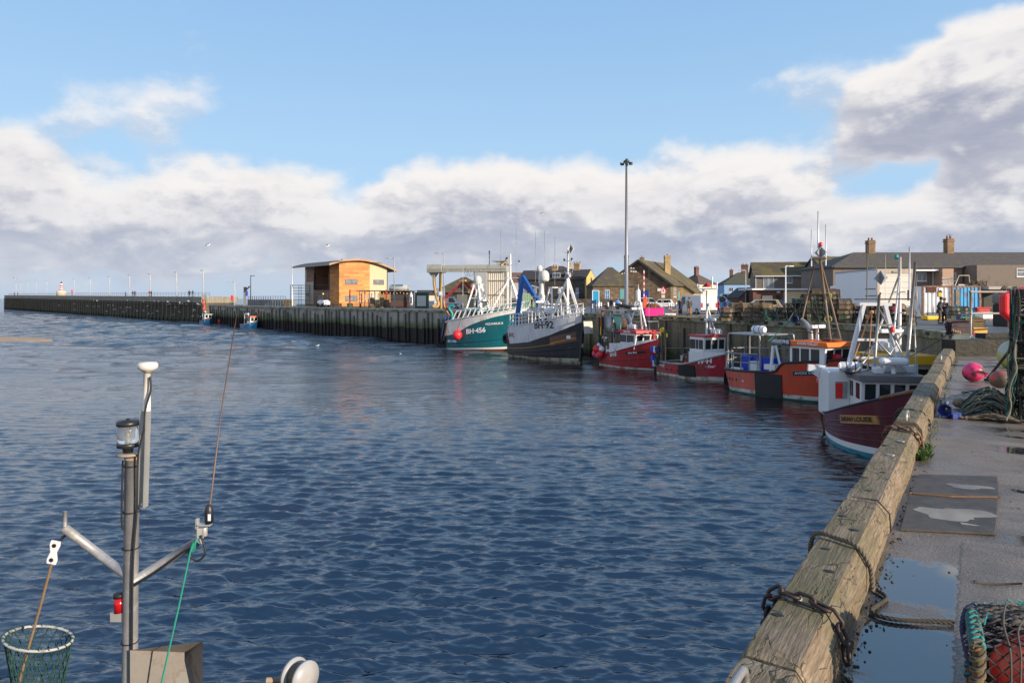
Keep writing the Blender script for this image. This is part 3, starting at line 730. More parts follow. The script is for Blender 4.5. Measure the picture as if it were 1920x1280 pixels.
# ---- chains, ropes round the beams
def wrap_path(s,ds,drop=0.5,over=0.0):
 o=0.022
 pts=[(-0.06,-drop),(-0.045,0.05),(-0.03,0.2),(0.03,BH+o+0.01),(0.2,BH+o+0.012),(0.33,BH+o),(0.43,0.2),(0.455,0.1),(0.47,0.015)]
 n=len(pts)
 return smoothpath([Q(s+ds*i/n,r,NZ+z) for i,(r,z) in enumerate(pts)],8)
def chain(path,label,m,link=0.085,th=0.011,wid=0.026):
 t=thing('chain',label,'chain',path[0])
 cum=[0]
 for i in range(1,len(path)):cum.append(cum[-1]+(path[i]-path[i-1]).length)
 def pos(d):
  d=min(max(d,0),cum[-1]-1e-6)
  for i in range(1,len(cum)):
   if cum[i]>=d:return path[i-1].lerp(path[i],(d-cum[i-1])/max(cum[i]-cum[i-1],1e-9))
  return path[-1]
 step=link-2.2*th; n=int(cum[-1]/step)
 for k in range(min(n,95)):
  d=(k+0.5)*step; p=pos(d); tg=(pos(d+0.02)-pos(d-0.02)).normalized()
  side=tg.cross(Vector((0,0,1))); side=side.normalized() if side.length>0.05 else Vector((1,0,0))
  nr=side.cross(tg)
  ang=(0.35 if k%2 else 0.35+PI/2)+rnd.uniform(-0.25,0.25)
  u=side*math.cos(ang)+nr*math.sin(ang)
  hl=link/2-wid; pts=[]
  for a in range(10):
   th_=2*PI*a/10; cx=math.cos(th_); sx=math.sin(th_)
   pts.append(tg*(cx*wid+(hl if cx>0 else -hl))+u*sx*wid)
  lb=MB(); lb.tube(pts,th,6,closed=True); lb.build('link',m,t,loc=p-path[0])
 return t
chain(wrap_path(1.28,-0.28,0.3),'heavy dark chain over the near beam below the frayed rope',RUST if False else mat('dark_chain_iron',(0.05,0.032,0.028),0.6,0.4,20.0,metal=0.3),0.125,0.0125,0.034)
chain(wrap_path(8.15,-0.35,0.75),'rusty brown chain round the pale beam end by the green weeds',mat('rusty_chain_iron',(0.16,0.075,0.04),0.8,0.4,20.0),0.11,0.0125,0.032)
chain(wrap_path(10.0,-0.4,0.5),'grey chain round the beam beside the steel handle',mat('grey_chain_iron',(0.07,0.065,0.06),0.6,0.4,20.0,metal=0.4),0.11,0.0125,0.032)
def rope(path,label,m,r=0.014,name='rope',strands=3,twist=0.10,group=None,cat='rope'):
 p0=Vector(path[0]); b=MB()
 if strands==1:b.tube([Vector(p)-p0 for p in path],r,6)
 else :
  dense=[];
  for i in range(len(path)-1):
   a,c=Vector(path[i]),Vector(path[i+1]); k=max(1,int((c-a).length/(twist/5)))
   dense+=[a.lerp(c,j/k) for j in range(k)]
  dense.append(Vector(path[-1])); cum=0
  for sI in range(strands):
   pts=[]; cum=0
   for i,p in enumerate(dense):
    if i:cum+=(p-dense[i-1]).length
    tg=(dense[min(i+1,len(dense)-1)]-dense[max(i-1,0)]).normalized()
    a=tg.cross(Vector((0.3,0.2,1))).normalized(); c=tg.cross(a)
    th=2*PI*(cum/twist+sI/strands); pts.append(p-p0+(a*math.cos(th)+c*math.sin(th))*r*0.52)
   b.tube(pts,r*0.55,5)
 o=b.build(name,m,loc=p0); tag(o,label,cat,group); return o
OLDROPE=mat('old_grey_rope',(0.13,0.105,0.075),0.9,0.3,30.0); TARROPE=mat('tarred_rope',(0.05,0.045,0.035),0.9,0.3,30.0)
rope(wrap_path(2.72,-0.55,0.35)[:-4],'frayed grey rope tied round the near timber beam above the dark chain',OLDROPE,0.02)
gpth=smoothpath([Q(*qs(1630,1060),NZ+0.02),Q(*qs(1634,1100),NZ+0.02),Q(*qs(1662,1125),NZ+0.02),Q(*qs(1634,1150),NZ+0.02),Q(*qs(1672,1165),NZ+0.02),Q(*qs(1745,1170),NZ+0.02),Q(*qs(1788,1172),NZ+0.02)],8)
rope(gpth,'loose dark rope end lying in the puddle',TARROPE,0.017)
rope([Q(3.86,r,NZ+z) for r,z in ((0.1,BH+0.02),(0.32,BH+0.02),(0.425,0.2),(0.435,0.03))],'thin black strap over the joint between two timber beams',BLACK,0.008,strands=1,cat='strap')
# ---- rubber mats
def mat_thing(c,label,pud):
 cx=sum(p[0] for p in c)/4; cr=sum(p[1] for p in c)/4
 t=thing('rubber_mat',label,'rubber mat',Q(cx,cr,NZ+0.004),QR,'rubber mats on the walkway')
 b=MB(); b.prism([(p[1]-cr,p[0]-cx) for p in c],'z',0,0.022); b.build('sheet',RUBM,t,bevel=0.004)
 for i,(ds,dr,a,k,rot) in enumerate(pud):
  pb=MB(); ring=[]
  for j in range(72):
   th=2*PI*j/72; q=1+0.24*math.sin(2*th+0.4+i)+0.2*math.sin(3*th+1.3*i)+0.06*math.sin(5*th)+0.05*math.sin(8*th+1)+0.03*math.sin(13*th)
   x,y=math.cos(th)*a*q,math.sin(th)*k*q; ring.append((dr+x*math.cos(rot)-y*math.sin(rot),ds+x*math.sin(rot)+y*math.cos(rot),0.0235+0.002*i))
  pb.quad(ring); pb.build('puddle',PUDM,t)
RUBM=mat('grey_rubber_mat',(0.075,0.062,0.052),0.6,0.2,3.0,c2=(0.045,0.038,0.033),c2amt=0.5,c2scale=2.4,bump=0.1,bscale=60)
PUDM=mat('still_puddle_water',(0.04,0.04,0.042),0.02,0.02,1.0,spec=1.0); PUDM.node_tree.nodes['Principled BSDF'].inputs['IOR'].default_value=1.6
mat_thing([qs(1688,996),qs(1866,1004),qs(1872,938),qs(1706,931)],'black rubber mat with a large puddle on it, nearer of the pair',[(-0.05,0.02,0.3,0.24,0.25),(-0.36,0.15,0.06,0.04,0)])
mat_thing([qs(1708,927),qs(1873,934),qs(1870,896),qs(1722,892)],'black rubber mat behind the puddled one, with a small wet patch',[(-0.05,0.12,0.2,0.12,0.1)])
rope([Q(*qs(1706,929),NZ+0.03),Q(*qs(1780,936),NZ+0.032),Q(*qs(1874,937),NZ+0.03)],'thin brown cord along the seam between the two rubber mats',mat('brown_cord',(0.2,0.11,0.06),0.9,0.3,30.0),0.012,cat='cord')
rope([Q(*qs(1832,1094),NZ+0.012),Q(*qs(1870,1098),NZ+0.012),Q(*qs(1916,1096),NZ+0.012)],'dark thin stick lying on the concrete beyond the lobster pot',TARROPE,0.008,name='stick',strands=1,cat='stick')
# ---- weeds and grit along the foot of the beam
leaf=mat('weed_green',(0.07,0.13,0.025),0.7,0.35,8.0)
def weeds(s0,s1,r0,n,h,label):
 b=MB(); p0=Q(s0,r0)
 for i in range(n):
  s_=rnd.uniform(s0,s1); p=Q(s_,r0+abs(rnd.gauss(0,0.05)),NZ)-p0; a=rnd.uniform(0,6.28); hh=h*rnd.uniform(0.4,1.1)
  d=Vector((math.cos(a),math.sin(a),0)); e=Vector((-d.y,d.x,0))*hh*0.22; tip=p+d*hh*0.7+Vector((0,0,hh)); mid=p+d*hh*0.3+Vector((0,0,hh*0.65))
  b.quad([p,mid-e,tip,mid+e])
 o=b.build('weeds',leaf,loc=p0); tag(o,label,'weeds',kind='stuff')
weeds(7.4,8.3,0.44,420,0.1,'green weeds growing at the foot of the pale beam')
weeds(8.9,12.4,0.47,70,0.05,'sparse weeds under the beam with the steel handle'); weeds(13,27,0.46,170,0.06,'weeds along the foot of the mossy beams'); weeds(0.2,3.2,0.43,50,0.035,'moss tufts at the foot of the near beam')
b=MB(); rn=random.Random(9)
for i in range(300):
 s_=rn.uniform(-0.5,9); r_=0.44+abs(rn.gauss(0,0.06)) if rn.random()<0.75 else rn.uniform(0.45,3.2); k=rn.uniform(0.004,0.013)
 b.ball(Q(s_,r_,NZ+k*0.3)-Q(0,0),(k,k*rn.uniform(0.6,1),k*0.7),5,4)
o=b.build('grit',mat('dark_grit',(0.05,0.043,0.036),0.9,0.4,40.0),loc=Q(0,0)); tag(o,'dark grit and pebbles scattered on the walkway','grit',kind='stuff')
# ---- lobster pots
NETM={'brown':mat('brown_net_twine',(0.15,0.115,0.075),0.95,0.3,20.0),'green':mat('green_net_twine',(0.05,0.085,0.06),0.95,0.3,20.0),'dark':mat('black_net_twine',(0.025,0.024,0.022),0.95,0.3,20.0),'tan':mat('tan_net_twine',(0.24,0.18,0.115),0.95,0.3,20.0)}
def creel_profile(w,h,n=10):
 return [(-w/2,0.03),(-w/2,h*0.42)]+[(-w/2*math.cos(a),h*0.42+h*0.58*math.sin(a)) for a in [PI*i/n for i in range(1,n)]]+[(w/2,h*0.42),(w/2,0.03)]
def make_creel(label,loc,colour,frame_m,Ln=0.78,w=0.52,h=0.42,group=None,cells=8,rz=0.0,tw_=0.0065):
 t=thing('lobster_creel',label,'lobster creel',loc,rz,group); pr=creel_profile(w,h)
 b=MB(); b.box((0,0,0.02),(Ln,w,0.035))
 for x in (-Ln/2+0.02,0,Ln/2-0.02):b.tube([(x,p[0],p[1]) for p in pr],0.019,5)
 for y,z in ((-w/2,0.04),(w/2,0.04),(-w/2,h*0.42),(w/2,h*0.42),(0,h)):b.tube([(-Ln/2,y,z),(Ln/2,y,z)],0.017,5)
 b.build('frame',frame_m,t)
 b=MB(); n=len(pr)
 def P(u,v):
  i=min(int(v*(n-1)),n-2); f=v*(n-1)-i; a,c=pr[i],pr[i+1]
  return Vector((-Ln/2+u*Ln,a[0]+(c[0]-a[0])*f,a[1]+(c[1]-a[1])*f))*1.0
 m2=cells*2
 for i in range(-m2,cells+1):
  for sg in (1,-1):
   pts=[]
   for k in range(m2+1):
    u=(i+k)/cells; u=u if sg>0 else 1-u
    if -0.001<=u<=1.001:pts.append(P(u,k/m2)*1.0)
   if len(pts)>1:b.tube(pts,tw_,3,smooth=False)
 for x in (-Ln/2+0.015,Ln/2-0.015):
  for k in range(5):
   z=0.06+k*h/5.5; ww=w/2*(1 if z<h*0.42 else math.sqrt(max(0.02,1-((z-h*0.42)/(h*0.58))**2)))
   b.tube([(x,-ww,z),(x,ww,z)],0.0065,3,smooth=False)
  for k in range(-3,4):
   y=k*w/7; b.tube([(x,y,0.03),(x,y,h*0.42+h*0.58*math.sqrt(max(0,1-(2*y/w)**2)))],0.0065,3,smooth=False)
 b.build('netting',NETM[colour],t)
 b=MB(); b.tube([(0,-w/2*0.98+0.0,h*0.4),(0.03,0,h*0.55),(0,w/2*0.98,h*0.4)],0.012,5)
 b.lathe([(0.11,-0.01),(0.125,0.0),(0.11,0.01)],(0,0,0),10,M=Matrix.Translation((Ln*0.2,-w/2-0.005,h*0.25))@Matrix.Rotation(PI/2,4,'X')); b.build('entrance_ring',NETM['tan'],t)
 return t
FR1=mat('creel_frame_brown',(0.15,0.11,0.075),0.9,0.3,10.0); FR2=mat('creel_frame_dark',(0.035,0.033,0.03),0.85,0.3,10.0); FR3=mat('creel_frame_green',(0.065,0.09,0.065),0.85,0.3,10.0)
# ---- big near pot with an orange buoy inside, bottom corner
def near_pot():
 s0,r0=qs(1822,1139,NZ+0.43); Wd=0.44; Ln=1.0; h=0.43
 t=thing('lobster_pot','netted lobster pot with frayed teal rope, holding an orange buoy, on the wet walkway','lobster pot',Q(s0,r0,NZ),QR+0.52)
 dark=mat('woven_dark_rope',(0.075,0.068,0.06),0.9,0.35,30.0); teal=mat('teal_twine',(0.02,0.2,0.2),0.85,0.25,30.0); rust=mat('mossy_bound_rope',(0.13,0.11,0.05),0.9,0.4,20.0,c2=(0.2,0.1,0.05),c2amt=0.5,c2scale=9.0)
 tw=MB()
 for x,y in ((0,0),(Ln,0),(0,-Wd),(Ln,-Wd)):tw.tube([(x,y,0),(x*0.99+0.005,y,h)],0.03,8)
 for z in (0.03,h-0.02):
  for a,c in (((0,0),(Ln,0)),((0,-Wd),(Ln,-Wd)),((0,0),(0,-Wd)),((Ln,0),(Ln,-Wd))):
   if a[0]==c[0] or z<0.1:tw.tube([(a[0],a[1],z),(c[0],c[1],z)],0.024,8)
 tw.build('frame',rust,t)
 b=MB(); rows=9
 for k in range(rows):
  y=0.03-k*0.026; pts=[]
  for i in range(61):
   x=Ln*i/60; pts.append((x,y+0.006*math.sin(i*1.7+k),h+0.012*math.sin(i*1.05+k*PI)+rnd.uniform(-0.002,0.002)))
  b.tube(pts,0.0135,6)
 for i in range(24):
  x=Ln*(i+0.5)/24; b.tube([(x,0.03,h-0.005),(x,-0.19,h-0.005)],0.008,5)
 for k in range(11):
  z=0.05+k*0.036; pts=[(Ln*i/50,0.012*math.sin(i*1.05+k*PI),z+rnd.uniform(-0.003,0.003)) for i in range(51)]
  b.tube(pts,0.013,6)
 b.build('woven_panel',dark,t)
 for m_,ph,col_ in ((0,0.0,teal),(1,1.1,dark),(2,2.4,rust)):
  b=MB()
  for x,y in ((0,0),(0,-Wd))[:2 if m_ else 1]:
   pts=[(x+0.038*math.cos(a+ph),y+0.038*math.sin(a+ph),0.03+a*0.0085+0.004*math.sin(3*a)) for a in [i*0.5 for i in range(95)]]
   b.tube(pts if m_ else pts[::1][:26],0.007,5)
  pts=[(0.036*math.cos(a+ph),-Wd*a/45,h-0.02+0.036*math.sin(a+ph)) for a in [i*0.5 for i in range(91)]]
  b.tube(pts,0.009,5)
  if m_==0:fz=b
  else :b.build('binding_twine',col_,t)
 b=MB()
 def dia(o,u,v,nu,nv):
  o,u,v=Vector(o),Vector(u),Vector(v); nrm=u.cross(v).normalized()
  for i in range(-nv,nu+1):
   for sg in (0,1):
    pts=[]
    for k in range(nv+1):
     a=(i+k)/nu; a=1-a if sg else a
     if -0.001<=a<=1.001:
      sag=0.02*math.sin(PI*a)*math.sin(PI*k/nv); pts.append(o+u*a+v*(k/nv)-nrm*sag*0+Vector((0,0,-sag*(1 if abs(nrm.z)>0.5 else 0))))
    if len(pts)>1:b.tube(pts,0.0042,5)
  for i in range(nu+1):
   for k in range(nv+1):
    if (i+k)%2==0:b.ball(o+u*(i/nu)+v*(k/nv),0.008,6,4)
 dia((0,-0.19,h-0.005),(Ln,0,0),(0,-(Wd-0.19),0),12,3); dia((0,-Wd,0.03),(Ln,0,0),(0,0,h-0.05),12,5); dia((0,0,0.03),(0,-Wd,0),(0,0,h-0.05),9,6)
 b.build('netting',mat('knotted_black_net',(0.018,0.018,0.02),0.8,0.3,30.0),t)
 b=MB(); rn=random.Random(6); b.tube([(0.01+0.0125*i,0.03+0.012*math.sin(i*1.3),h+0.006+0.012*math.cos(i*1.3)) for i in range(62)],0.005,5); b.tube([(0.02+0.01*math.sin(i*1.3),0.02-0.012*i,h+0.008+0.01*math.cos(i*1.3)) for i in range(38)],0.005,5)
 for i in range(16):
  x=rn.choice([rn.uniform(0.0,0.06),rn.uniform(0.1,0.62),rn.uniform(0.1,0.62)]); p=Vector((x,rn.uniform(0.0,0.05) if x>0.08 else rn.uniform(-0.5,0.02),h+0.01))
  d=Vector((rn.uniform(-1,1),rn.uniform(-0.3,1),rn.uniform(0.2,1))).normalized()*rn.uniform(0.03,0.075)
  b.tube([p,p+d*0.5,p+d+Vector((0,0,-0.012))],[0.005,0.0045,0.003],4)
 fz.v+=b.v; o_=len(fz.v)-len(b.v); fz.f+=[[o_+i for i in f] for f in b.f]; fz.m+=b.m; fz.s+=b.s; fz.build('binding_twine',teal,t)
 b=MB(); b.tube(smoothpath([(0.25,-0.02,h+0.03),(0.18,-0.1,h+0.07),(0.15,-0.22,h+0.03),(0.15,-0.32,h+0.01),(0.16,-Wd-0.02,h-0.04),(0.16,-Wd-0.03,0.12)],6),0.006,6)
 b.tube(smoothpath([(0.5,-0.06,h+0.04),(0.33,-0.16,h+0.06),(0.22,-0.3,h+0.03),(0.21,-Wd-0.02,h-0.05),(0.2,-Wd-0.03,0.1)],6),0.006,6); b.build('closing_cord',dark,t)
 for c in kids(t):
  for v in c.data.vertices:v.co.x+=0.5*v.co.y
 Mw=Matrix.Translation(Q(s0,r0,NZ))@Matrix.Rotation(QR+0.52,4,'Z')
 bt=thing('orange_buoy','faded orange buoy shut inside the near lobster pot','buoy',Mw@Vector((0.25,-0.25,0.0)))
 b=MB(); b.ball((0,0,0.205),(0.29,0.19,0.208),40,24); b.build('float',mat('faded_orange_plastic',(0.88,0.045,0.025),0.38,0.12,2.0,c2=(0.85,0.16,0.08),c2amt=0.4,c2scale=4.0),bt); b=MB(); b.tube([(0.28,0,0.2),(0.35,0,0.2)],0.03,8); b.build('neck',BLACK,bt)
 path=smoothpath([Mw@Vector(p) for p in ((0.0,-0.02,h+0.02),(-0.06,-0.05,h+0.0),(-0.12,-0.13,h-0.09),(-0.16,-0.3,h-0.24),(-0.19,-0.46,0.1),(-0.22,-0.6,0.02),(-0.3,-0.75,0.015))],10)
 rope(path,'navy blue rope hanging from the corner of the near lobster pot',mat('navy_rope',(0.035,0.04,0.075),0.85,0.3,40.0),0.017,twist=0.07)
near_pot()
# ---- tall stack of pots at the picture edge
cr_n=make_creel('dark creel low in the tall stack beside the rope heap',Q(12.05,2.1,NZ),'dark',FR2,0.95,0.62,0.5,'creels stacked beside the rope heap',9,QR)
k=0
LV=['lowest','second-lowest','middle','second-highest','topmost']
RW=['nearest column of tall dark stack by the rope heap','second column of tall dark stack by the rope heap','third column of tall dark stack by the rope heap','farthest column of tall dark stack by the rope heap']
for j,s_ in enumerate((12.05,12.75,13.45,14.15)):
 for lv in range(5):
  p=Q(s_+rnd.uniform(-0.05,0.05),2.16+rnd.uniform(-0.05,0.05),NZ+lv*0.47)
  lab='%s creel in %s'%(LV[lv],RW[j])
  if j==0 and lv==0:cr_n.location=p; cr_n['label']=lab
  else :dup(cr_n,p,QR+rnd.uniform(-0.05,0.05),lab)
ROPC=[mat('sea_green_rope',(0.035,0.13,0.1),0.85,0.3,25.0),mat('grey_green_rope',(0.17,0.17,0.125),0.9,0.3,25.0),mat('olive_rope',(0.13,0.11,0.075),0.9,0.3,25.0),mat('dark_green_rope',(0.025,0.06,0.05),0.9,0.3,25.0)]
for k,(m_,nm) in enumerate(((0,'sea green'),(1,'pale grey green'),(3,'dark green'),(2,'olive'))):
 b=MB(); rn=random.Random(20+k); p0=Q(12,1.7,NZ)
 for i in range(7):
  s_=11.75+i*0.32+rn.uniform(-0.1,0.1); z=rn.uniform(0.9,2.3); pts=[]
  for q in range(9):pts.append(Q(s_+0.12*math.sin(q*1.1+i)-q*0.03,1.72-0.018*q*rn.uniform(0.5,1.4)+rn.uniform(-0.03,0.03),NZ+z*(1-q/8.2)+0.02)-p0)
  b.tube(smoothpath(pts,3),0.014,5)
 for i in range(26):
  s_=11.75+rn.uniform(-0.02,0.1); z=rn.uniform(0.1,2.3); c=Q(s_,1.86+rn.uniform(-0.08,0.35),NZ+z)-p0
  b.tube([c+Vector((0.04*math.cos(a),0.03*math.sin(a),0.05*math.sin(2*a+i))) for a in [x*0.9 for x in range(8)]],0.011,5)
 o=b.build('hanging_rope',ROPC[m_],loc=p0); tag(o,'%s rope hanging down the face of the tall creel stack'%nm,'rope')
for k,(m_,nm,n) in enumerate(((1,'grey green rope heaped on the walkway beside the tall creel stack',42),(0,'sea green rope running through the rope heap',20),(2,'olive rope laid in front of the rope heap',24),(3,'dark green rope under the rope heap',18))):
 b=MB(); rn=random.Random(40+k); p0=Q(12.5,1.2,NZ)
 for i in range(n):
  a0=rn.uniform(0,6.28); ln=rn.uniform(0.5,1.1)
  if m_==2:c0,c1=Q(11.6+rn.uniform(-0.1,0.25),0.95,NZ),Q(11.65+rn.uniform(-0.1,0.25),1.75,NZ); hgt=0.12
  elif m_==0:c0,c1=Q(rn.uniform(12.2,15.8),rn.uniform(0.8,1.1),NZ),Q(rn.uniform(12.2,15),rn.uniform(1.3,1.75),NZ); hgt=0.22
  else :c0,c1=Q(12.1+rn.uniform(-0.3,1.3),0.82+rn.uniform(0,0.2),NZ),Q(12.1+rn.uniform(-0.3,1.6),1.7,NZ); hgt=0.5
  pts=[]
  for q in range(11):
   f=q/10; p=c0.lerp(c1,f)-p0; p.z+=0.015+hgt*math.sin(PI*min(1,f*0.9+0.05))*rn.uniform(0.85,1.0)*(0.35+0.65*((i*0.618)%1)); p+=Vector((rn.uniform(-0.02,0.02),rn.uniform(-0.02,0.02),rn.uniform(-0.01,0.01))); pts.append(p)
  b.tube(smoothpath(pts,2),0.0145,5)
 o=b.build('rope_heap',ROPC[m_],loc=p0); tag(o,nm,'rope')
def buoy(name,label,loc,r,m,neck=(0,0,1),sq=1.12,m2=None,group=None):
 t=thing(name,label,'buoy',loc,group=group); d=Vector(neck).normalized(); Mr=d.to_track_quat('Z','Y').to_matrix().to_4x4()
 b=MB(); b.ball((0,0,0),(r,r,r*sq),24,16,M=Mr); b.build('float',m,t)
 b=MB(); b.lathe([(r*0.3,r*sq*0.93),(r*0.2,r*sq*1.06),(r*0.17,r*sq*1.22),(r*0.05,r*sq*1.26)],(0,0,0),12,M=Mr); b.build('neck',m2 or m,t); return t
FOUL=mat('pink_plastic_fouled',(0.78,0.05,0.17),0.42,0.1,3.0,c2=(0.06,0.03,0.02),c2amt=0.42,c2scale=2.2)
p=gp(1825,716,NZ); buoy('pink_buoy','bright pink buoy streaked with dark fouling on the walkway',p+Vector((0,0,0.26)),0.255,FOUL,(0.7,-0.5,-0.15),1.02)
p=gp(1893,690,NZ); buoy('yellow_green_buoy','large pale buoy with yellow green growth behind the rope heap',p+Vector((0.1,0,0.42)),0.42,mat('pale_buoy_mossy',(0.45,0.48,0.42),0.5,0.1,2.0,c2=(0.35,0.4,0.06),c2amt=0.55,c2scale=1.2),(0.2,0.1,1))
p=gp(1875,735,NZ); buoy('worn_red_buoy','worn red and grey buoy half buried at the top of the rope heap',p+Vector((0,0,0.3)),0.21,mat('worn_red_plastic',(0.6,0.06,0.05),0.5,0.2,3.0,c2=(0.12,0.1,0.07),c2amt=0.6,c2scale=2.0),(0.3,-0.9,0.2))
p=gp(1798,765,NZ); buoy('cork_float','small tan float lying before the rope heap',p+Vector((0,0,0.11)),0.1,mat('tan_float',(0.35,0.24,0.14),0.8,0.25,5.0,c2=(0.15,0.08,0.05),c2amt=0.4,c2scale=6.0),(1,-0.3,0.1))
t=thing('wooden_oar','dark wooden pole leaning over the rope heap','pole',gp(1850,715,NZ)); b=MB(); b.tube([Vector((0,0,0.04)),at(1905,16.5,NZ+1.15)-gp(1850,715,NZ)],0.035,8); b.build('shaft',mat('dark_pole',(0.035,0.03,0.025),0.8,0.3,8.0),t); b=MB(); b.box((0.1,-0.1,0.06),(0.5,0.16,0.06),0.4); b.build('blade',mat('dark_pole',(0.035,0.03,0.025)),t,bevel=0.01)
p=gp(1778,783,NZ); t=thing('blue_bailer','crumpled blue plastic bailer with a white handle before the rope heap','bailer',p,0.4)
b=MB(); b.lathe([(0.075,0.0),(0.085,0.04),(0.125,0.22),(0.128,0.225),(0.115,0.22),(0.07,0.03),(0.0,0.028)],(0,0,0),7,M=Matrix.Translation((0.1,0.06,0.1))@Matrix.Rotation(-1.35,4,'Y')@Matrix.Rotation(0.3,4,'X'),smooth=False); b.prism([(-0.1,-0.16),(0.22,-0.12),(0.3,0.05),(0.05,0.1)],'z',0.01,0.09); b.build('scoop',mat('faded_blue_plastic',(0.035,0.06,0.26),0.5,0.2,6.0),t)
b=MB(); b.tube([(0.02,0.05,0.16),(0.35,0.25,0.24)],0.017,8); b.build('shaft',WHITE2,t)
b=MB(); b.box((0.3,-0.1,0.02),(0.3,0.09,0.018),-0.3); o=b.build('driftwood',mat('orange_brown_wood',(0.35,0.16,0.06),0.8,0.3,6.0),loc=p); tag(o,'brown scrap of wood beside the blue bailer','wood scrap')
# ---------------------------------------------------------------- buildings
def brick(name,c,mortar,bw=0.6,bh=0.22,var=0.3,rough=0.85):
 if name in MATS:return MATS[name]
 m=bpy.data.materials.new(name); m.use_nodes=True; nt=m.node_tree; L=nt.links; bs=nt.nodes['Principled BSDF']
 tc=nod(nt,'ShaderNodeTexCoord'); sp=nod(nt,'ShaderNodeSeparateXYZ'); L.new(tc.outputs['Object'],sp.inputs[0])
 ad=nod(nt,'ShaderNodeMath',operation='ADD'); L.new(sp.outputs[0],ad.inputs[0]); L.new(sp.outputs[1],ad.inputs[1])
 cb=nod(nt,'ShaderNodeCombineXYZ'); L.new(ad.outputs[0],cb.inputs[0]); L.new(sp.outputs[2],cb.inputs[1])
 br=nod(nt,'ShaderNodeTexBrick'); inp(br,Scale=1.0,Mortar_Size=0.02,Brick_Width=bw,Row_Height=bh); L.new(cb.outputs[0],br.inputs['Vector'])
 br.inputs['Color1'].default_value=rgb([x*(1-var) for x in c]); br.inputs['Color2'].default_value=rgb([x*(1+var) for x in c]); br.inputs['Mortar'].default_value=rgb(mortar)
 n=nod(nt,'ShaderNodeTexNoise'); inp(n,Scale=0.9,Detail=6.0); L.new(tc.outputs['Object'],n.inputs['Vector'])
 mr=nod(nt,'ShaderNodeMapRange'); inp(mr,From_Min=0.25,From_Max=0.75,To_Min=0.65,To_Max=1.3); L.new(n.outputs['Fac'],mr.inputs['Value'])
 s=nod(nt,'ShaderNodeVectorMath',operation='SCALE'); L.new(br.outputs['Color'],s.inputs[0]); L.new(mr.outputs[0],s.inputs['Scale']); L.new(s.outputs[0],bs.inputs['Base Color'])
 bs.inputs['Roughness'].default_value=rough; MATS[name]=m; return m
def planks(name,c,h=0.16,var=0.25,vertical=False,rough=0.65,gap=0.35):
 if name in MATS:return MATS[name]
 m=bpy.data.materials.new(name); m.use_nodes=True; nt=m.node_tree; L=nt.links; bs=nt.nodes['Principled BSDF']
 tc=nod(nt,'ShaderNodeTexCoord'); sp=nod(nt,'ShaderNodeSeparateXYZ'); L.new(tc.outputs['Object'],sp.inputs[0])
 ad=nod(nt,'ShaderNodeMath',operation='ADD'); L.new(sp.outputs[0],ad.inputs[0]); L.new(sp.outputs[1],ad.inputs[1])
 dv=nod(nt,'ShaderNodeMath',operation='DIVIDE'); L.new(ad.outputs[0] if vertical else sp.outputs[2],dv.inputs[0]); dv.inputs[1].default_value=h
 fl=nod(nt,'ShaderNodeMath',operation='FLOOR'); L.new(dv.outputs[0],fl.inputs[0]); fr=nod(nt,'ShaderNodeMath',operation='FRACT'); L.new(dv.outputs[0],fr.inputs[0])
 al=nod(nt,'ShaderNodeMath',operation='MULTIPLY_ADD'); L.new(fl.outputs[0],al.inputs[0]); al.inputs[1].default_value=1.37; L.new(sp.outputs[2] if vertical else ad.outputs[0],al.inputs[2])
 ad2=nod(nt,'ShaderNodeMath',operation='DIVIDE'); L.new(al.outputs[0],ad2.inputs[0]); ad2.inputs[1].default_value=2.4
 f2=nod(nt,'ShaderNodeMath',operation='FLOOR'); L.new(ad2.outputs[0],f2.inputs[0])
 cb=nod(nt,'ShaderNodeCombineXYZ'); L.new(fl.outputs[0],cb.inputs[0]); L.new(f2.outputs[0],cb.inputs[1])
 wn=nod(nt,'ShaderNodeTexWhiteNoise'); L.new(cb.outputs[0],wn.inputs['Vector'])
 mr=nod(nt,'ShaderNodeMapRange'); inp(mr,To_Min=1-var,To_Max=1+var); L.new(wn.outputs['Value'],mr.inputs['Value'])
 g=nod(nt,'ShaderNodeMath',operation='GREATER_THAN'); L.new(fr.outputs[0],g.inputs[0]); g.inputs[1].default_value=0.1
 g2=nod(nt,'ShaderNodeMapRange'); inp(g2,To_Min=gap,To_Max=1.0); L.new(g.outputs[0],g2.inputs['Value'])
 mu=nod(nt,'ShaderNodeMath',operation='MULTIPLY'); L.new(mr.outputs[0],mu.inputs[0]); L.new(g2.outputs[0],mu.inputs[1])
 s=nod(nt,'ShaderNodeVectorMath',operation='SCALE'); s.inputs[0].default_value=c; L.new(mu.outputs[0],s.inputs['Scale']); L.new(s.outputs[0],bs.inputs['Base Color'])
 bs.inputs['Roughness'].default_value=rough; MATS[name]=m; return m
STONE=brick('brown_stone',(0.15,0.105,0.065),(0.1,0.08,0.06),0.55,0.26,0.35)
STONEL=brick('yellow_and_sunlit_stone',(0.42,0.30,0.15),(0.3,0.22,0.12),0.8,0.32,0.15)
STONED=brick('dark_terrace_stone',(0.085,0.068,0.055),(0.06,0.05,0.045),0.5,0.25,0.3)
REDBR=brick('dark_red_brick',(0.16,0.05,0.035),(0.12,0.08,0.06),0.23,0.08,0.25)
CHIMB=brick('chimney_brick',(0.3,0.17,0.09),(0.2,0.15,0.1),0.23,0.08,0.3)
REND=mat('pebbledash_render',(0.19,0.155,0.13),0.9,0.12,12.0,c2=(0.13,0.11,0.095),c2amt=0.3,c2scale=0.5)
YREND=mat('yellow_render',(0.62,0.43,0.15),0.85,0.06,2.0); CREAM=mat('cream_render',(0.62,0.50,0.32),0.85,0.05,2.0)
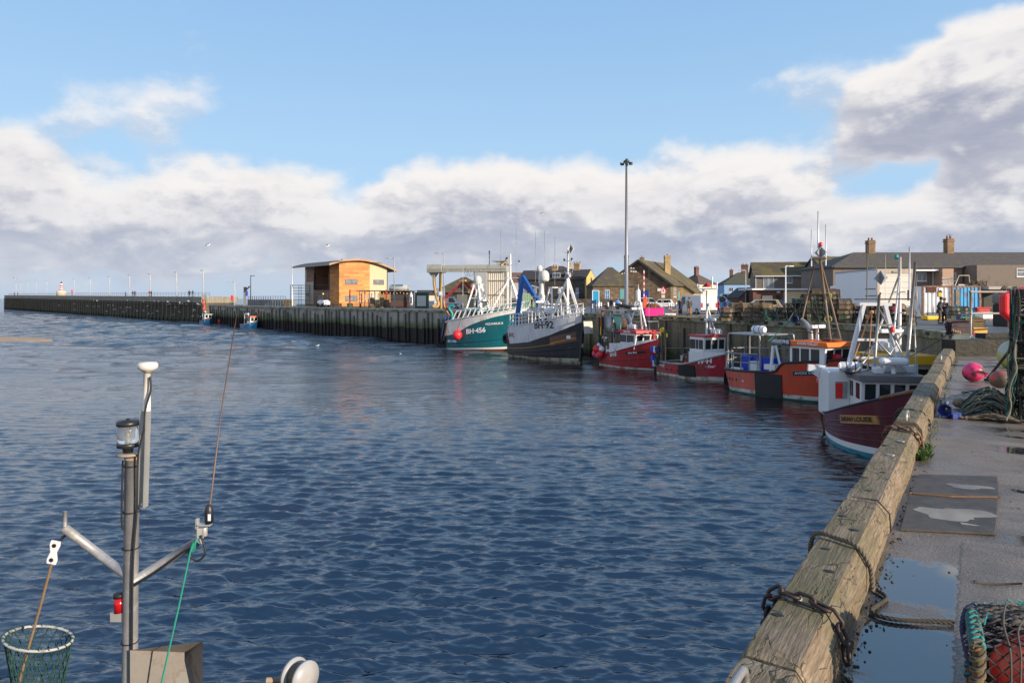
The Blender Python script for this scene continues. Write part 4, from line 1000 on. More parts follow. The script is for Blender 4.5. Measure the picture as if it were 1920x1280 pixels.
LBLUE=mat('pale_blue_render',(0.25,0.42,0.66),0.8,0.06,2.0); PALEW=mat('pale_render',(0.6,0.56,0.48),0.85,0.06,2.0)
ROOFG=mat('mossy_tile_roof',(0.085,0.066,0.045),0.9,0.3,3.0,c2=(0.13,0.105,0.03),c2amt=0.5,c2scale=0.45,rows=0.4)
ROOFT=mat('brown_slate_roof',(0.088,0.076,0.07),0.9,0.35,2.5,c2=(0.095,0.092,0.05),c2amt=0.38,c2scale=0.45,rows=0.4)
ROOFD=mat('dark_slate_roof',(0.05,0.045,0.045),0.85,0.3,4.0,rows=0.5); ROOFB=mat('olive_slate_roof',(0.075,0.075,0.055),0.85,0.25,2.0,rows=0.5)
WFRAME=mat('white_window_frame',(0.75,0.76,0.78),0.45,0.04); DFRAME=mat('dark_window_frame',(0.03,0.032,0.035),0.5,0.1)
PANE=mat('sky_lit_pane',(0.06,0.08,0.1),0.05,0.4,0.6,spec=0.9); CURT=mat('pane_with_curtain',(0.2,0.22,0.24),0.12,0.5,1.6,spec=0.8)
class Face:
 """A wall plane: o = lower left corner, u = along the wall, n = outward."""
 def __init__(s,o,u,n):s.o=Vector(o); s.u=Vector(u).normalized(); s.n=Vector(n).normalized()
 def P(s,a,z,d=0.0):return s.o+s.u*a+Vector((0,0,z))+s.n*d
 def slab(s,mb,a0,a1,z0,z1,d0,d1,mat=0):
  vs=[s.P(a,z,d) for d in (d0,d1) for a,z in ((a0,z0),(a1,z0),(a1,z1),(a0,z1))]
  fs=[(3,2,1,0),(4,5,6,7),(0,1,5,4),(1,2,6,5),(2,3,7,6),(3,0,4,7)]
  if s.u.cross(Vector((0,0,1))).dot(s.n)<0:fs=[f[::-1] for f in fs]
  return mb.add(vs,fs,mat)
def window(t,fc,a,z,w,h,fm=None,pm=None,mull=(0.5,),trans=(),fr=0.07,sill=True,name='window'):
 b=MB(); D=0.05
 fc.slab(b,a,a+w,z,z+fr,-0.02,D); fc.slab(b,a,a+w,z+h-fr,z+h,-0.02,D)
 fc.slab(b,a,a+fr,z+fr,z+h-fr,-0.02,D); fc.slab(b,a+w-fr,a+w,z+fr,z+h-fr,-0.02,D)
 for k in mull:fc.slab(b,a+w*k-fr*0.4,a+w*k+fr*0.4,z+fr,z+h-fr,-0.02,D-0.005)
 for k in trans:fc.slab(b,a+fr,a+w-fr,z+h*k-fr*0.35,z+h*k+fr*0.35,-0.02,D-0.01)
 f=b.build(name,fm or WFRAME,t)
 b=MB(); fc.slab(b,a+fr*0.5,a+w-fr*0.5,z+fr*0.5,z+h-fr*0.5,-0.02,0.022); b.build('pane',pm or PANE,f)
 if sill:
  b=MB(); fc.slab(b,a-0.06,a+w+0.06,z-0.08,z-0.002,0,0.1); b.build('sill',WFRAME if fm is None else fm,f)
 return f
def door(t,fc,a,w,h,m,z=0.02,name='door'):
 b=MB(); fc.slab(b,a,a+w,z,z+h,-0.02,0.04); d=b.build(name,m,t)
 b=MB(); fc.slab(b,a+w*0.82,a+w*0.9,z+h*0.45,z+h*0.5,0.04,0.08); b.build('handle',STEEL,d); return d
def chimney(t,c,w,d,z0,z1,m,pots=2,potm=None):
 b=MB(); b.box((c[0],c[1],(z0+z1)/2),(w,d,z1-z0)); b.box((c[0],c[1],z1-0.25),(w+0.16,d+0.16,0.16)); b.box((c[0],c[1],z1+0.06),(w+0.1,d+0.1,0.12))
 ch=b.build('chimney',m,t)
 for i in range(pots):
  x=c[0]+(i-(pots-1)/2)*w*0.5; pb=MB(); pb.lathe([(0.14,0),(0.12,0.3),(0.15,0.36),(0.13,0.42)],(x,c[1],z1+0.1),10); pb.build('chimney_pot',potm or mat('terracotta',(0.3,0.12,0.06),0.8),ch)
 return ch
def gable_house(name,label,cat,loc,rz,W,D,hw,hr,wm,rm,axis='x',over=0.3,hip=False,base=0.0,roof_t=0.16):
 """Local x runs along the front (front at y = 0 facing -y). axis = direction of the ridge."""
 t=thing(name,label,cat,loc,rz); b=MB()
 if axis=='x':
  if hip:b.box((W/2,D/2,hw/2-base/2),(W,D,hw+base))
  else :b.prism([(0,-base),(D,-base),(D,hw),(D/2,hw+hr-0.02),(0,hw)],'x',0,W)
 else :
  if hip:b.box((W/2,D/2,hw/2-base/2),(W,D,hw+base))
  else :b.prism([(0,-base),(W,-base),(W,hw),(W/2,hw+hr-0.02),(0,hw)],'y',0,D)
 b.build('wall',wm,t); b=MB(); o=over; k=hr/((D if axis=='x' else W)/2)*o
 if hip:
  i=min(W,D)/2
  r0,r1=((i,D/2),(W-i,D/2)) if axis=='x' else ((W/2,i),(W/2,D-i))
  e=[(-o,-o),(W+o,-o),(W+o,D+o),(-o,D+o)]; z0=hw-k
  vs=[(x,y,z0) for x,y in e]+[(x,y,z0+roof_t) for x,y in e]+[(r0[0],r0[1],hw+hr+roof_t),(r1[0],r1[1],hw+hr+roof_t)]
  fs=[(3,2,1,0)]+[(j,(j+1)%4,4+(j+1)%4,4+j) for j in range(4)]
  fs+=[(4,5,9,8),(5,6,9),(6,7,8,9),(7,4,8)] if axis=='x' else [(4,5,8),(5,6,9,8),(6,7,9),(7,4,8,9)]
  b.add(vs,fs)
 else :
  S=D if axis=='x' else W
  pl=[(-o,hw-k),(S/2,hw+hr),(S+o,hw-k),(S+o,hw-k+roof_t),(S/2,hw+hr+roof_t),(-o,hw-k+roof_t)]
  b.prism(pl,axis,-o,(W if axis=='x' else D)+o)
 rf=b.build('roof',rm,t); return t,rf
def faces(W,D):return {'f':Face((0,0,0),(1,0,0),(0,-1,0)),'r':Face((W,0,0),(0,1,0),(1,0,0)),'l':Face((0,D,0),(0,-1,0),(-1,0,0))}
def gutter(t,fc,a0,a1,z,m=None):
 b=MB(); fc.slab(b,a0,a1,z-0.13,z+0.05,0.3,0.42); return b.build('gutter',m or WFRAME,t)
def downpipe(t,fc,a,z0,z1,m=None):
 b=MB(); fc.slab(b,a,a+0.1,z0,z1,0.02,0.12); return b.build('downpipe',m or WFRAME,t)
 # ---- modern timber clad building with the arched roof
def modern():
 C=at(636,141); rz=R(40); W,D=11.3,17.2; t=thing('harbour_building','new timber clad building with an arched roof, sunlit orange boards and a corner balcony','building',C,rz)
 LITW=planks('sunlit_cedar',(0.55,0.235,0.065),0.42,0.3,gap=0.5); SHADEW=planks('shaded_cedar',(0.22,0.125,0.08),0.22,0.2,gap=0.6); GRC=planks('grey_panel',(0.42,0.38,0.33),1.1,0.06,gap=0.8); STU=mat('pale_stucco',(0.60,0.47,0.30),0.85,0.04,2.0)  # one cedar cladding: sunlight put into the orange tone, shade into the brown
 def top(x):
  u=(x+3.0)/(W+6.2); return 7.0+2.75*math.sin(PI*min(1,max(0,0.16+0.78*u)))**1.0*(1-0.02*u)-0.6*u*u
 def zt(x):return top(x)-0.05
 xs=[W*i/16 for i in range(17)]; wx=W*0.62; f=faces(W,D)
 b=MB(); p=[(0,0)]+[(wx,0)]+[(x,zt(x)) for x in xs[::-1] if x<=wx]; p=[(0,0),(wx,0),(wx,zt(wx))]+[(x,zt(x)) for x in xs[::-1] if x<wx-0.1]
 b.prism(p,'y',0,4.5); b.build('timber_wall',LITW,t)
 b=MB(); p=[(wx+0.003,0),(W,0),(W,zt(W)),]+[(x,zt(x)) for x in xs[::-1] if wx+0.1<x<W-0.1]+[(wx+0.003,zt(wx))]
 b.prism(p,'y',0.02,D); b.build('rendered_wall',STU,t)
 bz=3.35; zr=zt(0)
 b=MB(); b.box((wx/2,4.5+(D-4.5)/2,bz/2-0.05),(wx,D-4.5,bz-0.1)); b.build('ground_floor',SHADEW,t)
 b=MB(); b.box((wx/2+1.6,8.4,(bz+zr)/2),(wx-3.2,7.8,zr-bz)); b.build('recess_wall',SHADEW,t)
 b=MB(); b.box((wx/2,14.75,(bz+zr)/2),(wx,4.9,zr-bz-0.02)); b.build('corner_wall',SHADEW,t)
 b=MB(); f['l'].slab(b,0.25,4.6,0.3,bz+1.9,0.01,0.06); b.build('grey_cladding',GRC,t)
 b=MB(); b.box((1.7,8.4,bz+0.02),(3.5,7.7,0.2)); b.build('balcony_floor',DFRAME,t)
 b=MB()
 for i in range(15):y=4.6+7.6*i/14; b.box((0.02,y,bz+0.65),(0.05,0.05,1.1))
 b.box((0.02,8.4,bz+1.2),(0.06,7.7,0.06)); b.build('balcony_railing',DSTEEL,t)
 b=MB(); b.box((0.05,12.25,5.2),(0.35,0.3,3.8)); b.box((0.05,4.62,5.2),(0.3,0.25,3.8)); b.build('dark_post',DFRAME,t)
 fl=Face((3.2,12.3,0),(0,-1,0),(-1,0,0))
 for a,w_,z,h in ((0.4,1.3,bz+0.15,2.1),(2.4,0.6,bz+0.9,1.1),(4.6,1.8,bz+0.15,2.1)):window(t,fl,a,z,w_,h,DFRAME,CURT,sill=False,mull=(0.5,) if w_>1 else ())
 window(t,f['l'],1.1,bz+0.45,2.2,1.3,DFRAME,CURT,mull=(0.33,0.66),sill=False); window(t,f['l'],0.2,bz+2.0,0.6,2.6,WFRAME,CURT,mull=(),sill=False)
 window(t,f['l'],1.2,0.6,2.0,1.9,DFRAME,CURT,sill=False); window(t,f['l'],6.5,0.3,3.4,2.2,DFRAME,CURT,mull=(0.33,0.66),sill=False)
 for a in (1.35,7.9):
  window(t,f['f'],a,4.55,2.75 if a<3 else 2.5,1.05,DFRAME,CURT,mull=(0.55,0.8),sill=False)
 window(t,f['f'],1.35,1.0,2.75,1.15,DFRAME,CURT,mull=(0.33,0.66),sill=False)
 b=MB(); n=28; pt,pb=[],[]
 for i in range(n+1):
  x=-2.6+(W+4.6)*i/n; pt.append((x,top(x)+0.22)); pb.append((x,top(x)-0.03))
 b.prism(pt[::-1]+pb,'y',-0.9,D+1.2,smooth=False); b.build('roof',mat('dark_sheet_roof',(0.06,0.062,0.07),0.6),t)
 b=MB(); b.prism([(x,z+0.06) for x,z in pt[::-1]]+[(x,z-0.08) for x,z in pb],'y',-0.98,-0.9); b.build('fascia',planks('copper_fascia',(0.4,0.24,0.14),3.0,0.1),t)
 b=MB(); b.box((-2.63,D/2,top(-2.6)+0.1),(0.08,D+2.1,0.4)); b.build('eaves_board',mat('grey_eaves',(0.36,0.3,0.26),0.7),t)
 downpipe(t,f['f'],W-0.15,0,zt(W),DSTEEL); b=MB(); b.cyl((5,9,top(5)),(5,9,top(5)+0.7),0.12); b.build('flue',DSTEEL,t)
modern()
def scaffold():
 t=thing('scaffold_tower','grey scaffold tower standing at the end of the timber clad building','scaffold',at(549,150),R(30)); W,D,H=3.6,2.2,4.6
 b=MB()
 for x in (0,W/2,W):
  for y in (0,D):b.cyl((x,y,0),(x,y,H),0.055,n=6)
 b.build('standards',GALV,t); b=MB()
 for z in (1.3,1.9,2.5,3.3,3.9,4.5):
  for y in (0,D):b.cyl((-0.2,y,z),(W+0.2,y,z),0.05,n=6)
  for x in (0,W/2,W):b.cyl((x,-0.2,z),(x,D+0.2,z),0.05,n=6)
 b.build('ledgers',GALV,t); b=MB(); b.box((W/2,D/2,2.75),(W,D*0.8,0.08)); b.build('boards',WOODP,t)
scaffold()
# ---- bar hut with dark cladding and lights
def bar_hut():
 t=thing('bar_hut','long low dark bar hut with festoon lights and striped flags, right of the timber building','hut',at(674,121),R(-4)); W,D,H=9.0,4.0,2.9; f=faces(W,D)
 b=MB(); b.box((W/2+1.9,D/2,H/2),(W-3.8,D,H)); b.build('wall',planks('charcoal_boards',(0.05,0.048,0.05),0.2,0.2),t)
 b=MB(); b.box((W/2,D/2-0.3,H+0.06),(W+0.6,D+1.2,0.14)); b.build('roof',mat('felt_roof',(0.12,0.12,0.13),0.8),t)
 b=MB(); f['f'].slab(b,3.75,5.6,0.9,2.7,0.0,0.06); b.build('serving_front',planks('pine_boards',(0.42,0.26,0.11),0.18,0.15),t)
 b=MB(); f['f'].slab(b,5.6,W,0.02,1.2,0.0,0.05); b.build('brown_skirting',planks('brown_skirt',(0.11,0.055,0.04),0.2,0.2),t)
 window(t,f['f'],3.9,1.3,1.1,1.0,DFRAME,GLASS,sill=False)
 for k in range(5):
  b=MB(); b.box((0.05+k*0.9,0,H/2),(0.1,0.1,H)); b.build('porch_post',DSTEEL,t)
 STR=mat('striped_flag_cloth',(0.12,0.2,0.36),0.8,0.1); WST=mat('white_flag_cloth',(0.6,0.62,0.66),0.8,0.1)
 for k in range(6):
  b=MB(); b.box((0.4+k*0.6,-0.02,1.6),(0.22,0.03,1.7)); fl=b.build('feather_flag',STR,t); b=MB(); b.box((0.4+k*0.6+0.03,-0.045,1.85),(0.09,0.02,0.9)); b.build('flag_panel',WST,fl)
 lm=bpy.data.materials.new('lit_bulb'); lm.use_nodes=True; bs=lm.node_tree.nodes['Principled BSDF']; bs.inputs['Base Color'].default_value=(1,0.45,0.1,1); bs.inputs['Emission Color'].default_value=(1,0.5,0.12,1); bs.inputs['Emission Strength'].default_value=1.6
 b=MB(); pts=[]
 for k in range(15):
  x=0.2+k*0.6; z=2.62-0.12*math.sin(PI*((k%4)/4)); pts.append((x,-0.25,z));
 for p in pts:b.ball(p,0.065,8,5)
 b.build('festoon_bulbs',lm,t); b=MB(); b.tube(pts,0.012,4); b.build('cable',BLACK,t)
bar_hut()
tk=thing('horizontal_tank','pale horizontal tank on the roof behind the bar hut','tank',at(748,128,QZ+3.0),R(-6)); b=MB(); b.tube([(-1.9,0,0.55),(-1.6,0,0.55),(1.6,0,0.55),(1.9,0,0.55)],[0.3,0.62,0.62,0.3],16); b.build('shell',mat('grey_tank',(0.42,0.42,0.38),0.6,0.1),tk); b=MB(); b.box((-0.1,-0.3,1.0),(2.0,0.5,0.5)); b.build('blue_walkway',mat('blue_grey_box',(0.12,0.2,0.3),0.6),tk,bevel=0.04); b=MB(); b.box((-1.2,0,0.0),(0.2,1,1.2)); b.box((1.2,0,0.0),(0.2,1,1.2)); b.box((0,0.3,-1.6),(3,1,2.6)); b.build('cradle',DSTEEL,tk)
ks=thing('paddle_board','upright white and dark paddle board leaning on the end of the bar hut','board',at(771,119.5)); b=MB(); b.loft([[Vector((w_*math.cos(a),0.06*math.sin(a),z)) for a in [2*PI*i/10 for i in range(10)]] for z,w_ in ((0,0.05),(0.3,0.22),(1.2,0.3),(2.2,0.24),(2.75,0.04))]); b.build('board',WHITE2,ks); b=MB(); b.box((0,-0.07,1.3),(0.26,0.02,1.2)); b.build('deck_pad',NAVYP,ks)
t=thing('green_kiosk','dark green kiosk with a white roller shutter beside the ice plant','kiosk',at(778,114)); b=MB(); b.box((1.05,1,1.25),(2.1,2.0,2.5)); b.build('wall',mat('bottle_green',(0.01,0.08,0.055),0.5,0.1),t); b=MB(); b.box((1.1,-0.03,1.2),(1.5,0.06,1.75)); b.build('shutter',planks('white_slats',(0.62,0.62,0.6),0.1,0.04,gap=0.75),t); b=MB(); b.box((1.05,1,2.56),(2.3,2.2,0.1)); b.build('roof',mat('bottle_green',(0,0,0)),t)
# ---- ice plant: corrugated tower with the long delivery gantry
def corr(name,c,pitch=0.3,rust=None,amt=0.3):
 m=mat(name,c,0.55,0.08,1.5,c2=rust,c2amt=amt,c2scale=1.1,stretch=(1.5,1.5,0.5),metal=0.0); return m
def corr_panel(mb,p0,p1,z0,z1,pitch=0.32,depth=0.07,flip=1):
 p0=Vector(p0); p1=Vector(p1); d=p1-p0; Ls=d.length; d.normalize(); n_=Vector((d.y,-d.x,0))*flip; k=int(Ls/pitch); pts=[]
 for i in range(k):
  for q,dd in ((0,0),(0.3,0),(0.45,depth),(0.85,depth)):pts.append(p0+d*((i+q)*Ls/k)+n_*dd)
 pts.append(p1); vs=[Vector((p.x,p.y,z)) for z in (z0,z1) for p in pts]; m=len(pts)
 mb.add(vs,[(i,i+1,m+i+1,m+i) if flip>0 else (m+i,m+i+1,i+1,i) for i in range(m-1)])
def ice_plant():
 Y=106; t=thing('ice_plant','tall cream corrugated ice tower with a long grey delivery gantry on angled pipe legs','ice plant',at(890,Y),R(-14)); sc_=Y/F
 H=508; top=(572-507)*sc_+0.4; CRM=corr('cream_corrugated',(0.68,0.62,0.52),rust=(0.3,0.2,0.12),amt=0.24); GRYP=mat('pale_grey_panel',(0.42,0.43,0.43),0.6,0.1,1.0); GAN=mat('grey_gantry',(0.33,0.33,0.29),0.7,0.15,1.0,c2=(0.2,0.19,0.15),c2amt=0.35)
 b=MB(); b.box((2.55,2.1,top/2),(4.7,3.7,top)); corr_panel(b,(2.1,0.1,0),(5.05,0.1,0),0.1,top); b.build('tower',CRM,t)
 b=MB(); b.box((1.0,0.2,top/2+0.6),(2.0,0.7,top-1.2)); b.build('side_panel',GRYP,t,bevel=0.03)
 b=MB()
 for x in (0,2.06,5.1):b.box((x,0.05,top/2),(0.22,0.22,top))
 for z in (2.2,4.4):b.box((2.55,-0.06,z),(5.0,0.12,0.1))
 b.build('frame_columns',mat('grey_steel_section',(0.4,0.38,0.33),0.6),t)
 x0=(795-890)*sc_; x1=(952-890)*sc_; z0=top
 b=MB(); b.prism([(-0.1,z0),(1.6,z0),(1.7,z0+0.5),(1.55,z0+1.05),(0.05,z0+1.05),(-0.2,z0+0.5)],'x',x0+2.6,x1); b.build('gantry',GAN,t,bevel=0.05)
 b=MB(); b.prism([(-0.2,z0-0.1),(1.8,z0-0.1),(1.9,z0+0.5),(1.7,z0+1.2),(-0.1,z0+1.2),(-0.35,z0+0.5)],'x',x0+0.05,x0+2.55); b.prism([(x0+0.1,z0-0.05),(x0+1.6,z0-0.05),(x0+1.1,z0-0.75),(x0+0.65,z0-0.75)],'y',0.3,1.2); b.build('gantry_head',GAN,t,bevel=0.06)
 b=MB()
 for i in range(9):b.box((x0+3.4+i*0.9,-0.15,z0+0.22),(0.1,0.06,0.4))
 b.box(((x0+x1)/2+1.2,-0.17,z0+0.02),(x1-x0-2.6,0.14,0.12)); b.build('gantry_ribs',mat('grey_steel_section',(0,0,0)),t)
 TUBE=mat('ochre_pipe',(0.42,0.27,0.09),0.6,0.2,1.0,c2=(0.25,0.24,0.2),c2amt=0.3)
 b=MB(); b.tube(smoothpath([(x0+0.9,0.7,z0-0.6),(x0+1.0,0.6,z0-2.0),(x0+1.5,0.3,1.8),(x0+1.85,0.1,0.9),(x0+1.75,-0.1,0.35),(x0+1.2,-0.3,0.3),(x0+1.1,-0.4,0.6)],8),0.24,10); b.build('delivery_hose',TUBE,t)
 b=MB(); b.cyl((x0+1.75,1.2,z0),(x0+1.7,1.2,0),0.15,n=8); b.build('rear_leg',DSTEEL,t); b=MB(); b.cyl((x0+2.25,0.2,z0),(x0+2.3,0.2,0),0.17,n=8); b.build('front_leg',TUBE,t)
 b=MB(); b.box((x0+2.3,-0.02,2.4),(0.5,0.05,0.6)); b.build('notice',LETW,t); b=MB(); b.box((4.4,1.2,top+1.35),(2.0,2.0,0.5)); b.box((3.9,1.2,top+1.62),(2.6,2.4,0.08)); b.build('top_housing',GRYP,t)
 b=MB(); b.cyl((3.4-1.2,0.6,top+1),(3.4-1.2,0.6,top+3.0),0.06,n=6); b.box((2.2,.6,top+3.0),(0.16,0.16,0.5)); b.build('aerial',DSTEEL,t)
 b=MB(); b.tube([(x1-0.9,0,z0+0.9),(x1-0.3,0,z0+1.4),(x1,0,z0+2.1)],0.13,8); b.build('upper_hose',TUBE,t)
 for k in range(3):
  b=MB(); b.tube(catenary((x0+6.2+k*0.3,-0.25,z0+0.1),(x0+6.9+k*0.5,-0.25,z0+0.1),0.8),0.02,5); b.build('cable_loop',BLACK,t)
ice_plant()
# ---- fish shed behind
def shed():
 P0=at(815,128); W=(912-815)/F*128
 t,rf=gable_house('fish_shed','low dark shed with a mossy hipped roof and yellow stone gable behind the ice plant','shed',P0,R(-6),W,9,2.9,2.7,mat('dark_green_cladding',(0.035,0.045,0.045),0.7),ROOFG,hip=True,over=0.4)
 f=faces(W,9); b=MB(); f['f'].slab(b,4.2,6.2,0.05,2.4,0,0.06); b.build('roller_door',planks('grey_door',(0.16,0.16,0.14),0.12,0.05,gap=0.8),t)
 b=MB(); b.prism([(6.4,2.6),(9.4,2.6),(9.4,3.1),(7.9,5.2),(6.4,3.1)],'y',-0.45,2.6); b.build('stone_gable',STONEL,t); b=MB(); b.prism([(6.1,2.95),(7.9,5.35),(9.7,2.95),(9.7,3.15),(7.9,5.6),(6.1,3.15)],'y',-0.6,3.0); b.build('gable_roof',ROOFG,t)
 b=MB(); b.box((1.4,-1.2,1.75),(1.6,0.3,3.5)); b.build('grey_screen',mat('blue_grey_panel',(0.25,0.3,0.36),0.6),t)
shed()
# ---- dark stone terrace with yellow gable
def terrace():
 Y=172; P0=at(972,Y); W=(1095-972)/F*Y+1.0; hw=Z_(524,Y)-QZ; hr=Z_(513,Y)-QZ-hw
 t,rf=gable_house('stone_terrace','dark stone terrace with dormers and a bright yellow end gable','houses',P0,R(-24),W,8,hw,hr+0.8,STONED,ROOFD,over=0.25); f=faces(W,8)
 b=MB(); b.prism([(-0.02,0),(8.02,0),(8.02,hw),(4,hw+hr+0.76),(-0.02,hw)],'x',W+0.01,W+0.25); b.build('yellow_gable',YREND,t)
 for i,a in enumerate((1.4,4.2,8.4,10.6,13.4,15.2)):window(t,f['f'],a,2.9,0.75,1.25,pm=CURT); window(t,f['f'],a,0.3,0.9,1.4,pm=PANE)
 for a,w_ in ((9.0,2.2),(12.4,1.5)):
  b=MB(); b.box((a+w_/2,1.5,hw+0.9),(w_,2.4,1.5)); d=b.build('dormer',ROOFD,t); fd=Face((a,0.3,hw+0.2),(1,0,0),(0,-1,0)); b=MB()
  fd.slab(b,0.08,w_-0.08,0.15,1.35,0,0.05); b.build('dormer_frame',WFRAME,d); b=MB()
  for k in range(3):fd.slab(b,0.2+k*(w_-0.3)/3,0.1+(k+1)*(w_-0.3)/3,0.3,1.2,0.05,0.07)
  b.build('dormer_panes',PANE,d)
 chimney(t,(13.6+0.6,4,0),1.5,0.8,hw+hr-0.2,hw+hr+2.4,STONEL,3); chimney(t,(8.3,4,0),1.4,0.8,hw+hr-0.2,hw+hr+1.8,STONEL,2)
 b=MB(); b.box((W-2.0,-1.6,1.4),(1.0,3,2.8)); b.box((5.5,-1.2,1.2),(3.5,2.2,2.4)); b.build('porch',WFRAME,t)
 t2,_=gable_house('hill_house','pale house with a big dark hipped roof rising above the dark stone terrace','house',at(1012,210),R(10),13,9,Z_(513,210)-QZ,Z_(498,210)-Z_(513,210),PALEW,ROOFD,hip=True); chimney(t2,(10.5,4,0),1.2,0.9,Z_(512,210)-QZ,Z_(494,210)-QZ,STONEL,2)
 t3,_=gable_house('distant_house','grey roofed house between the ice tower and the dark stone terrace','house',at(952,190),R(20),7,7,6.2,2.6,mat('grey_render',(0.3,0.3,0.3),0.8),mat('red_brown_roof',(0.12,0.07,0.055),0.85),over=0.2)
terrace()
t=thing('green_container','pale green metal container on the quay behind the white trawler mast','container',at(972,128),R(8)); b=MB(); b.box((1.9,1.2,1.3),(3.9,2.4,2.6)); corr_panel(b,(0,-0.01,0),(3.85,-0.01,0),0.1,2.5); b.build('box',mat('pale_green_paint',(0.22,0.33,0.22),0.6,0.12),t)
# ---- harbour office: stone building with the big low pitched gable
def office():
 Y=150; C=at(1258,Y,QZ)
 a=R(37)
 t=thing('harbour_office','wide brown stone harbour office with a big low pitched mossy roof and a shaded gable','building',C,0)
 gd=Vector((-math.cos(R(12)),-math.sin(R(-14)),0)).normalized()
 ld=Vector((math.sin(R(30)),math.cos(R(30)),0)).normalized()
 GW=14.5; LW=21; hw=4.9; hr=5.1
 def P(g,l,z):p=gd*g+ld*l; return Vector((p.x,p.y,z))
 b=MB(); pr=[(0,0),(GW,0),(GW,hw-0.4),(GW*0.47,hw+hr),(0,hw)]
 vs=[P(g,0,z) for g,z in pr]+[P(g,LW,z) for g,z in pr]; n=5
 b.add(vs,[tuple(range(n))[::-1],tuple(range(n,2*n))]+[(i,(i+1)%n,n+(i+1)%n,n+i)[::1] for i in range(n)]); b.build('wall',STONE,t)
 b=MB(); o=0.06; nfl=Vector((ld.y,-ld.x,0)); b.add([P(0.1,-0.02,0)+nfl*o,P(0,LW,0)+nfl*o,P(0,LW,hw-0.02)+nfl*o,P(0.1,-0.02,hw-0.02)+nfl*o,P(0.1,-0.02,0),P(0,LW,0),P(0,LW,hw),P(0.1,-0.02,hw)],[(0,1,2,3),(4,0,3,7),(1,5,6,2)]); b.build('lit_flank',STONEL,t)  # flank and bay in paler yellow stone, sunlight put into the colour
 b=MB(); ov=0.7; sl=hr/(GW*0.47)
 def roofside(g0,z0,g1,z1,l0,l1,th=0.22):
  vs=[P(g0,l0,z0),P(g1,l0,z1),P(g1,l1,z1),P(g0,l1,z0)]; vs2=[v+Vector((0,0,th)) for v in vs]; b.add(vs+vs2,[(0,1,2,3),(7,6,5,4),(0,4,5,1),(1,5,6,2),(2,6,7,3),(3,7,4,0)])
 roofside(-ov,hw-ov*sl,GW*0.47,hw+hr,-0.8,LW+0.5); sl2=(hr+0.4)/(GW*0.53); roofside(GW+2.4,hw-0.4-2.4*sl2,GW*0.47,hw+hr,-0.8,LW+0.5)
 roofside(-3.2,hw-3.2*sl+0.25,0.4,hw+0.4*sl+0.25,7.2,14.6); rf=b.build('roof',ROOFG,t)
 b=MB()
 for g0,z0,g1,z1 in ((-ov,hw-ov*sl,GW*0.47,hw+hr),(GW*0.47,hw+hr,GW+2.4,hw-0.4-2.4*sl2)):b.bar(P(g0,-0.86,z0+0.05),P(g1,-0.86,z1+0.05),0.12,0.42)
 b.build('bargeboard',DFRAME,t)
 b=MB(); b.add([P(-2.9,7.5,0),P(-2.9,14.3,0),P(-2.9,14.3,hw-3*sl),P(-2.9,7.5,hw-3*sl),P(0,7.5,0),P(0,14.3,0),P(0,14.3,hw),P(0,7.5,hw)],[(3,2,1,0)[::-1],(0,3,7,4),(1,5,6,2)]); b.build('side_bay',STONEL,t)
 fl=Face(P(0.1,0,0)+nfl*0.07,ld,nfl); fb=Face(P(-2.9,7.5,0)+nfl*0.01,ld,nfl)
 for aa in (2.0,3.2):window(t,fl,aa,1.9,0.75,2.5,mull=(),trans=(0.33,0.66),pm=GLASS)
 for aa in (0.8,2.8,4.8):window(t,fb,aa,0.9,0.9,1.7,pm=GLASS)
 for aa in (15.5,18):window(t,fl,aa,1.5,0.8,1.9,pm=GLASS)
 door(t,fl,5.7,0.95,3.2,mat('teal_door',(0.1,0.3,0.32),0.5))
 fg=Face(P(GW,0,0),-gd,Vector((gd.y,-gd.x,0)) if Vector((gd.y,-gd.x,0)).y<0 else Vector((-gd.y,gd.x,0)))
 door(t,fg,0.6,1.1,4.4,mat('teal_door',(0,0,0))); b=MB(); fg.slab(b,8.2,9.7,1.6,3.4,0,0.08); b.build('blue_notice_board',mat('royal_blue_sign',(0.01,0.06,0.3),0.5),t)
 b=MB(); fg.slab(b,11.6,12.6,3.2,3.8,0,0.08); b.build('white_plaque',LETW,t)
 for aa,zz_ in ((5.7,8.2),(6.3,8.2),(5.7,7.5),(6.2,7.4),(6.7,7.4),(3.7,7.0),(4.3,7.1)):
  b=MB(); fg.slab(b,aa,aa+0.38,zz_,zz_+0.28,0,0.06); b.build('wall_lettering_block',WFRAME,t)
 c=P(3.3,8.5,0); chimney(t,(c.x,c.y),1.3,1.3,hw+2.0,hw+hr+1.4,STONEL,1,mat('terracotta',(0,0,0)))
 for g,l,h in ((11.8,6.0,2.4),(9.4,9.5,2.0)):
  c=P(g,l,0); chimney(t,(c.x,c.y),0.9,0.8,hw+1.5,hw+hr+h-0.9,STONE,1)
 t2,_=gable_house('stone_wing','low brown stone wing with hipped tile roof left of the tall lamp mast','building',at(1112,148),R(3),(1190-1112)/F*148,8,4.5,3.9,STONE,mat('grey_brown_tiles',(0.075,0.065,0.055),0.9,0.25,3.0,c2=(0.11,0.1,0.04),c2amt=0.4,c2scale=0.6),hip=True,over=0.3)
 f=faces(9,8); window(t2,f['f'],2.6,1.2,1.0,2.3,trans=(0.5,),pm=mat('blue_glass',(0.05,0.2,0.4),0.1,0.2))
 door(t2,f['f'],5.9,0.9,3.6,mat('teal_door',(0,0,0)))
office()
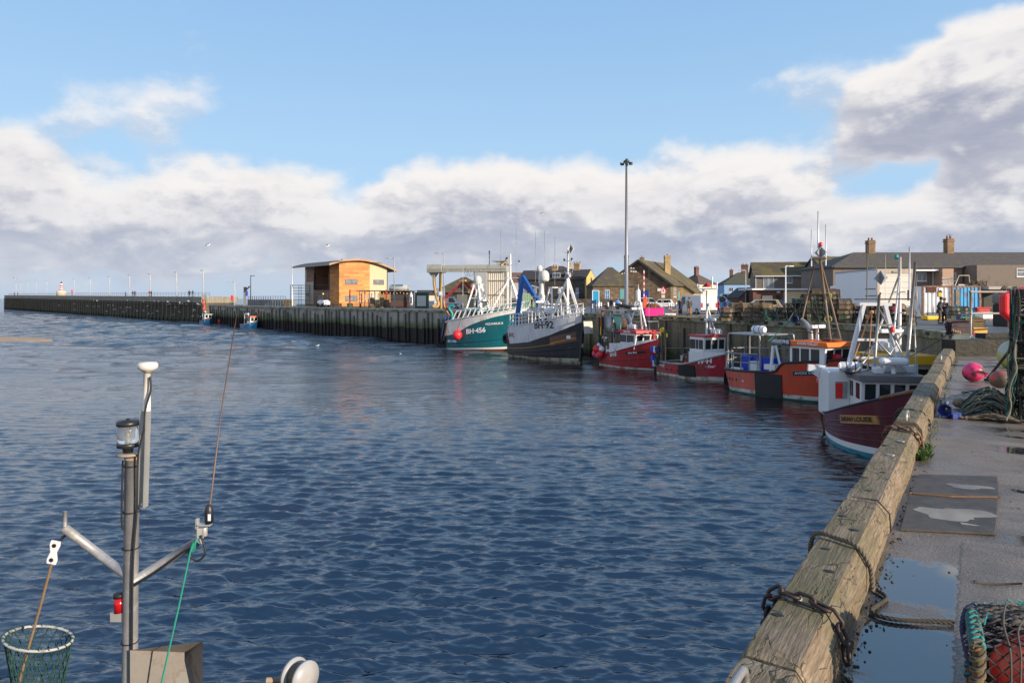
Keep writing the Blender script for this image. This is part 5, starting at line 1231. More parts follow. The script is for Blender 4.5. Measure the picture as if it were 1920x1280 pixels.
# ---- houses to the right
def houses():
 t,_=gable_house('semi_house','cream sided house with a brown hipped roof behind the harbour office','house',at(1310,215),R(35),9,9,6.2,3.3,PALEW,mat('brown_tile',(0.1,0.07,0.055),0.9,0.2,2.0),hip=True); chimney(t,(4,4.2,0),1.5,0.8,8.6,11.6,REDBR,3)
 f=faces(9,9); window(t,f['f'],1.5,3.6,1.4,1.3); window(t,f['l'],3,3.6,1.2,1.2)
 t,_=gable_house('blue_house','pale blue rendered house with a grey roof and red chimney','house',at(1358,185),R(-6),12.5,9,5.6,3.0,LBLUE,ROOFB,hip=True); f=faces(12.5,9); chimney(t,(6.4,4.5,0),1.7,0.9,8.0,10.8,REDBR,2); chimney(t,(2.8,4.5,0),0.8,0.8,7.0,9.4,REDBR,1)
 for a in (1.2,4.4,8.8):window(t,f['f'],a,3.4,1.2,1.2)
 Y=118; P0=at(1416,Y); W=(1562-1416)/F*Y; hw=Z_(517,Y)-QZ; hr=Z_(491,Y)-QZ-hw
 t,_=gable_house('rendered_row','brown pebbledashed house row with a mossy tiled roof and white balcony doors','houses',P0,R(-14),W,9,hw,hr,REND,ROOFG,over=0.35); f=faces(W,9); s=Y/F
 gutter(t,f['f'],0,W,hw-0.05)
 window(t,f['f'],(1430-1416)*s,Z_(540,Y)-QZ,19*s,21*s,pm=CURT,sill=False,mull=(0.45,0.55))
 for x,w_ in ((1469,12),(1497,18),(1542,16)):window(t,f['f'],(x-1416)*s,Z_(531,Y)-QZ,w_*s,11.5*s,pm=CURT)
 downpipe(t,f['f'],0.05,1.5,hw); downpipe(t,f['f'],(1516-1416)*s,1.5,hw,DSTEEL)
 chimney(t,((1541-1416)*s,2.6,0),1.0,1.0,hw+1.4,Z_(482,Y)-QZ,REDBR,2); b=MB(); b.box(((1524-1416)*s,1.6,hw+hr*0.42),(0.9,0.9,0.1),Matrix.Rotation(math.atan2(hr,4.5),4,'X')); b.build('skylight',WFRAME,t)
 Y=96; P0=at(1562,Y); s=Y/F; W=60; hw=Z_(500,Y)-QZ; hr=Z_(470.5,Y)-QZ-hw
 t,_=gable_house('long_terrace','long grey rendered terrace with a mottled slate roof and two tall brick chimneys','houses',P0,R(-1),W,11,hw,hr,REND,ROOFT,over=0.3,hip=True); f=faces(W,11)
 gutter(t,f['f'],0,W,hw-0.05,DSTEEL)
 for x in (1665,1814):chimney(t,((x-1562)*s*1.03,5.5,0),0.95,1.05,hw+hr-1.2,Z_(452 if x<1700 else 449,Y+5)-QZ,CHIMB,2)
 for x,y0,y1,w_ in ((1718,511,527,17),(1781,512,527,9),(1875,505,520,19),(1910,505,521,20)):window(t,f['f'],(x-1562)*s,Z_(y1,Y)-QZ,w_*s,(y1-y0)*s,pm=CURT,mull=(0.5,) if w_==17 else (),trans=(0.55,) if w_>17 else ())
 b=MB(); f['f'].slab(b,(1704-1562)*s,(1747-1562)*s,Z_(509,Y)-QZ,Z_(506,Y)-QZ,0.02,1.5); b.build('white_canopy',WFRAME,t)
 b=MB(); b.box(((1758-1562)*s,-1.0,(Z_(505,Y)-QZ)/2),(20*s,2.2,Z_(505,Y)-QZ)); b.build('pink_rendered_bay',mat('pink_render',(0.42,0.28,0.2),0.85,0.06),t)
 for x in (1746,1802,1840,1866):downpipe(t,f['f'],(x-1562)*s,0.3,hw-0.2,DSTEEL if x in (1802,1866) else None)
 b=MB(); b.box(((1885-1562)*s+6,-1.3,(Z_(498,Y)-QZ)/2),(24,2.8,Z_(498,Y)-QZ-0.1)); b.build('rear_extension',REND,t); fe=Face(((1868-1562)*s,-2.71,0),(1,0,0),(0,-1,0))
 for a in (0.6,3.0):window(t,fe,a,Z_(520,Y)-QZ,1.4,1.15,pm=CURT,mull=(),trans=(0.55,))
 b=MB(); b.cyl(((1823-1562)*s,5.5,hw+hr),((1823-1562)*s,5.5,hw+hr+2.9),0.03,n=6)
 for k in range(5):b.cyl(((1823-1562)*s-0.4+k*0.2,5.2,hw+hr+2.7),((1823-1562)*s-0.4+k*0.2,5.8,hw+hr+2.7),0.02,n=5)
 b.cyl(((1823-1562)*s-0.5,5.5,hw+hr+2.7),((1823-1562)*s+0.5,5.5,hw+hr+2.7),0.02,n=5); b.build('aerial',STEEL,t)
 t,_=gable_house('rear_roof_house','mossy roofed house peeping between the two terraces','house',at(1545,112),R(0),9,8,Z_(505,112)-QZ,Z_(480,112)-Z_(505,112),REND,ROOFG,over=0.3)
 Y=104; s=Y/F; P0=at(1386,Y); t,_=gable_house('brick_garage','dark red brick garage with a sloping gable and black door','garage',P0,R(0),42*s,6,1.75,1.4,REDBR,ROOFD,axis='y',over=0.15); f=faces(42*s,6); b=MB(); f['f'].slab(b,0.9,2.5,0,2.2,0,0.05); b.build('garage_door',mat('black_green_paint',(0.012,0.025,0.025),0.5),t)
 P0=at(1412,102); s=102/F; W=100*s; H=Z_(543.5,102)-QZ; t=thing('club_house','low brick and cream club house with a white edged flat roof','building',P0,R(-1)); b=MB(); b.box((W/2,3,H/2),(W,6,H)); b.build('wall',REDBR,t); f=faces(W,6)
 b=MB(); b.box((W/2,2.8,H+0.1),(W+0.6,6.6,0.24)); b.build('roof',WFRAME,t); b=MB(); f['f'].slab(b,57*s,W,0,H-0.15,0,0.08); b.build('cream_wall',CREAM,t)
 b=MB(); f['f'].slab(b,17*s,36*s,0.85,2.05,0,0.07); b.build('notice_board',mat('painted_notice',(0.62,0.58,0.5),0.6,0.2,3.0,c2=(0.45,0.25,0.2),c2amt=0.3,c2scale=3.0),t)
 door(t,f['f'],42*s,9*s,2.1,BLACK); window(t,Face((0,-0.08,0),(1,0,0),(0,-1,0)),70*s,0.7,9*s,1.1); b=MB(); f['f'].slab(b,44*s,50*s,H-0.42,H-0.2,0,0.07); b.build('exit_sign',mat('pale_sign',(0.5,0.65,0.65),0.5),t)
 b=MB()
 for k in range(2):b.box((k*1.9,0,0.55),(0.42,0.42,1.1)); b.ball((k*1.9,0,1.13),(0.25,0.25,0.12),10,6)
 b.box((0.95,0,0.35),(1.5,0.2,0.7)); t=thing('brick_garden_wall','short red brick garden wall with two capped piers','wall',at(1388,98)); b.build('brickwork',REDBR,t)
 b=MB(); b.box((-24.0,0,0.85),(20,0.35,1.7)); b.box((-6,0,0.75),(16,0.35,1.5)); t=thing('stone_yard_wall','brown stone yard wall in front of the dark terrace','wall',at(1160,140),R(-4)); b.build('stonework',STONED,t)
houses()
for px,Y,w_,h_,nm in ((796,420,16,6,'far pale house beyond the green kiosk'),(782,460,14,7,'far grey house left of the ice plant leg'),(1100,260,12,6.5,'far slate house beyond the yellow gable')):
 gable_house('far_house',nm,'house',at(px,Y),R(5),w_,9,h_*0.6,h_*0.4,PALEW,ROOFD)
def bare_tree(loc,h,label):
 t=thing('bare_tree',label,'tree',loc); rn=random.Random(3); b=MB()
 b.tube([(0,0,0),(0.1,0,h*0.45)],[0.2,0.13],7); b.build('trunk',mat('dark_bark',(0.05,0.04,0.032),0.9),t); b=MB()
 def br(p,d,l,r,k):
  q=p+d*l; b.tube([p,p.lerp(q,0.5)+Vector((rn.uniform(-.1,.1),rn.uniform(-.1,.1),0))*l,q],[r,r*0.8,r*0.55],4)
  if k:
   for _ in range(3):br(p.lerp(q,rn.uniform(0.5,1)),(d+Vector((rn.uniform(-.8,.8),rn.uniform(-.8,.8),rn.uniform(-.1,.5)))).normalized(),l*0.68,r*0.55,k-1)
 for i in range(6):a=i*1.05; br(Vector((0.1,0,h*0.42)),Vector((math.cos(a)*0.7,math.sin(a)*0.7,1)).normalized(),h*0.22,0.09,3)
 b.build('branches',mat('dark_bark',(0,0,0)),t)
bare_tree(at(1787,118),Z_(463,118)-QZ,'bare branched tree top showing over the long terrace roof')
# ---------------------------------------------------------------- boats (local: +x bow, -y the side facing the viewer)
class Hull:
 def __init__(s,L,B,sheer,full=0.75,pm=0.42,rake=0.1,flare=0.3,zk=-0.8,rnd_stern=0.0,bowp=2.0,srake=0.0):
  s.L,s.B,s.sheer,s.full,s.pm,s.rake,s.flare,s.zk,s.rs,s.bp,s.sr=L,B,sheer,full,pm,rake,flare,zk,rnd_stern,bowp,srake
 def plan(s,u):
  if u<s.pm:f=s.full+(1-s.full)*math.sin(PI/2*u/s.pm)
  else :f=max(0.0,1-((u-s.pm)/(1-s.pm))**s.bp)
  if s.rs and u<s.rs:f*=math.sqrt(max(0,1-((s.rs-u)/s.rs)**2))*0.999
  return f
 def t_of(s,u,z):return (z-s.zk)/(s.sheer(u)-s.zk)
 def P(s,u,z,side=-1,off=0.0):
  t=min(1.0,max(0.0,s.t_of(u,z))); p=s.plan(u)
  x=s.L*(u-s.rake*(1-t)*u**4+s.sr*(1-t)*(1-u)**3)
  nar=1-s.flare*(1-t)*(0.25+0.75*u**2)
  y=s.B/2*p**(1+0.5*s.flare*(1-t))*nar*min(1,math.sqrt(max(0,t)/0.2+0.02))
  return Vector((x,side*(y+off),z))
 def at_x(s,x,z,side=-1,off=0.012):
  lo,hi=0.0,1.0
  for _ in range(24):
   m=(lo+hi)/2
   if s.P(m,z).x<x:lo=m
   else :hi=m
  return s.P((lo+hi)/2,z,side,off)
 def build(s,t,bands,deck,deck_m,n=30,inner=None,name='hull',gunwale=None,gw=0.05,strake=None):
  """bands: list of (z function of u or number, material index of the band BELOW it, rows)"""
  mats=[m for m,in [(x,) for x in bands['mats']]]
  us=[i/n for i in range(n+1)]; us=[u if u<0.5 else 0.5+0.5*(1-(1-(u-0.5)*2)**1.25) for u in us]
  if s.rs:us=[0,s.rs*0.03,s.rs*0.1,s.rs*0.22,s.rs*0.45,s.rs*0.7]+[u for u in us if u>s.rs*0.95]
  rows=[]; mi=[]
  prev=lambda u:s.zk
  for zf,m,k in bands['rows']:
   f=zf if callable(zf) else (lambda u,z=zf:z)
   for j in range(1,k+1):
    rows.append((prev,f,j/k)); mi.append(m)
   prev=f
  rows=[(lambda u:s.zk,lambda u:s.zk,0)]+rows
  def Z(r,u):a,c,k=r; return min(a(u)+(c(u)-a(u))*k,s.sheer(u))
  b=MB()
  for side in (-1,1):
   vs=[s.P(u,Z(r,u),side) for r in rows for u in us]; m=len(us)
   for j in range(len(rows)-1):
    fs=[(j*m+i,j*m+i+1,(j+1)*m+i+1,(j+1)*m+i) for i in range(m-1)]
    if side>0:fs=[f[::-1] for f in fs]
    o=len(b.v) if j==0 else o
    if j==0:b.v+=vs
    for f in fs:b.f.append([o+q for q in f]); b.m.append(mi[j]); b.s.append(True)
  if not s.rs:
   for j in range(len(rows)-1):
    a,c=Z(rows[j],0),Z(rows[j+1],0); b.add([s.P(0,a,-1),s.P(0,a,1),s.P(0,c,1),s.P(0,c,-1)],[(3,2,1,0)],mi[j])
  for side in (-1,1):
   top=[s.P(u,s.sheer(u),side) for u in us]; ins=[s.P(u,s.sheer(u),side,-min(0.07,s.B/2*s.plan(u)*0.5)) for u in us]
   low=[s.P(u,deck(u),side,-min(0.07,s.B/2*s.plan(u)*0.5)) for u in us]; m=len(us)
   fs=[(i,i+1,m+i+1,m+i) for i in range(m-1)]+[(m+i,m+i+1,2*m+i+1,2*m+i) for i in range(m-1)]
   b.add(top+ins+low,fs if side<0 else [f[::-1] for f in fs],bands.get('in',0))
  h=b.build(name,mats,t)
  d=MB(); pts=[s.P(u,deck(u),-1,-min(0.05,s.B/2*s.plan(u)*0.5)) for u in us]; pts2=[Vector((p.x,-p.y,p.z)) for p in pts]; m=len(us)
  d.add(pts+pts2,[(i,i+1,m+i+1,m+i) for i in range(m-1)]); d.build('deck',deck_m,t)
  if gunwale:
   g=MB()
   for side in (-1,1):g.tube([s.P(u,s.sheer(u),side,0.01)+Vector((0,0,gw*0.4)) for u in us],gw,6)
   g.tube([s.P(us[0],s.sheer(0),-1),s.P(us[0],s.sheer(0),1)],gw,6)
   g.build('gunwale',gunwale,t)
  for st in (strake or []):
   g=MB()
   for side in (-1,1):g.tube([s.P(u,st[0](u),side,st[2]*0.4) for u in us if st[3]<=u<=st[4]],st[2],6)
   g.build('rubbing_strake',st[1],t)
  return h
 def text(s,h,body,x,z,size,m,bold=0.0,shear=0.0,slope=0.0,side=-1,sx=1.0,name='lettering',off=0.02):
  return lettering(h,body,size,m,lambda a,c:s.at_x(x+a*sx*(-side)*1.0,z+c+slope*a,side,off),bold,shear,name)
 def board(s,h,x0,x1,z0,z1,m,name,slope=0.0,off=0.03,side=-1,n=8):
  b=MB(); vs=[]
  for i in range(n+1):
   x=x0+(x1-x0)*i/n; dz=slope*(x-x0)
   vs+=[s.at_x(x,z0+dz,side,off),s.at_x(x,z1+dz,side,off),s.at_x(x,z1+dz,side,-0.01),s.at_x(x,z0+dz,side,-0.01)]
  fs=[]
  for i in range(n):
   a,c=4*i,4*i+4
   fs+=[(a,c,c+1,a+1),(a+1,c+1,c+2,a+2),(a+3,a,c,c+3)[::-1]]
  fs+=[(0,1,2,3),(4*n+3,4*n+2,4*n+1,4*n)]; b.add(vs,fs); return b.build(name,m,h)
def cab_windows(w,fcs,m,fm=None,r=0.03):
 for fc,a,z,ww,hh in fcs:
  b=MB(); fc.slab(b,a-0.03,a+ww+0.03,z-0.03,z+hh+0.03,-0.01,0.012); f=b.build('window',fm or BLACK,w); b=MB(); fc.slab(b,a,a+ww,z,z+hh,0.012,0.02); b.build('pane',m,f)
def wheelhouse(t,x0,x1,w,z0,h,wm,rm,rake=0.15,win_side=(),win_front=3,wz=0.5,wh=0.5,over=0.15,roof_t=0.16,gm=None,name='wheelhouse',taper=0.0):
 """side windows: list of (start fraction, width m)"""
 b=MB(); b.prism([(x0,z0),(x1,z0),(x1+rake,z0+h),(x0-taper,z0+h)],'y',-w/2,w/2); wl=b.build(name,wm,t,bevel=0.04)
 b=MB(); b.prism([(x0-taper-over*0.5,z0+h),(x1+rake+over,z0+h),(x1+rake+over*0.6,z0+h+roof_t),(x0-taper-over*0.3,z0+h+roof_t)],'y',-w/2-over*0.6,w/2+over*0.6); rf=b.build('roof',rm,t,bevel=0.03)
 fs=Face((x0,-w/2,z0),(1,0,0),(0,-1,0)); fo=Face((x1,w/2,z0),(-1,0,0),(0,1,0)); L_=[]
 for fr,ww in win_side:L_.append((fs,fr*(x1-x0),wz*h,ww,wh*h))
 for fr,ww in win_side:L_.append((Face((x0,w/2,z0),(1,0,0),(0,1,0)),fr*(x1-x0),wz*h,ww,wh*h))
 cab_windows(wl,L_,gm or GLASS)
 sl=math.hypot(rake,h); ang=Vector((rake,0,h)).normalized()
 for i in range(win_front):
  ww=(w-0.16)/win_front-0.2; y=-w/2+0.18+i*((w-0.16)/win_front)
  nrm=Vector((h,0,-rake)).normalized(); o=Vector((x1,y,z0))
  for d0,d1,e,m,nm in ((-0.01,0.012,0.03,BLACK,'window'),(0.012,0.02,0.0,gm or GLASS,'pane')):
   vs=[o+Vector((0,yy,0))+ang*zz_+nrm*d for d in (d0,d1) for yy,zz_ in ((-e,wz*sl-e),(ww+e,wz*sl-e),(ww+e,(wz+wh)*sl+e),(-e,(wz+wh)*sl+e))]
   b=MB(); b.add(vs,[(3,2,1,0),(4,5,6,7),(0,1,5,4),(1,2,6,5),(2,3,7,6),(3,0,4,7)])
   if nm=='window':f=b.build(nm,m,wl)
   else :b.build(nm,m,f)
 return wl,rf
def rail(t,pts,h,m,posts=True,mids=(0.5,),r=0.025,name='railing',lean=0.0):
 b=MB(); up=Vector((0,0,h))
 P=[Vector(p) for p in pts]; b.tube([p+up for p in P],r*1.2,6)
 for k in mids:b.tube([p+up*k for p in P],r,5)
 for p in P:b.cyl(p,p+up,r*1.1,n=6)
 return b.build(name,m,t)
def radar(t,p,L=1.2,m=None,ped=0.4,rz=0.0):
 b=MB(); b.cyl(p,Vector(p)+Vector((0,0,ped)),0.09,0.07,8); r=b.build('radar_pedestal',WHITE,t); b=MB(); b.box(Vector(p)+Vector((0,0,ped+0.11)),(0.24,L,0.2),rz); b.build('radar_scanner',WHITE2,r,bevel=0.05)
def radome(t,p,r,h,m=None,name='satellite_dome'):
 b=MB(); b.lathe([(r*0.8,0),(r,h*0.12),(r,h*0.5)]+[(r*math.cos(a),h*0.5+h*0.5*math.sin(a)) for a in (0.3,0.6,0.9,1.2,1.45)],p,18); return b.build(name,m or mat('radome_white',(0.62,0.6,0.56),0.4,0.05),t)
def whip(t,p,h,r=0.018,m=None,lean=0.0,name='whip_aerial'):
 b=MB(); p=Vector(p); b.tube([p,p+Vector((lean,0,h))],[r,r*0.6],5); return b.build(name,m or STEEL,t)
def raft(t,p,L=1.0,r=0.27,rz=0):
 b=MB(); T=Matrix.Translation(Vector(p))@Matrix.Rotation(rz,4,'Z'); b.tube([T@Vector((x,0,0)) for x in (-L/2,-L/2+0.08,L/2-0.08,L/2)],[r*0.7,r,r,r*0.7],14); o=b.build('liferaft_canister',WHITE2,t)
 b=MB()
 for x in (-L*0.2,L*0.2):b.tube([T@Vector((x-0.02,0,0)),T@Vector((x+0.02,0,0))],r*1.03,14)
 b.build('strap',NAVYP,o); return o
def lamp_can(t,p,m=None,name='mast_light'):
 b=MB(); b.lathe([(0.09,0),(0.1,0.04),(0.09,0.2),(0.03,0.24)],p,8); return b.build(name,m or BLACK,t)
def boat_thing(name,label,S,H):
 h=Vector((H[0],H[1],0)).normalized(); return thing(name,label,'fishing boat',(S[0],S[1],0),math.atan2(h.y,h.x))
def hull_mat(name,c,c2=None,amt=0.2,rough=0.35):
 c2=c2 or [x*0.5 for x in c]; c2=[x*0.65+y*0.35 for x,y in zip(c2,(0.13,0.08,0.06))]
 return mat(name,c,rough,0.2,1.6,c2=c2,c2amt=amt+0.08,c2scale=1.1,stretch=(1.6,1.6,0.4),bump=0.12,bscale=3)
DECKM=mat('worn_deck',(0.16,0.15,0.13),0.8,0.25,3.0); BOOTW=mat('scummy_white_boot',(0.55,0.56,0.52),0.6,0.1,2.0,c2=(0.22,0.2,0.1),c2amt=0.45,c2scale=2.0); ANTIR=mat('red_antifouling',(0.18,0.055,0.035),0.75,0.2,2.0)
def teal_trawler():
 t=boat_thing('trawler','teal and white trawler lettered BH 456 with a white lattice mast and red deck crane',(-6.85,82.3),(0.90,-0.433)); L=9.7
 sh=lambda u:float(np.interp(u,[0,0.1,0.33,0.65,1],[3.2,3.45,3.8,4.3,4.85])); bul=lambda u:float(np.interp(u,[0,0.06,0.17,0.25,0.33,0.41,0.5,0.58,0.65,1],[1.6,1.7,2.0,2.42,2.8,3.12,3.4,3.64,3.85,4.6]))
 H=Hull(L,5.0,sh,full=0.86,pm=0.4,rake=0.12,flare=0.3,bowp=2.3)
 TEAL=hull_mat('teal_hull_paint',(0.004,0.11,0.14),(0.004,0.085,0.11)); WH_=hull_mat('trawler_white_paint',(0.68,0.66,0.63),(0.45,0.4,0.33),0.15)
 h=H.build(t,{'mats':[ANTIR,WHITE,TEAL,WH_],'rows':[(lambda u:-0.02+0.3*u,0,3),(lambda u:0.12+0.42*u,1,1),(lambda u:min(bul(u),sh(u)-0.15),2,8),(sh,3,3)],'in':3},lambda u:sh(u)-0.9,DECKM,gunwale=WH_,gw=0.07,strake=[(lambda u:0.75+0.95*u**1.3,TEAL,0.06,0.03,0.97)])
 H.text(h,'BH·456',4.1,2.25,0.78,LETW,0.025,0,0.12,sx=1.05); H.text(h,'AQUARIUS II',6.3,3.1,0.34,LETW,0.006,0,0.06); H.text(h,'BH 456',0.85,0.95,0.42,LETW,0.012)
 wheelhouse(t,2.3,3.9,3.0,2.6,2.2,WHITE,mat('teal_trim',(0.015,0.3,0.3),0.5),win_side=((0.1,0.4),(0.42,0.4),(0.7,0.4)),win_front=3,wh=0.3,wz=0.55)
 b=MB(); zt=8.6
 for sx in (-1,1):
  for sy in (-1,1):b.bar((3.1+1.35*sx,1.3*sy,3.2),(3.1+0.28*sx,0.35*sy,zt),0.17)
 for k,z in ((0.8,5.1),(0.5,6.6),(0.22,8.3)):
  for sy in (-1,1):b.bar((3.1-1.35*k-0.1,1.3*k*sy,z),(3.1+1.35*k+0.1,1.3*k*sy,z),0.15)
  for sx in (-1,1):b.bar((3.1+1.35*k*sx,-1.3*k,z),(3.1+1.35*k*sx,1.3*k,z),0.15)
 b.box((3.1,0,zt),(1.1,0.9,0.12)); b.build('lattice_mast',WHITE,t); radome(t,(3.1,0,zt+0.06),0.46,1.0); radome(t,(3.5,-0.2,zt-0.7),0.28,0.6)
 b=MB(); b.cyl((3.3,0,3.5),(3.3,0,7.4),0.24,n=10); b.build('exhaust_mast',WHITE,t)
 radar(t,(4.3,-0.3,6.3),1.5)
 top=Vector((7.35,0,9.6)); b=MB(); b.bar((7.35,0,3.2),(7.35,0,13.0),0.2)
 b.bar((5.0,-1.2,3.7),top,0.2); b.bar((9.1,-0.6,4.2),top,0.19); b.bar((9.1,0.9,4.2),top,0.19)
 b.bar((6.1,-0.6,6.4),(8.1,-0.2,6.4),0.12); b.bar((6.6,0,9.5),(8.4,0,9.5),0.09); b.bar((6.7,0,11.2),(8.5,0,11.6),0.08); b.bar((6.3,0,13.1),(8.4,0,13.1),0.06); b.build('tripod_mast',WHITE,t)
 for x,z in ((8.4,9.6),(8.5,11.7),(6.7,11.3),(6.95,12.2)):lamp_can(t,(x,0,z))
 b=MB(); b.tube(catenary((7.3,0,9.4),(3.6,-1.0,4.9),0.2),0.03,4); b.build('stay_wire',DSTEEL,t)
 for k,(u0,u1,n,hh) in enumerate(((0.1,0.45,5,1.25),(0.5,0.98,8,1.35))):
  us=[u0+(u1-u0)*i/n for i in range(n+1)]; pts=[H.P(u,sh(u),-1,-0.1) for u in us]
  b=MB()
  for p in pts:b.bar(p,p+Vector((0.45,0.1,hh)),0.12 if k==0 else 0.09)
  b.tube([p+Vector((0.45,0.1,hh)) for p in pts],0.05,5)
  if k:b.tube([p+Vector((0.22,0.05,hh*0.5)) for p in pts],0.035,5)
  b.build('stanchion_rail',WHITE,t)
  b=MB(); pts=[H.P(u,sh(u),1,-0.1) for u in us]
  for p in pts:b.bar(p,p+Vector((0.3,-0.1,hh)),0.09)
  b.tube([p+Vector((0.3,-0.1,hh)) for p in pts],0.05,5); b.build('stanchion_rail',mat('teal_trim',(0,0,0)),t)
 b=MB(); b.box((6.2,0.4,4.6),(2.6,2.6,0.5)); b.box((7.4,-1.0,4.5),(0.8,0.8,1.0)); b.build('teal_shelter',mat('teal_trim',(0,0,0)),t,bevel=0.05)
 b=MB(); b.tube(smoothpath([(0.15,-1.2,3.1),(0.3,-1.2,4.1),(-0.1,-1.3,4.8),(0.2,-1.2,5.1),(0.55,-1.2,5.0)],5),0.16,6); b.bar((0.3,-1.0,3.0),(1.4,-1.0,3.6),0.2); b.build('stern_gallows',mat('teal_trim',(0,0,0)),t)
 b=MB(); b.box((-0.35,-1.6,2.6),(0.12,1.2,2.8),Matrix.Rotation(0.2,4,'Y')); b.build('blue_stern_rack',mat('blue_rack',(0.03,0.08,0.22),0.6),t); b=MB(); b.box((0.0,-1.9,2.3),(0.14,0.7,2.6),Matrix.Rotation(0.22,4,'Y')); b.build('rusty_stern_ramp',RUST,t)
 RC=mat('crane_red',(0.2,0.012,0.018),0.5,0.15,2.0); OC=mat('crane_ochre',(0.5,0.28,0.07),0.6,0.15)
 b=MB(); b.bar((2.7,1.2,2.6),(2.3,1.2,6.6),0.34); b.bar((2.4,1.2,6.4),(0.9,0.6,8.0),0.28,0.4); b.bar((0.9,0.6,8.0),(-1.2,-0.6,5.9),0.24,0.34); b.bar((-1.2,-0.6,6.1),(-1.1,-0.7,5.1),0.28); b.bar((-1.1,-0.7,5.2),(-0.4,-0.7,4.1),0.34); b.bar((-0.9,-0.7,4.8),(0.3,-0.8,4.3),0.26); b.build('crane_arm',RC,t)
 b=MB(); b.bar((2.1,1.1,6.1),(0.9,0.5,7.7),0.13); b.tube(smoothpath([(-1.1,-0.85,5.8),(-0.95,-0.9,5.0),(-0.6,-0.9,4.4),(-0.3,-0.9,3.9)],4),0.1,6); b.box((0.8,0.45,8.1),(0.8,0.4,0.25)); b.build('crane_hydraulics',OC,t)
 for x,y,z,hh in ((1.3,-0.4,4.0,13.0),(6.0,0.3,7.0,11.5),(7.9,0.5,9.0,8.5)):whip(t,(x,y,z),hh*0.62,0.022,WHITE if x<2 else None)
 for k,x in enumerate((0.7,1.7)):H.board(h,x*1.3+0.1,x*1.3+0.5,0.55,0.8,TEAL,'hull_fitting',off=0.1)
 p=t.matrix_basis@(H.at_x(1.95,1.75)+Vector((0,-0.5,0))); buoy('red_fender_buoy','big red buoy hung against the teal trawler hull',p,0.55,REDB,(0.15,0,1),1.05)
 b=MB(); b.tube([Vector((0,0,0.6)),Vector((0.5,0.3,2.2))],0.025,5); o=b.build('fender_rope',TARROPE,loc=p); tag(o,'dark rope holding the red buoy on the teal trawler','rope')
 return t
def squash(t,z0,k,skip=('hull','deck','gunwale','rubbing_strake','crane_arm','crane_hydraulics','stern_gallows','whip_aerial')):
 for c in kids(t):
  nm=c.name.split('.')[0]
  if nm in skip:continue
  for o in [c]+kids(c):
   vs=o.data.vertices
   if any(q in nm for q in ('dome','radar','light','raft','reflector','canister')):
    zc=min(v.co.z for v in vs)
    if nm=='radar_pedestal':zc=min(v.co.z for v in c.data.vertices)
    if zc>z0:o.location.z+=(k-1)*(zc-z0)
   else :
    for v in vs:
     if v.co.z>z0:v.co.z=z0+(v.co.z-z0)*k
squash(teal_trawler(),3.5,0.81)
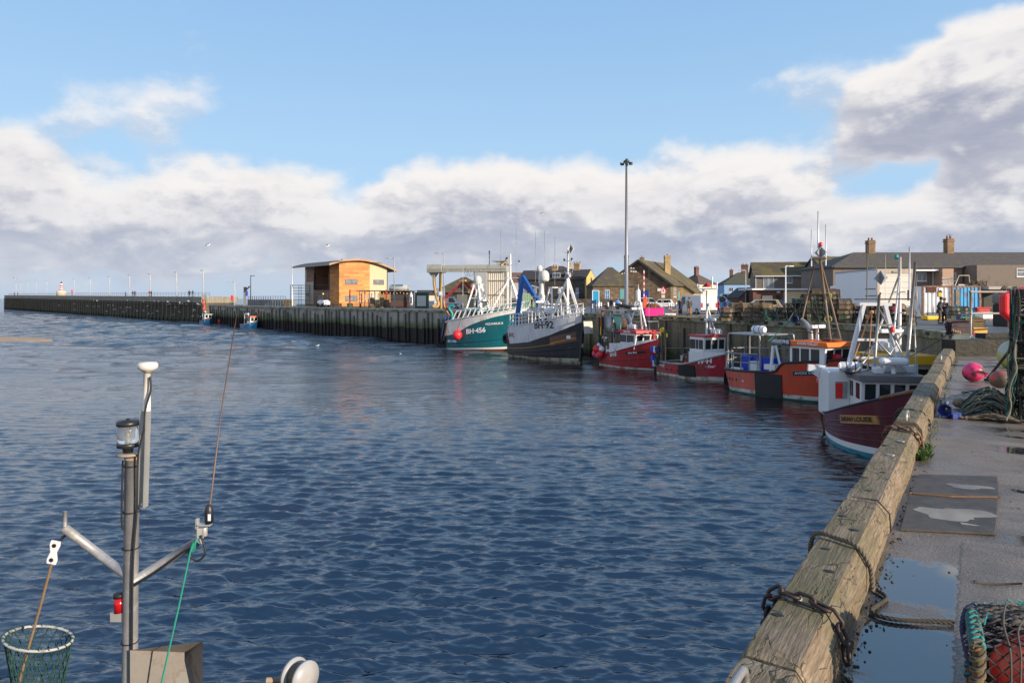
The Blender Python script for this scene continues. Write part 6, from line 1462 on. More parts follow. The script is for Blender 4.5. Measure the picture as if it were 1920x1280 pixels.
def bh92():
 t=boat_thing('trawler','black and white trawler lettered BH 92 with white masts and satellite domes',(0.36,73.4),(0.52,-0.854)); L=12.0
 sh=lambda u:(2.3 if u<0.17 else 2.3+0.75*min(1,(u-0.17)/0.02))+1.65*u**2.0
 shs=lambda u:2.3+1.65*u*u+(0.75 if u>=0.18 else (0.0 if u<=0.15 else 0.75*(u-0.15)/0.03))
 mid=lambda u:1.25+0.35*(u-0.15)+1.75*u**2.4 if u>0.15 else 2.2
 midw=lambda u:float(np.interp(u,[0.17,0.5,0.75,0.9,1],[1.3,1.7,2.5,3.25,3.85])) if u>=0.16 else shs(u)-0.02
 H=Hull(L,4.5,shs,full=0.9,pm=0.42,rake=0.05,flare=0.22,rnd_stern=0.16,bowp=2.6,srake=0.05)
 BLK=hull_mat('black_hull_paint',(0.016,0.019,0.027),(0.03,0.028,0.03),0.2,0.45); GW=hull_mat('greyed_white_hull',(0.60,0.60,0.62),(0.4,0.38,0.36),0.15); BRB=hull_mat('brown_scrolled_panel',(0.14,0.075,0.05)); YL=mat('yellow_line_paint',(0.45,0.22,0.03),0.5,0.2)
 h=H.build(t,{'mats':[mat('green_weedy_white',(0.42,0.45,0.36),0.7,0.2,2.0,c2=(0.2,0.13,0.06),c2amt=0.45,c2scale=2.0),BLK,GW],'rows':[(lambda u:0.16+0.24*u,0,2),(midw,1,7),(shs,2,4)],'in':2},lambda u:shs(u)-0.75,DECKM,n=44,gunwale=GW,gw=0.05,strake=[(lambda u:0.8+1.4*u**2,YL,0.04,0.1,0.8),(lambda u:0.55+0.9*u**2,BLK,0.07,0.02,0.97)])
 H.text(h,'BH·92',8.2,3.4,0.95,LETK,0.02,0,0.05); H.text(h,'BH92',2.75,2.2,0.62,LETK,0.0,0,0.02,sx=0.8)
 H.board(h,8.9,11.35,1.45,2.3,BRB,'scroll_panel',0.24); H.board(h,8.9,11.3,1.62,1.74,YL,'scroll_line',0.26,off=0.05); H.board(h,10.6,10.9,2.2,2.5,LETW,'bow_light',0.1,off=0.1)
 b=MB(); b.bar(H.P(1,0.1)+Vector((0.05,0,0)),H.P(1,shs(1))+Vector((0.08,0,0.05)),0.24); b.build('stem_post',BLK,t)
 b=MB(); b.lathe([(0.34,-0.1),(0.5,-0.05),(0.5,0.05),(0.34,0.1),(0.34,-0.1)],(0,0,0),18,M=Matrix.Translation(H.P(0.09,1.75,-1,0.1))@Matrix.Rotation(PI/2,4,'X')); b.build('tyre_fender',BLACK,t)
 wheelhouse(t,3.0,6.0,2.9,2.0,2.3,mat('cream_house_paint',(0.62,0.55,0.47),0.5,0.06),DSTEEL,win_side=((0.1,0.45),(0.32,0.45),(0.54,0.45),(0.76,0.45)),win_front=3,wh=0.26,wz=0.62,roof_t=0.1)
 us=[0.2+0.05*i for i in range(8)]; rail(t,[H.P(u,shs(u),-1,-0.06) for u in us],1.45,WHITE,mids=(0.33,0.66),r=0.05)
 us=[0.55+0.045*i for i in range(11)]; rail(t,[H.P(min(u,0.995),shs(u),-1,-0.04) for u in us]+[H.P(u,shs(u),1,-0.04) for u in us[::-1]],1.35,WHITE,mids=(0.3,0.65),r=0.045,name='bow_rail')
 b=MB(); b.tube([(5.0,0,4.2),(5.1,0,6.6),(5.0,0,8.9)],[0.5,0.3,0.2],12); b.bar((3.2,0,8.3),(5.0,0,7.9),0.16); b.box((4.2,0,6.9),(1.2,0.7,0.08)); b.box((5.5,0,6.0),(1.2,0.6,0.1)); b.box((5.6,0,5.4),(0.9,0.9,0.12)); b.bar((3.4,0,10.3),(4.7,0,10.2),0.12); b.build('column_mast',WHITE,t)
 radome(t,(5.4,0.1,8.8),0.5,1.15); b=MB(); b.cyl((4.7,0,8.6),(4.7,0,10.2),0.1); b.build('dome_stalk',WHITE,t); radome(t,(4.7,0,10.1),0.29,0.65); radome(t,(3.9,-0.6,4.4),0.45,0.75)
 radar(t,(5.7,-0.4,6.3),1.5); radar(t,(5.9,0.3,5.3),1.3)
 b=MB()
 for y in (-1.3,1.3):b.bar((6.9,y,3.0),(7.3,y*0.45,8.0),0.15); b.bar((8.9,y,3.4),(7.7,y*0.45,8.0),0.15)
 for z,x0,x1,k in ((8.0,7.2,7.8,0.45),(5.9,7.05,8.35,0.7),(4.4,6.95,8.75,0.9)):
  for y in (-1.3,1.3):b.bar((x0,y*k,z),(x1,y*k,z),0.12)
  b.bar((x0,-1.3*k,z),(x0,1.3*k,z),0.12)
 b.build('gantry',WHITE,t)
 b=MB(); top=Vector((9.6,0,9.0)); b.bar((8.0,-1.3,3.4),top,0.24); b.bar((10.4,-0.6,3.9),top,0.22); b.bar((10.6,0.8,3.9),top,0.22); b.bar((8.8,-0.6,6.1),(10.1,-0.2,6.1),0.1); b.cyl((9.6,0,8.8),(9.6,0,12.4),0.09,n=8); b.bar((8.9,0,11.2),(10.3,0,11.2),0.07); b.bar((8.9,0,9.9),(10.3,0,9.9),0.07); b.bar((8.6,0,12.5),(9.5,0,12.1),0.05); b.build('tripod_mast',WHITE,t)
 for x in (9.0,10.2):
  for z in (11.2,9.9):lamp_can(t,(x,0,z))
 b=MB(); b.box((10.0,0,12.5),(0.62,0.04,0.62),Matrix.Rotation(PI/4,4,'Y')); b.box((10.0,0,12.5),(0.04,0.62,0.62),Matrix.Rotation(PI/4,4,'X')); b.build('radar_reflector',STEEL,t)
 b=MB(); b.tube([(9.2,0,9.0),(9.4,0,9.3),(9.9,0,9.3)],0.16,8); b.build('deck_floodlight',STEEL,t)
 BC=mat('crane_blue',(0.006,0.09,0.36),0.45,0.15,2.0)
 b=MB(); b.bar((0.9,-0.3,1.4),(0.9,-0.3,4.0),0.24); b.bar((0.75,-0.3,3.4),(1.3,0.1,8.3),0.42,0.42); b.bar((1.3,0.1,8.3),(4.6,1.0,4.0),0.34,0.4); b.bar((1.5,0,7.3),(3.4,0.6,5.9),0.18); b.bar((0.4,-0.6,2.7),(2.2,0.2,2.7),0.18); b.build('crane_arm',BC,t)
 b=MB(); b.tube([(1.9,-0.4,3.3),(2.2,-0.4,4.1),(3.1,-0.4,4.2),(3.3,-0.4,3.5)],[0.2,0.42,0.42,0.2],8); b.build('net_bundle',TARROPE,t)
 for x,y,z,hh in ((3.4,0.3,5,6.5),(3.5,0.3,9,8.5),(5.0,0.4,10,7.0),(7.4,0,8,8.5),(4.4,0.8,8,4.5)):whip(t,(x,y,z*0.85),hh*0.62,0.02)
 raft(t,(7.6,-0.9,5.0),1.1,0.3); b=MB(); b.box((7.2,-0.6,3.6),(1.3,1.1,0.7)); b.build('blue_deck_box',BLUEP,t,bevel=0.05)
 b=MB(); b.box((12.35,0.3,3.35),(0.08,1.0,1.25),Matrix.Rotation(-0.15,4,'Y')); b.build('bow_flare_panel',mat('grimy_white',(0.5,0.46,0.4),0.6,0.15),t)
 return t
squash(bh92(),3.5,0.79)
def red_boat():
 t=boat_thing('fishing_boat','red fishing boat lettered BH 8 with a white wheelhouse and net drum aft',(9.1,62.2),(0.41,-0.91)); L=6.9
 sh=lambda u:0.95+0.1*u+1.5*u**1.6 if u>0.0 else 0.95; H=Hull(L,3.3,sh,full=0.85,pm=0.4,rake=0.1,flare=0.3,bowp=2.2)
 RED=hull_mat('red_hull_paint',(0.34,0.012,0.022),(0.28,0.02,0.03),0.3)
 h=H.build(t,{'mats':[BOOTW,RED],'rows':[(lambda u:0.14+0.06*u,0,2),(sh,1,8)],'in':1},lambda u:sh(u)-0.5,DECKM,gunwale=RED,gw=0.04,strake=[(lambda u:0.5+0.65*u**1.5,RED,0.05,0.02,0.97)])
 H.text(h,'BH.8',2.75,1.15,0.5,LETW,0.014,0,0.12); H.board(h,4.35,6.0,1.22,1.42,BLACK,'name_board',0.14); H.text(h,'Ava Ann',5.0,1.44,0.23,LETW,0.006,0.15,0.14,off=0.05)
 WB=hull_mat('wedge_white_paint',(0.68,0.69,0.71)); b=MB(); us=[0.3+0.68*i/14 for i in range(15)]
 for side in (-1,1):
  lo=[H.P(u,sh(u),side,-0.03) for u in us]; hi=[H.P(u,sh(u),side,-0.03)+Vector((0,0,0.9-0.75*(i/14))) for i,u in enumerate(us)]; lo2=[p-Vector((0,side*0.06,0)) for p in lo]; hi2=[p-Vector((0,side*0.06,0)) for p in hi]; m=15
  fs=[(i,i+1,m+i+1,m+i) for i in range(14)]+[(m+i,m+i+1,3*m+i+1,3*m+i) for i in range(14)]+[(2*m+i,3*m+i,3*m+i+1,2*m+i+1) for i in range(14)]+[(0,m,3*m,2*m)]
  b.add(lo+hi+lo2+hi2,fs if side<0 else [f[::-1] for f in fs])
 b.build('raised_bulwark',WB,t)
 wl,rf=wheelhouse(t,3.1,5.2,2.3,1.7,1.35,WHITE,mat('red_roof_paint',(0.55,0.02,0.03),0.4,0.1),rake=0.3,win_side=((0.02,0.22),(0.17,0.22),(0.32,0.22),(0.5,0.48),(0.77,0.42)),win_front=3,wh=0.4,wz=0.45,over=0.25,roof_t=0.26)
 lettering(rf,'Ava Ann',0.3,LETW,lambda a,c:Vector((4.4+a,-1.325+0.0,3.19+c)),0.012)
 b=MB(); b.box((2.8,0,3.1),(1.0,2.6,0.08)); b.build('aft_canopy',mat('red_roof_paint',(0,0,0)),t)
 rail(t,[(2.4,-1.3,3.15),(3.4,-1.3,3.3),(4.4,-1.3,3.3),(5.5,-1.1,3.3),(5.8,0,3.3),(5.5,1.1,3.3),(3,1.3,3.3)],0.75,STEEL,mids=(),r=0.025); b=MB(); b.cyl((2.4,-1.35,1.1),(2.4,-1.35,3.9),0.03); b.build('stanchion',STEEL,t)
 b=MB(); top=Vector((4.2,0,6.2)); b.bar((3.7,-0.7,3.2),top,0.1); b.bar((5.4,0,3.3),top,0.11); b.bar((3.7,0.7,3.2),top,0.1); b.cyl((4.15,0,5.5),(4.15,0,7.2),0.05); b.build('mast',WHITE,t); b=MB(); b.tube([(4.2,-0.05,5.6),(4.2,-0.05,5.8),(4.2,-0.05,6.6),(4.2,-0.05,6.8)],[0.08,0.2,0.2,0.08],10); b.build('mast_canister',WHITE2,t)
 radar(t,(4.2,-0.2,4.9),1.1,ped=0.1); raft(t,(4.0,-0.5,3.55),0.95,0.24); whip(t,(5.0,0.5,3.4),5.5,0.018)
 b=MB(); b.bar((0.3,-1.2,0.7),(0.3,-1.2,4.9),0.14); b.bar((0.3,1.3,0.7),(0.3,1.3,4.9),0.14); b.bar((0.3,-1.3,4.9),(0.3,1.4,4.9),0.14); b.bar((0.3,-1.2,4.85),(1.9,-1.2,4.85),0.1); b.bar((0.3,1.3,4.85),(3.0,1.3,2.9),0.1); b.bar((-0.4,-1.2,2.7),(2.3,-1.2,2.7),0.12); b.bar((-0.4,1.2,2.7),(2.3,1.2,2.7),0.12); b.bar((1.9,-1.2,0.8),(1.9,-1.2,4.85),0.1); b.build('gallows',DSTEEL,t)
 DM=Matrix.Translation((1.15,-0.2,3.75))@Matrix.Rotation(PI/2,4,'X')@Matrix.Rotation(0.0,4,'Y')
 b=MB()
 for zz_ in (-0.95,0.9):b.lathe([(0.0,-0.03),(0.92,-0.03),(0.92,0.03),(0,0.03)],(0,0,zz_),22,M=DM)
 b.lathe([(0.25,-0.95),(0.25,0.9)],(0,0,0),12,M=DM); dr=b.build('net_drum',GALV,t); b=MB(); b.lathe([(0.6,-0.2),(0.68,0.0),(0.66,0.5),(0.6,0.85)],(0,0,0),20,M=DM); b.build('wound_net',mat('teal_net',(0.012,0.07,0.085),0.9,0.4,12.0),dr); b=MB(); b.lathe([(0.5,-0.85),(0.58,-0.6),(0.55,-0.22)],(0,0,0),20,M=DM); b.build('wound_rope',mat('brown_net',(0.12,0.06,0.035),0.9,0.4,12.0),dr)
 b=MB(); b.box((0.22,-1.29,3.5),(0.08,0.05,1.7)); b.build('orange_marker',mat('fluorescent_orange',(0.9,0.16,0.02),0.5),t); b=MB(); b.box((0.22,-1.32,3.1),(0.07,0.05,0.7)); b.build('yellow_marker',HIVIS,t)
 for k,(x,y,z,m,nm) in enumerate(((0.15,-1.75,1.45,REDB,'bright red buoy, upper of the bunch on the red boat stern'),(0.85,-1.8,0.98,REDB,'bright red buoy, lower of the bunch on the red boat stern'),(-0.25,-1.6,1.0,PINKB,'pink buoy in the bunch on the red boat stern'),(-0.1,-1.35,1.65,WHITE,'white buoy behind the red one on the red boat stern'),(0.75,-1.55,1.45,WHITE,'white buoy right of the red one on the red boat stern'),(0.35,-1.65,0.85,TEALP,'dark teal float under the buoys on the red boat stern'))):
  buoy('stern_buoy',nm,t.matrix_basis@Vector((x,y,z)),0.32 if m in (REDB,PINKB) else 0.26,m,(0,0,1),1.05,group='buoys bunched on the red boat stern')
 b=MB(); b.bar((1.4,-1.45,0.9),(1.4,-1.45,1.8),0.08); b.bar((2.1,-1.45,0.95),(2.1,-1.45,1.9),0.08); b.bar((1.4,-1.4,1.4),(2.1,-1.4,1.4),0.16); b.build('hauler_posts',WHITE,t); b=MB(); b.ball((0.3,-0.9,2.2),(0.25,0.25,0.32),10,7); b.build('floodlight_globe',STEEL,t)
 b=MB(); b.box((0.9,-0.5,1.3),(0.7,0.6,0.6)); b.build('orange_fish_box',ORANGEB,t); b=MB(); b.box((0.5,0.3,3.0),(0.8,0.5,0.4)); b.build('blue_tarpaulin',BLUEP,t,bevel=0.1)
 b=MB(); b.box((6.45,-0.05,sh(0.95)+0.55),(0.18,0.25,0.8)); b.box((6.45,-0.05,sh(0.95)+0.75),(0.2,0.8,0.14)); b.build('bow_bitts',RED,t)
red_boat()
def yh_boat():
 t=boat_thing('fishing_boat','red open fishing boat with a forward white cabin and black rubbing mat on its side',(12.75,55.2),(0.44,-0.9)); L=6.4
 sh=lambda u:0.95+0.05*u+(0.95*((u-0.5)/0.5)**1.3 if u>0.5 else 0); H=Hull(L,3.2,sh,full=0.85,pm=0.42,rake=0.07,flare=0.25,bowp=2.6)
 RED=hull_mat('crimson_hull_paint',(0.38,0.018,0.035),(0.3,0.04,0.06),0.35)
 h=H.build(t,{'mats':[BOOTW,RED],'rows':[(lambda u:0.12+0.14*u,0,2),(sh,1,8)],'in':0},lambda u:sh(u)-0.55 if u<0.55 else sh(u)-0.2,DECKM,gunwale=mat('grey_gunwale',(0.33,0.33,0.32),0.6,0.1),gw=0.07)
 H.text(h,'WH·67',0.75,0.72,0.34,LETW,0.01,0); H.text(h,'W·H',5.15,1.35,0.46,LETW,0.018,0.15,0.15); H.text(h,'Bay Star',5.3,0.98,0.28,LETW,0.006,0.3,0.12)
 for x in (1.45,2.05,2.8):H.board(h,x,x+0.13,0.42,0.54,BLACK,'scupper',n=2)
 H.board(h,3.0,4.5,0.15,1.02,BLACK,'rubbing_mat',off=0.07); H.board(h,4.55,5.2,0.72,1.0,RED,'hull_patch',0.1,off=0.04)
 b=MB(); us=[0.62+0.36*i/8 for i in range(9)]
 for side in (-1,1):
  lo=[H.P(u,sh(u),side,-0.06) for u in us]; hi=[Vector((p.x,p.y,2.05)) for p in lo]; m=9; fs=[(i,i+1,m+i+1,m+i) for i in range(8)]; b.add(lo+hi,fs if side<0 else [f[::-1] for f in fs])
 hi=[Vector((H.P(u,sh(u),-1,-0.06).x,H.P(u,sh(u),-1,-0.06).y,2.05)) for u in us]; hj=[Vector((p.x,-p.y,p.z)) for p in hi]; b.add(hi+hj,[(i,i+1,9+i+1,9+i) for i in range(8)]); b.build('foredeck_casing',WHITE,t)
 wheelhouse(t,3.6,5.1,2.1,1.2,1.95,WHITE,mat('red_roof_paint',(0,0,0)),rake=0.1,win_side=((0.05,0.24),(0.26,0.24),(0.5,0.2),(0.72,0.36)),win_front=3,wh=0.32,wz=0.55,roof_t=0.12)
 b=MB(); b.cyl((4.3,0,3.2),(4.3,0,6.6),0.07); b.bar((4.3,0,5.6),(5.3,0,3.3),0.07); b.bar((3.3,0,6.7),(5.4,0,6.7),0.08); b.bar((3.3,0,6.7),(3.3,0,7.1),0.06); b.bar((5.4,0,6.7),(5.4,0,7.2),0.06); b.bar((4.9,0,6.7),(4.9,0,7.6),0.07); b.build('mast',WHITE,t); radar(t,(4.9,-0.2,3.7),1.0,ped=0.6); raft(t,(5.0,0.3,3.5),0.9,0.24); lamp_can(t,(4.5,0,5.4),STEEL)
 b=MB(); b.lathe([(0.0,0.35),(0.42,0.0),(0.0,0.02)],(3.9,0.4,6.85),8); b.build('red_flag',mat('red_cloth',(0.5,0.02,0.03),0.8),t)
 us=[0.02+0.07*i for i in range(8)]; rail(t,[H.P(u,sh(u),1,-0.05) for u in us],1.0,STEEL,mids=(0.5,),r=0.03); rail(t,[H.P(0.0,sh(0),1,-0.1),H.P(0.0,sh(0),-1,-0.1),H.P(0.1,sh(0),-1,-0.05)],1.0,WOODP,mids=(),r=0.03,name='stern_rail')
 for k,(x,y,hh) in enumerate(((0.7,-1.3,3.1),(0.95,-1.2,2.6),(0.5,-1.25,2.4))):
  b=MB(); b.tube([(x,y,0.5),(x+0.08,y,0.9+hh)],0.05,6); b.build('dan_pole',WOODP if k else RUST,t)
 b=MB(); b.ball((0.75,-1.3,3.5),(0.14,0.1,0.25),8,6); b.build('yellow_float',YELP,t); b=MB(); b.box((0.35,-1.2,3.3),(0.12,0.03,0.6)); b.box((1.15,-1.2,3.1),(0.12,0.03,0.3)); b.build('marker_flag',HIVIS,t)
 R_=mat('royal_blue_plastic',(0.01,0.06,0.55),0.45,0.12); GR=mat('dark_grey_green_plastic',(0.02,0.035,0.045),0.5); LB=mat('light_blue_plastic',(0.3,0.45,0.6),0.5)
 cans=[(-0.25,-1.5,1.95,R_,'blue plastic can hung highest on the red open boat stern'),(0.15,-1.55,1.95,WHITE,'off white plastic can hung on the red open boat stern'),(0.5,-1.6,1.95,NAVYP,'navy blue can hung on the red open boat stern'),(-0.15,-1.55,1.2,R_,'blue can with white label hung low on the red open boat stern'),(0.12,-1.6,0.85,LB,'pale blue can hung lowest on the red open boat stern'),(0.42,-1.65,1.05,GR,'dark green can hung low on the red open boat stern')]
 for x,y,z,m,lb in cans:
  c=thing('plastic_can',lb,'plastic can',t.matrix_basis@Vector((x,y,z-0.3)),t.rotation_euler.z+rnd.uniform(-0.3,0.3),'cans hung on the red open boat stern'); b=MB(); b.box((0,0,0.27),(0.36,0.26,0.5),Matrix.Rotation(rnd.uniform(-0.25,0.25),4,'Y')); b.build('body',m,c,bevel=0.05); b=MB(); b.cyl((0.08,0,0.5),(0.1,0,0.6),0.05,n=8); b.build('cap',BLACK,c)
 items=[('blue_fish_box','large blue fish box on the red open boat deck',(2.3,0.3,0.95),(1.4,0.8,0.45),R_),('blue_fish_box','second blue fish box with pale lid on the red open boat deck',(1.75,0.2,1.35),(0.7,0.6,0.4),mat('pale_blue_lid',(0.5,0.55,0.65),0.5)),('yellow_fish_box','yellow fish box by the red open boat rail',(2.2,-0.95,0.85),(1.2,0.6,0.38),YELP),('orange_fish_box','orange red box behind the yellow one on the red open boat',(1.9,-0.2,0.8),(0.8,0.5,0.4),ORANGEB)]
 for nm,lb,p,d,m in items:
  c=thing(nm,lb,'fish box',t.matrix_basis@Vector((p[0],p[1],p[2]-d[2]/2-0.1)),t.rotation_euler.z); b=MB(); b.box((0,0,d[2]/2),d); b.build('body',m,c,bevel=0.03); b=MB(); b.box((0,0,d[2]+0.02),(d[0]+0.05,d[1]+0.05,0.05)); b.build('rim',m,c,bevel=0.01)
 buoy('green_float','sea green oval float on the boxes of the red open boat',t.matrix_basis@Vector((2.9,0.3,1.75)),0.17,TEALP,(1,0,0),2.2)
 for x in (3.0,3.3):buoy('orange_float','orange float by the rusty winch, %s'%('aft one' if x<3.1 else 'forward one'),t.matrix_basis@Vector((x,-0.9,0.95)),0.2,ORANGEB,(0,0,1))
 b=MB(); b.tube(smoothpath([(2.7,-0.9,0.7),(2.8,-0.9,1.5),(3.2,-0.9,1.7),(3.4,-0.9,1.2),(3.3,-0.9,0.7)],5),0.09,6); b.lathe([(0.3,-0.1),(0.18,0),(0.3,0.1)],(0,0,0),12,M=Matrix.Translation((3.1,-0.8,1.2))@Matrix.Rotation(PI/2,4,'X')); b.build('pot_hauler',RUST,t)
yh_boat()
def avon():
 t=boat_thing('fishing_boat','orange fishing boat with white and orange wheelhouse, black side mat and railed stern',(14.85,46.0),(0.49,-0.87)); L=8.0
 sh=lambda u:1.25+0.06*(1-u)+(0.95*min(1,(u-0.55)/0.05) if u>0.55 else 0)*0.55+0.75*u**2; H=Hull(L,3.5,sh,full=0.8,pm=0.4,rake=0.07,flare=0.2,rnd_stern=0.14,bowp=2.6,srake=0.08)
 COR=hull_mat('orange_red_hull',(0.5,0.055,0.018),(0.5,0.1,0.06),0.3,0.45); BO=BOOTW
 h=H.build(t,{'mats':[mat('green_antifouling',(0.03,0.1,0.08),0.7),BO,COR],'rows':[(0.1,0,2),(lambda u:0.28+0.05*u,1,1),(sh,2,9)],'in':1},lambda u:sh(u)-0.5 if u>0.58 else sh(u)-0.3,mat('pale_deck',(0.42,0.4,0.38),0.7,0.1),n=44,gunwale=mat('black_gunwale',(0.02,0.022,0.025),0.5),gw=0.07)
 h.data.materials.append(hull_mat('coral_stern_paint',(0.56,0.115,0.075),(0.5,0.15,0.1),0.3,0.5))  # stern half of the hull takes a paler coral than the bow
 for p_ in h.data.polygons:
  if p_.material_index==2 and p_.center.x<3.9:p_.material_index=3
 H.board(h,3.1,4.75,0.05,1.4,mat('black_side_mat',(0.014,0.015,0.018),0.5,0.2),'side_mat',off=0.06)
 for x in (0.75,1.05,1.3,1.65):H.board(h,x,x+0.08,0.72,0.86,mat('dark_scupper',(0.2,0.02,0.015),0.6),'scupper',n=2)
 for x in (0.5,2.15):H.board(h,x,x+0.09,0.72,0.8,LETW,'freeing_port',n=2)
 H.board(h,5.35,6.9,1.42,1.64,BLACK,'name_board',0.11); H.text(h,'AVON VALLEY',6.1,1.62,0.2,mat('pale_blue_lettering',(0.4,0.6,0.75),0.5),0.004,0.1,0.11,off=0.055)
 WP=WHITE2; wl,rf=wheelhouse(t,4.3,6.3,2.2,1.55,1.55,WP,mat('orange_roof_paint',(0.85,0.16,0.012),0.4,0.06),rake=0.12,win_side=((0.1,0.14),(0.2,0.16),(0.36,0.42),(0.66,0.42)),win_front=3,wh=0.46,wz=0.42,over=0.26,roof_t=0.26)
 lettering(rf,'AVON VALLEY',0.2,LETW,lambda a,c:Vector((5.5+a*0.95,-1.27,3.24+c)),0.008)
 b=MB(); b.box((4.2,-1.27,3.27),(0.5,0.05,0.42)); pl=b.build('number_plate',mat('navy_plate',(0.01,0.02,0.07),0.5),t); lettering(pl,'PH5',0.3,LETW,lambda a,c:Vector((4.2+a*0.8,-1.3,3.27+c)),0.01)
 b=MB(); b.tube([(3.1,-1.0,3.2),(3.2,-1.0,3.2),(3.75,-1.0,3.2),(3.9,-1.0,3.2)],[0.08,0.17,0.17,0.1],10); b.build('deck_floodlight',GALV,t)
 radar(t,(5.2,0,3.4),1.15,ped=0.65); b=MB(); b.tube(smoothpath([(4.75,0.1,3.4),(4.7,0.1,3.9),(4.45,0.1,4.3),(4.15,0.1,4.5)],5),[0.13]*16,10); b.build('exhaust_stack',GALV,t)
 b=MB(); b.lathe([(0.16,-0.05),(0.23,-0.05),(0.23,0.05),(0.16,0.05),(0.16,-0.05)],(0,0,0),14,M=Matrix.Translation((4.05,-0.3,4.55))@Matrix.Rotation(PI/2,4,'X')); b.build('hauling_sheave',NAVYP,t); b=MB(); b.ball((3.75,-0.3,4.45),0.1,8,6); b.build('teal_float',TEALP,t); b=MB(); b.tube([(3.7,-0.3,4.4),(2.4,-0.4,3.2)],0.025,5); b.build('green_line',TEALP,t)
 b=MB(); b.box((5.0,0,3.8),(2.2,0.08,0.06)); b.lathe([(0.5,0),(0.55,0.06),(0.4,0.12)],(6.0,0.0,3.42),12); b.build('roof_rack',RUST,t)
 b=MB(); top=Vector((5.35,0,8.0)); b.cyl((6.25,-0.4,3.4),top,0.06); b.cyl((6.3,0.4,3.4),top,0.05); b.cyl((4.3,0,4.6),(5.0,0,7.6),0.04); b.bar((4.6,0,6.0),(5.9,0,6.0),0.05); b.cyl(top,(5.35,0,8.7),0.04); b.box((5.35,0,8.0),(0.8,0.1,0.08)); b.build('mast',mat('brown_varnished_steel',(0.22,0.15,0.1),0.5,0.2),t)
 b=MB(); b.box((5.4,0,8.35),(0.5,0.04,0.5),Matrix.Rotation(PI/4,4,'Y')); b.box((5.4,0,8.35),(0.04,0.5,0.5),Matrix.Rotation(PI/4,4,'X')); b.build('radar_reflector',STEEL,t); lamp_can(t,(5.4,0,8.7),REDB)
 for x,z0,hh in ((4.85,7.6,2.1),(5.7,7.6,2.3),(5.25,8.6,2.1)):whip(t,(x,0,z0),hh,0.035 if x!=5.25 else 0.05,WHITE2)
 for z in (4.6,5.9):b=MB(); b.tube([(5.9+0.2*math.cos(a),-0.1,z+0.17*math.sin(a)) for a in [2*PI*i/12 for i in range(12)]],0.025,5,closed=True); b.build('rope_coil',mat('yellow_rope',(0.45,0.4,0.12),0.8),t)
 us=[0.0,0.03,0.1,0.17,0.25,0.33,0.4]; rail(t,[H.P(u,sh(u),-1,-0.08) for u in us],1.05,STEEL,mids=(0.5,),r=0.035); rail(t,[H.P(u,sh(u),1,-0.08) for u in us]+[H.P(0.5,sh(0.5),1,-0.1)],1.25,STEEL,mids=(0.5,),r=0.03,name='far_rail')
 b=MB(); q=[H.P(0.06,1.2,s_,-0.25) for s_ in (-1,1)]+[H.P(0.4,1.2,s_,-0.25) for s_ in (-1,1)]
 for p in q:b.tube(smoothpath([p,p+Vector((0,0,2.1)),p+Vector((0.12 if p.x<1.5 else -0.1,0,2.35))],4),0.05,7)
 for s_ in (0,1):b.tube([q[s_]+Vector((0.12,0,2.35)),q[2+s_]+Vector((-0.1,0,2.35))],0.05,7)
 b.tube([q[0]+Vector((0.12,0,2.35)),q[1]+Vector((0.12,0,2.35))],0.05,7); b.box(((q[0].x+q[2].x)/2,0,3.56),(q[2].x-q[0].x-0.3,2.3,0.05)); b.build('shelter_frame',GALV,t); raft(t,(2.2,-0.3,3.85),0.85,0.24)
 for k,(x,y) in enumerate(((0.75,0.8),(1.6,0.9),(2.5,0.9))):
  c=thing('blue_fish_tub','blue fish tub, %s on the orange boat stern deck'%('nearest the stern','middle one','forward one')[k],'fish tub',t.matrix_basis@Vector((x,y,1.0)),t.rotation_euler.z); b=MB(); b.box((0,0,0.55),(0.85,0.7,1.1),taper=1.04); b.build('body',mat('royal_blue_plastic',(0.01,0.06,0.55)),c,bevel=0.03); b=MB(); b.box((0,0,1.1),(0.95,0.8,0.08)); b.build('rim',mat('royal_blue_plastic',(0,0,0)),c,bevel=0.01)
 b=MB(); b.box((2.1,-0.5,1.45),(0.5,0.4,0.9)); b.box((0.95,-0.7,1.25),(0.7,0.35,0.35)); b.build('white_locker',WHITE2,t,bevel=0.04)
 b=MB(); b.bar((4.0,-1.5,1.9),(3.5,-1.2,3.0),0.09); b.bar((3.4,-1.5,1.4),(3.4,-1.3,3.0),0.12); b.box((3.3,-1.2,1.75),(0.7,0.6,0.3)); b.build('ramp_posts',WHITE,t); b=MB(); b.box((7.0,-0.3,2.45),(0.35,0.3,0.5)); b.box((7.0,-0.3,2.55),(0.6,0.34,0.14)); b.build('red_winch',REDB,t,bevel=0.03)
 b=MB(); b.tube(smoothpath([(7.2,0.9,2.1),(7.2,0.9,2.7),(7.5,0.7,2.7),(7.6,0.5,2.1)],4),0.04,6); b.build('bow_hoop',STEEL,t)
 for c in kids(t):
  if c.name.split('.')[0] not in ('hull','deck','gunwale','railing','far_rail','shelter_frame','liferaft_canister','white_locker','red_winch','bow_hoop'):c.location.x=0.55
 t.scale=(1.13,1.05,1.04)
avon()
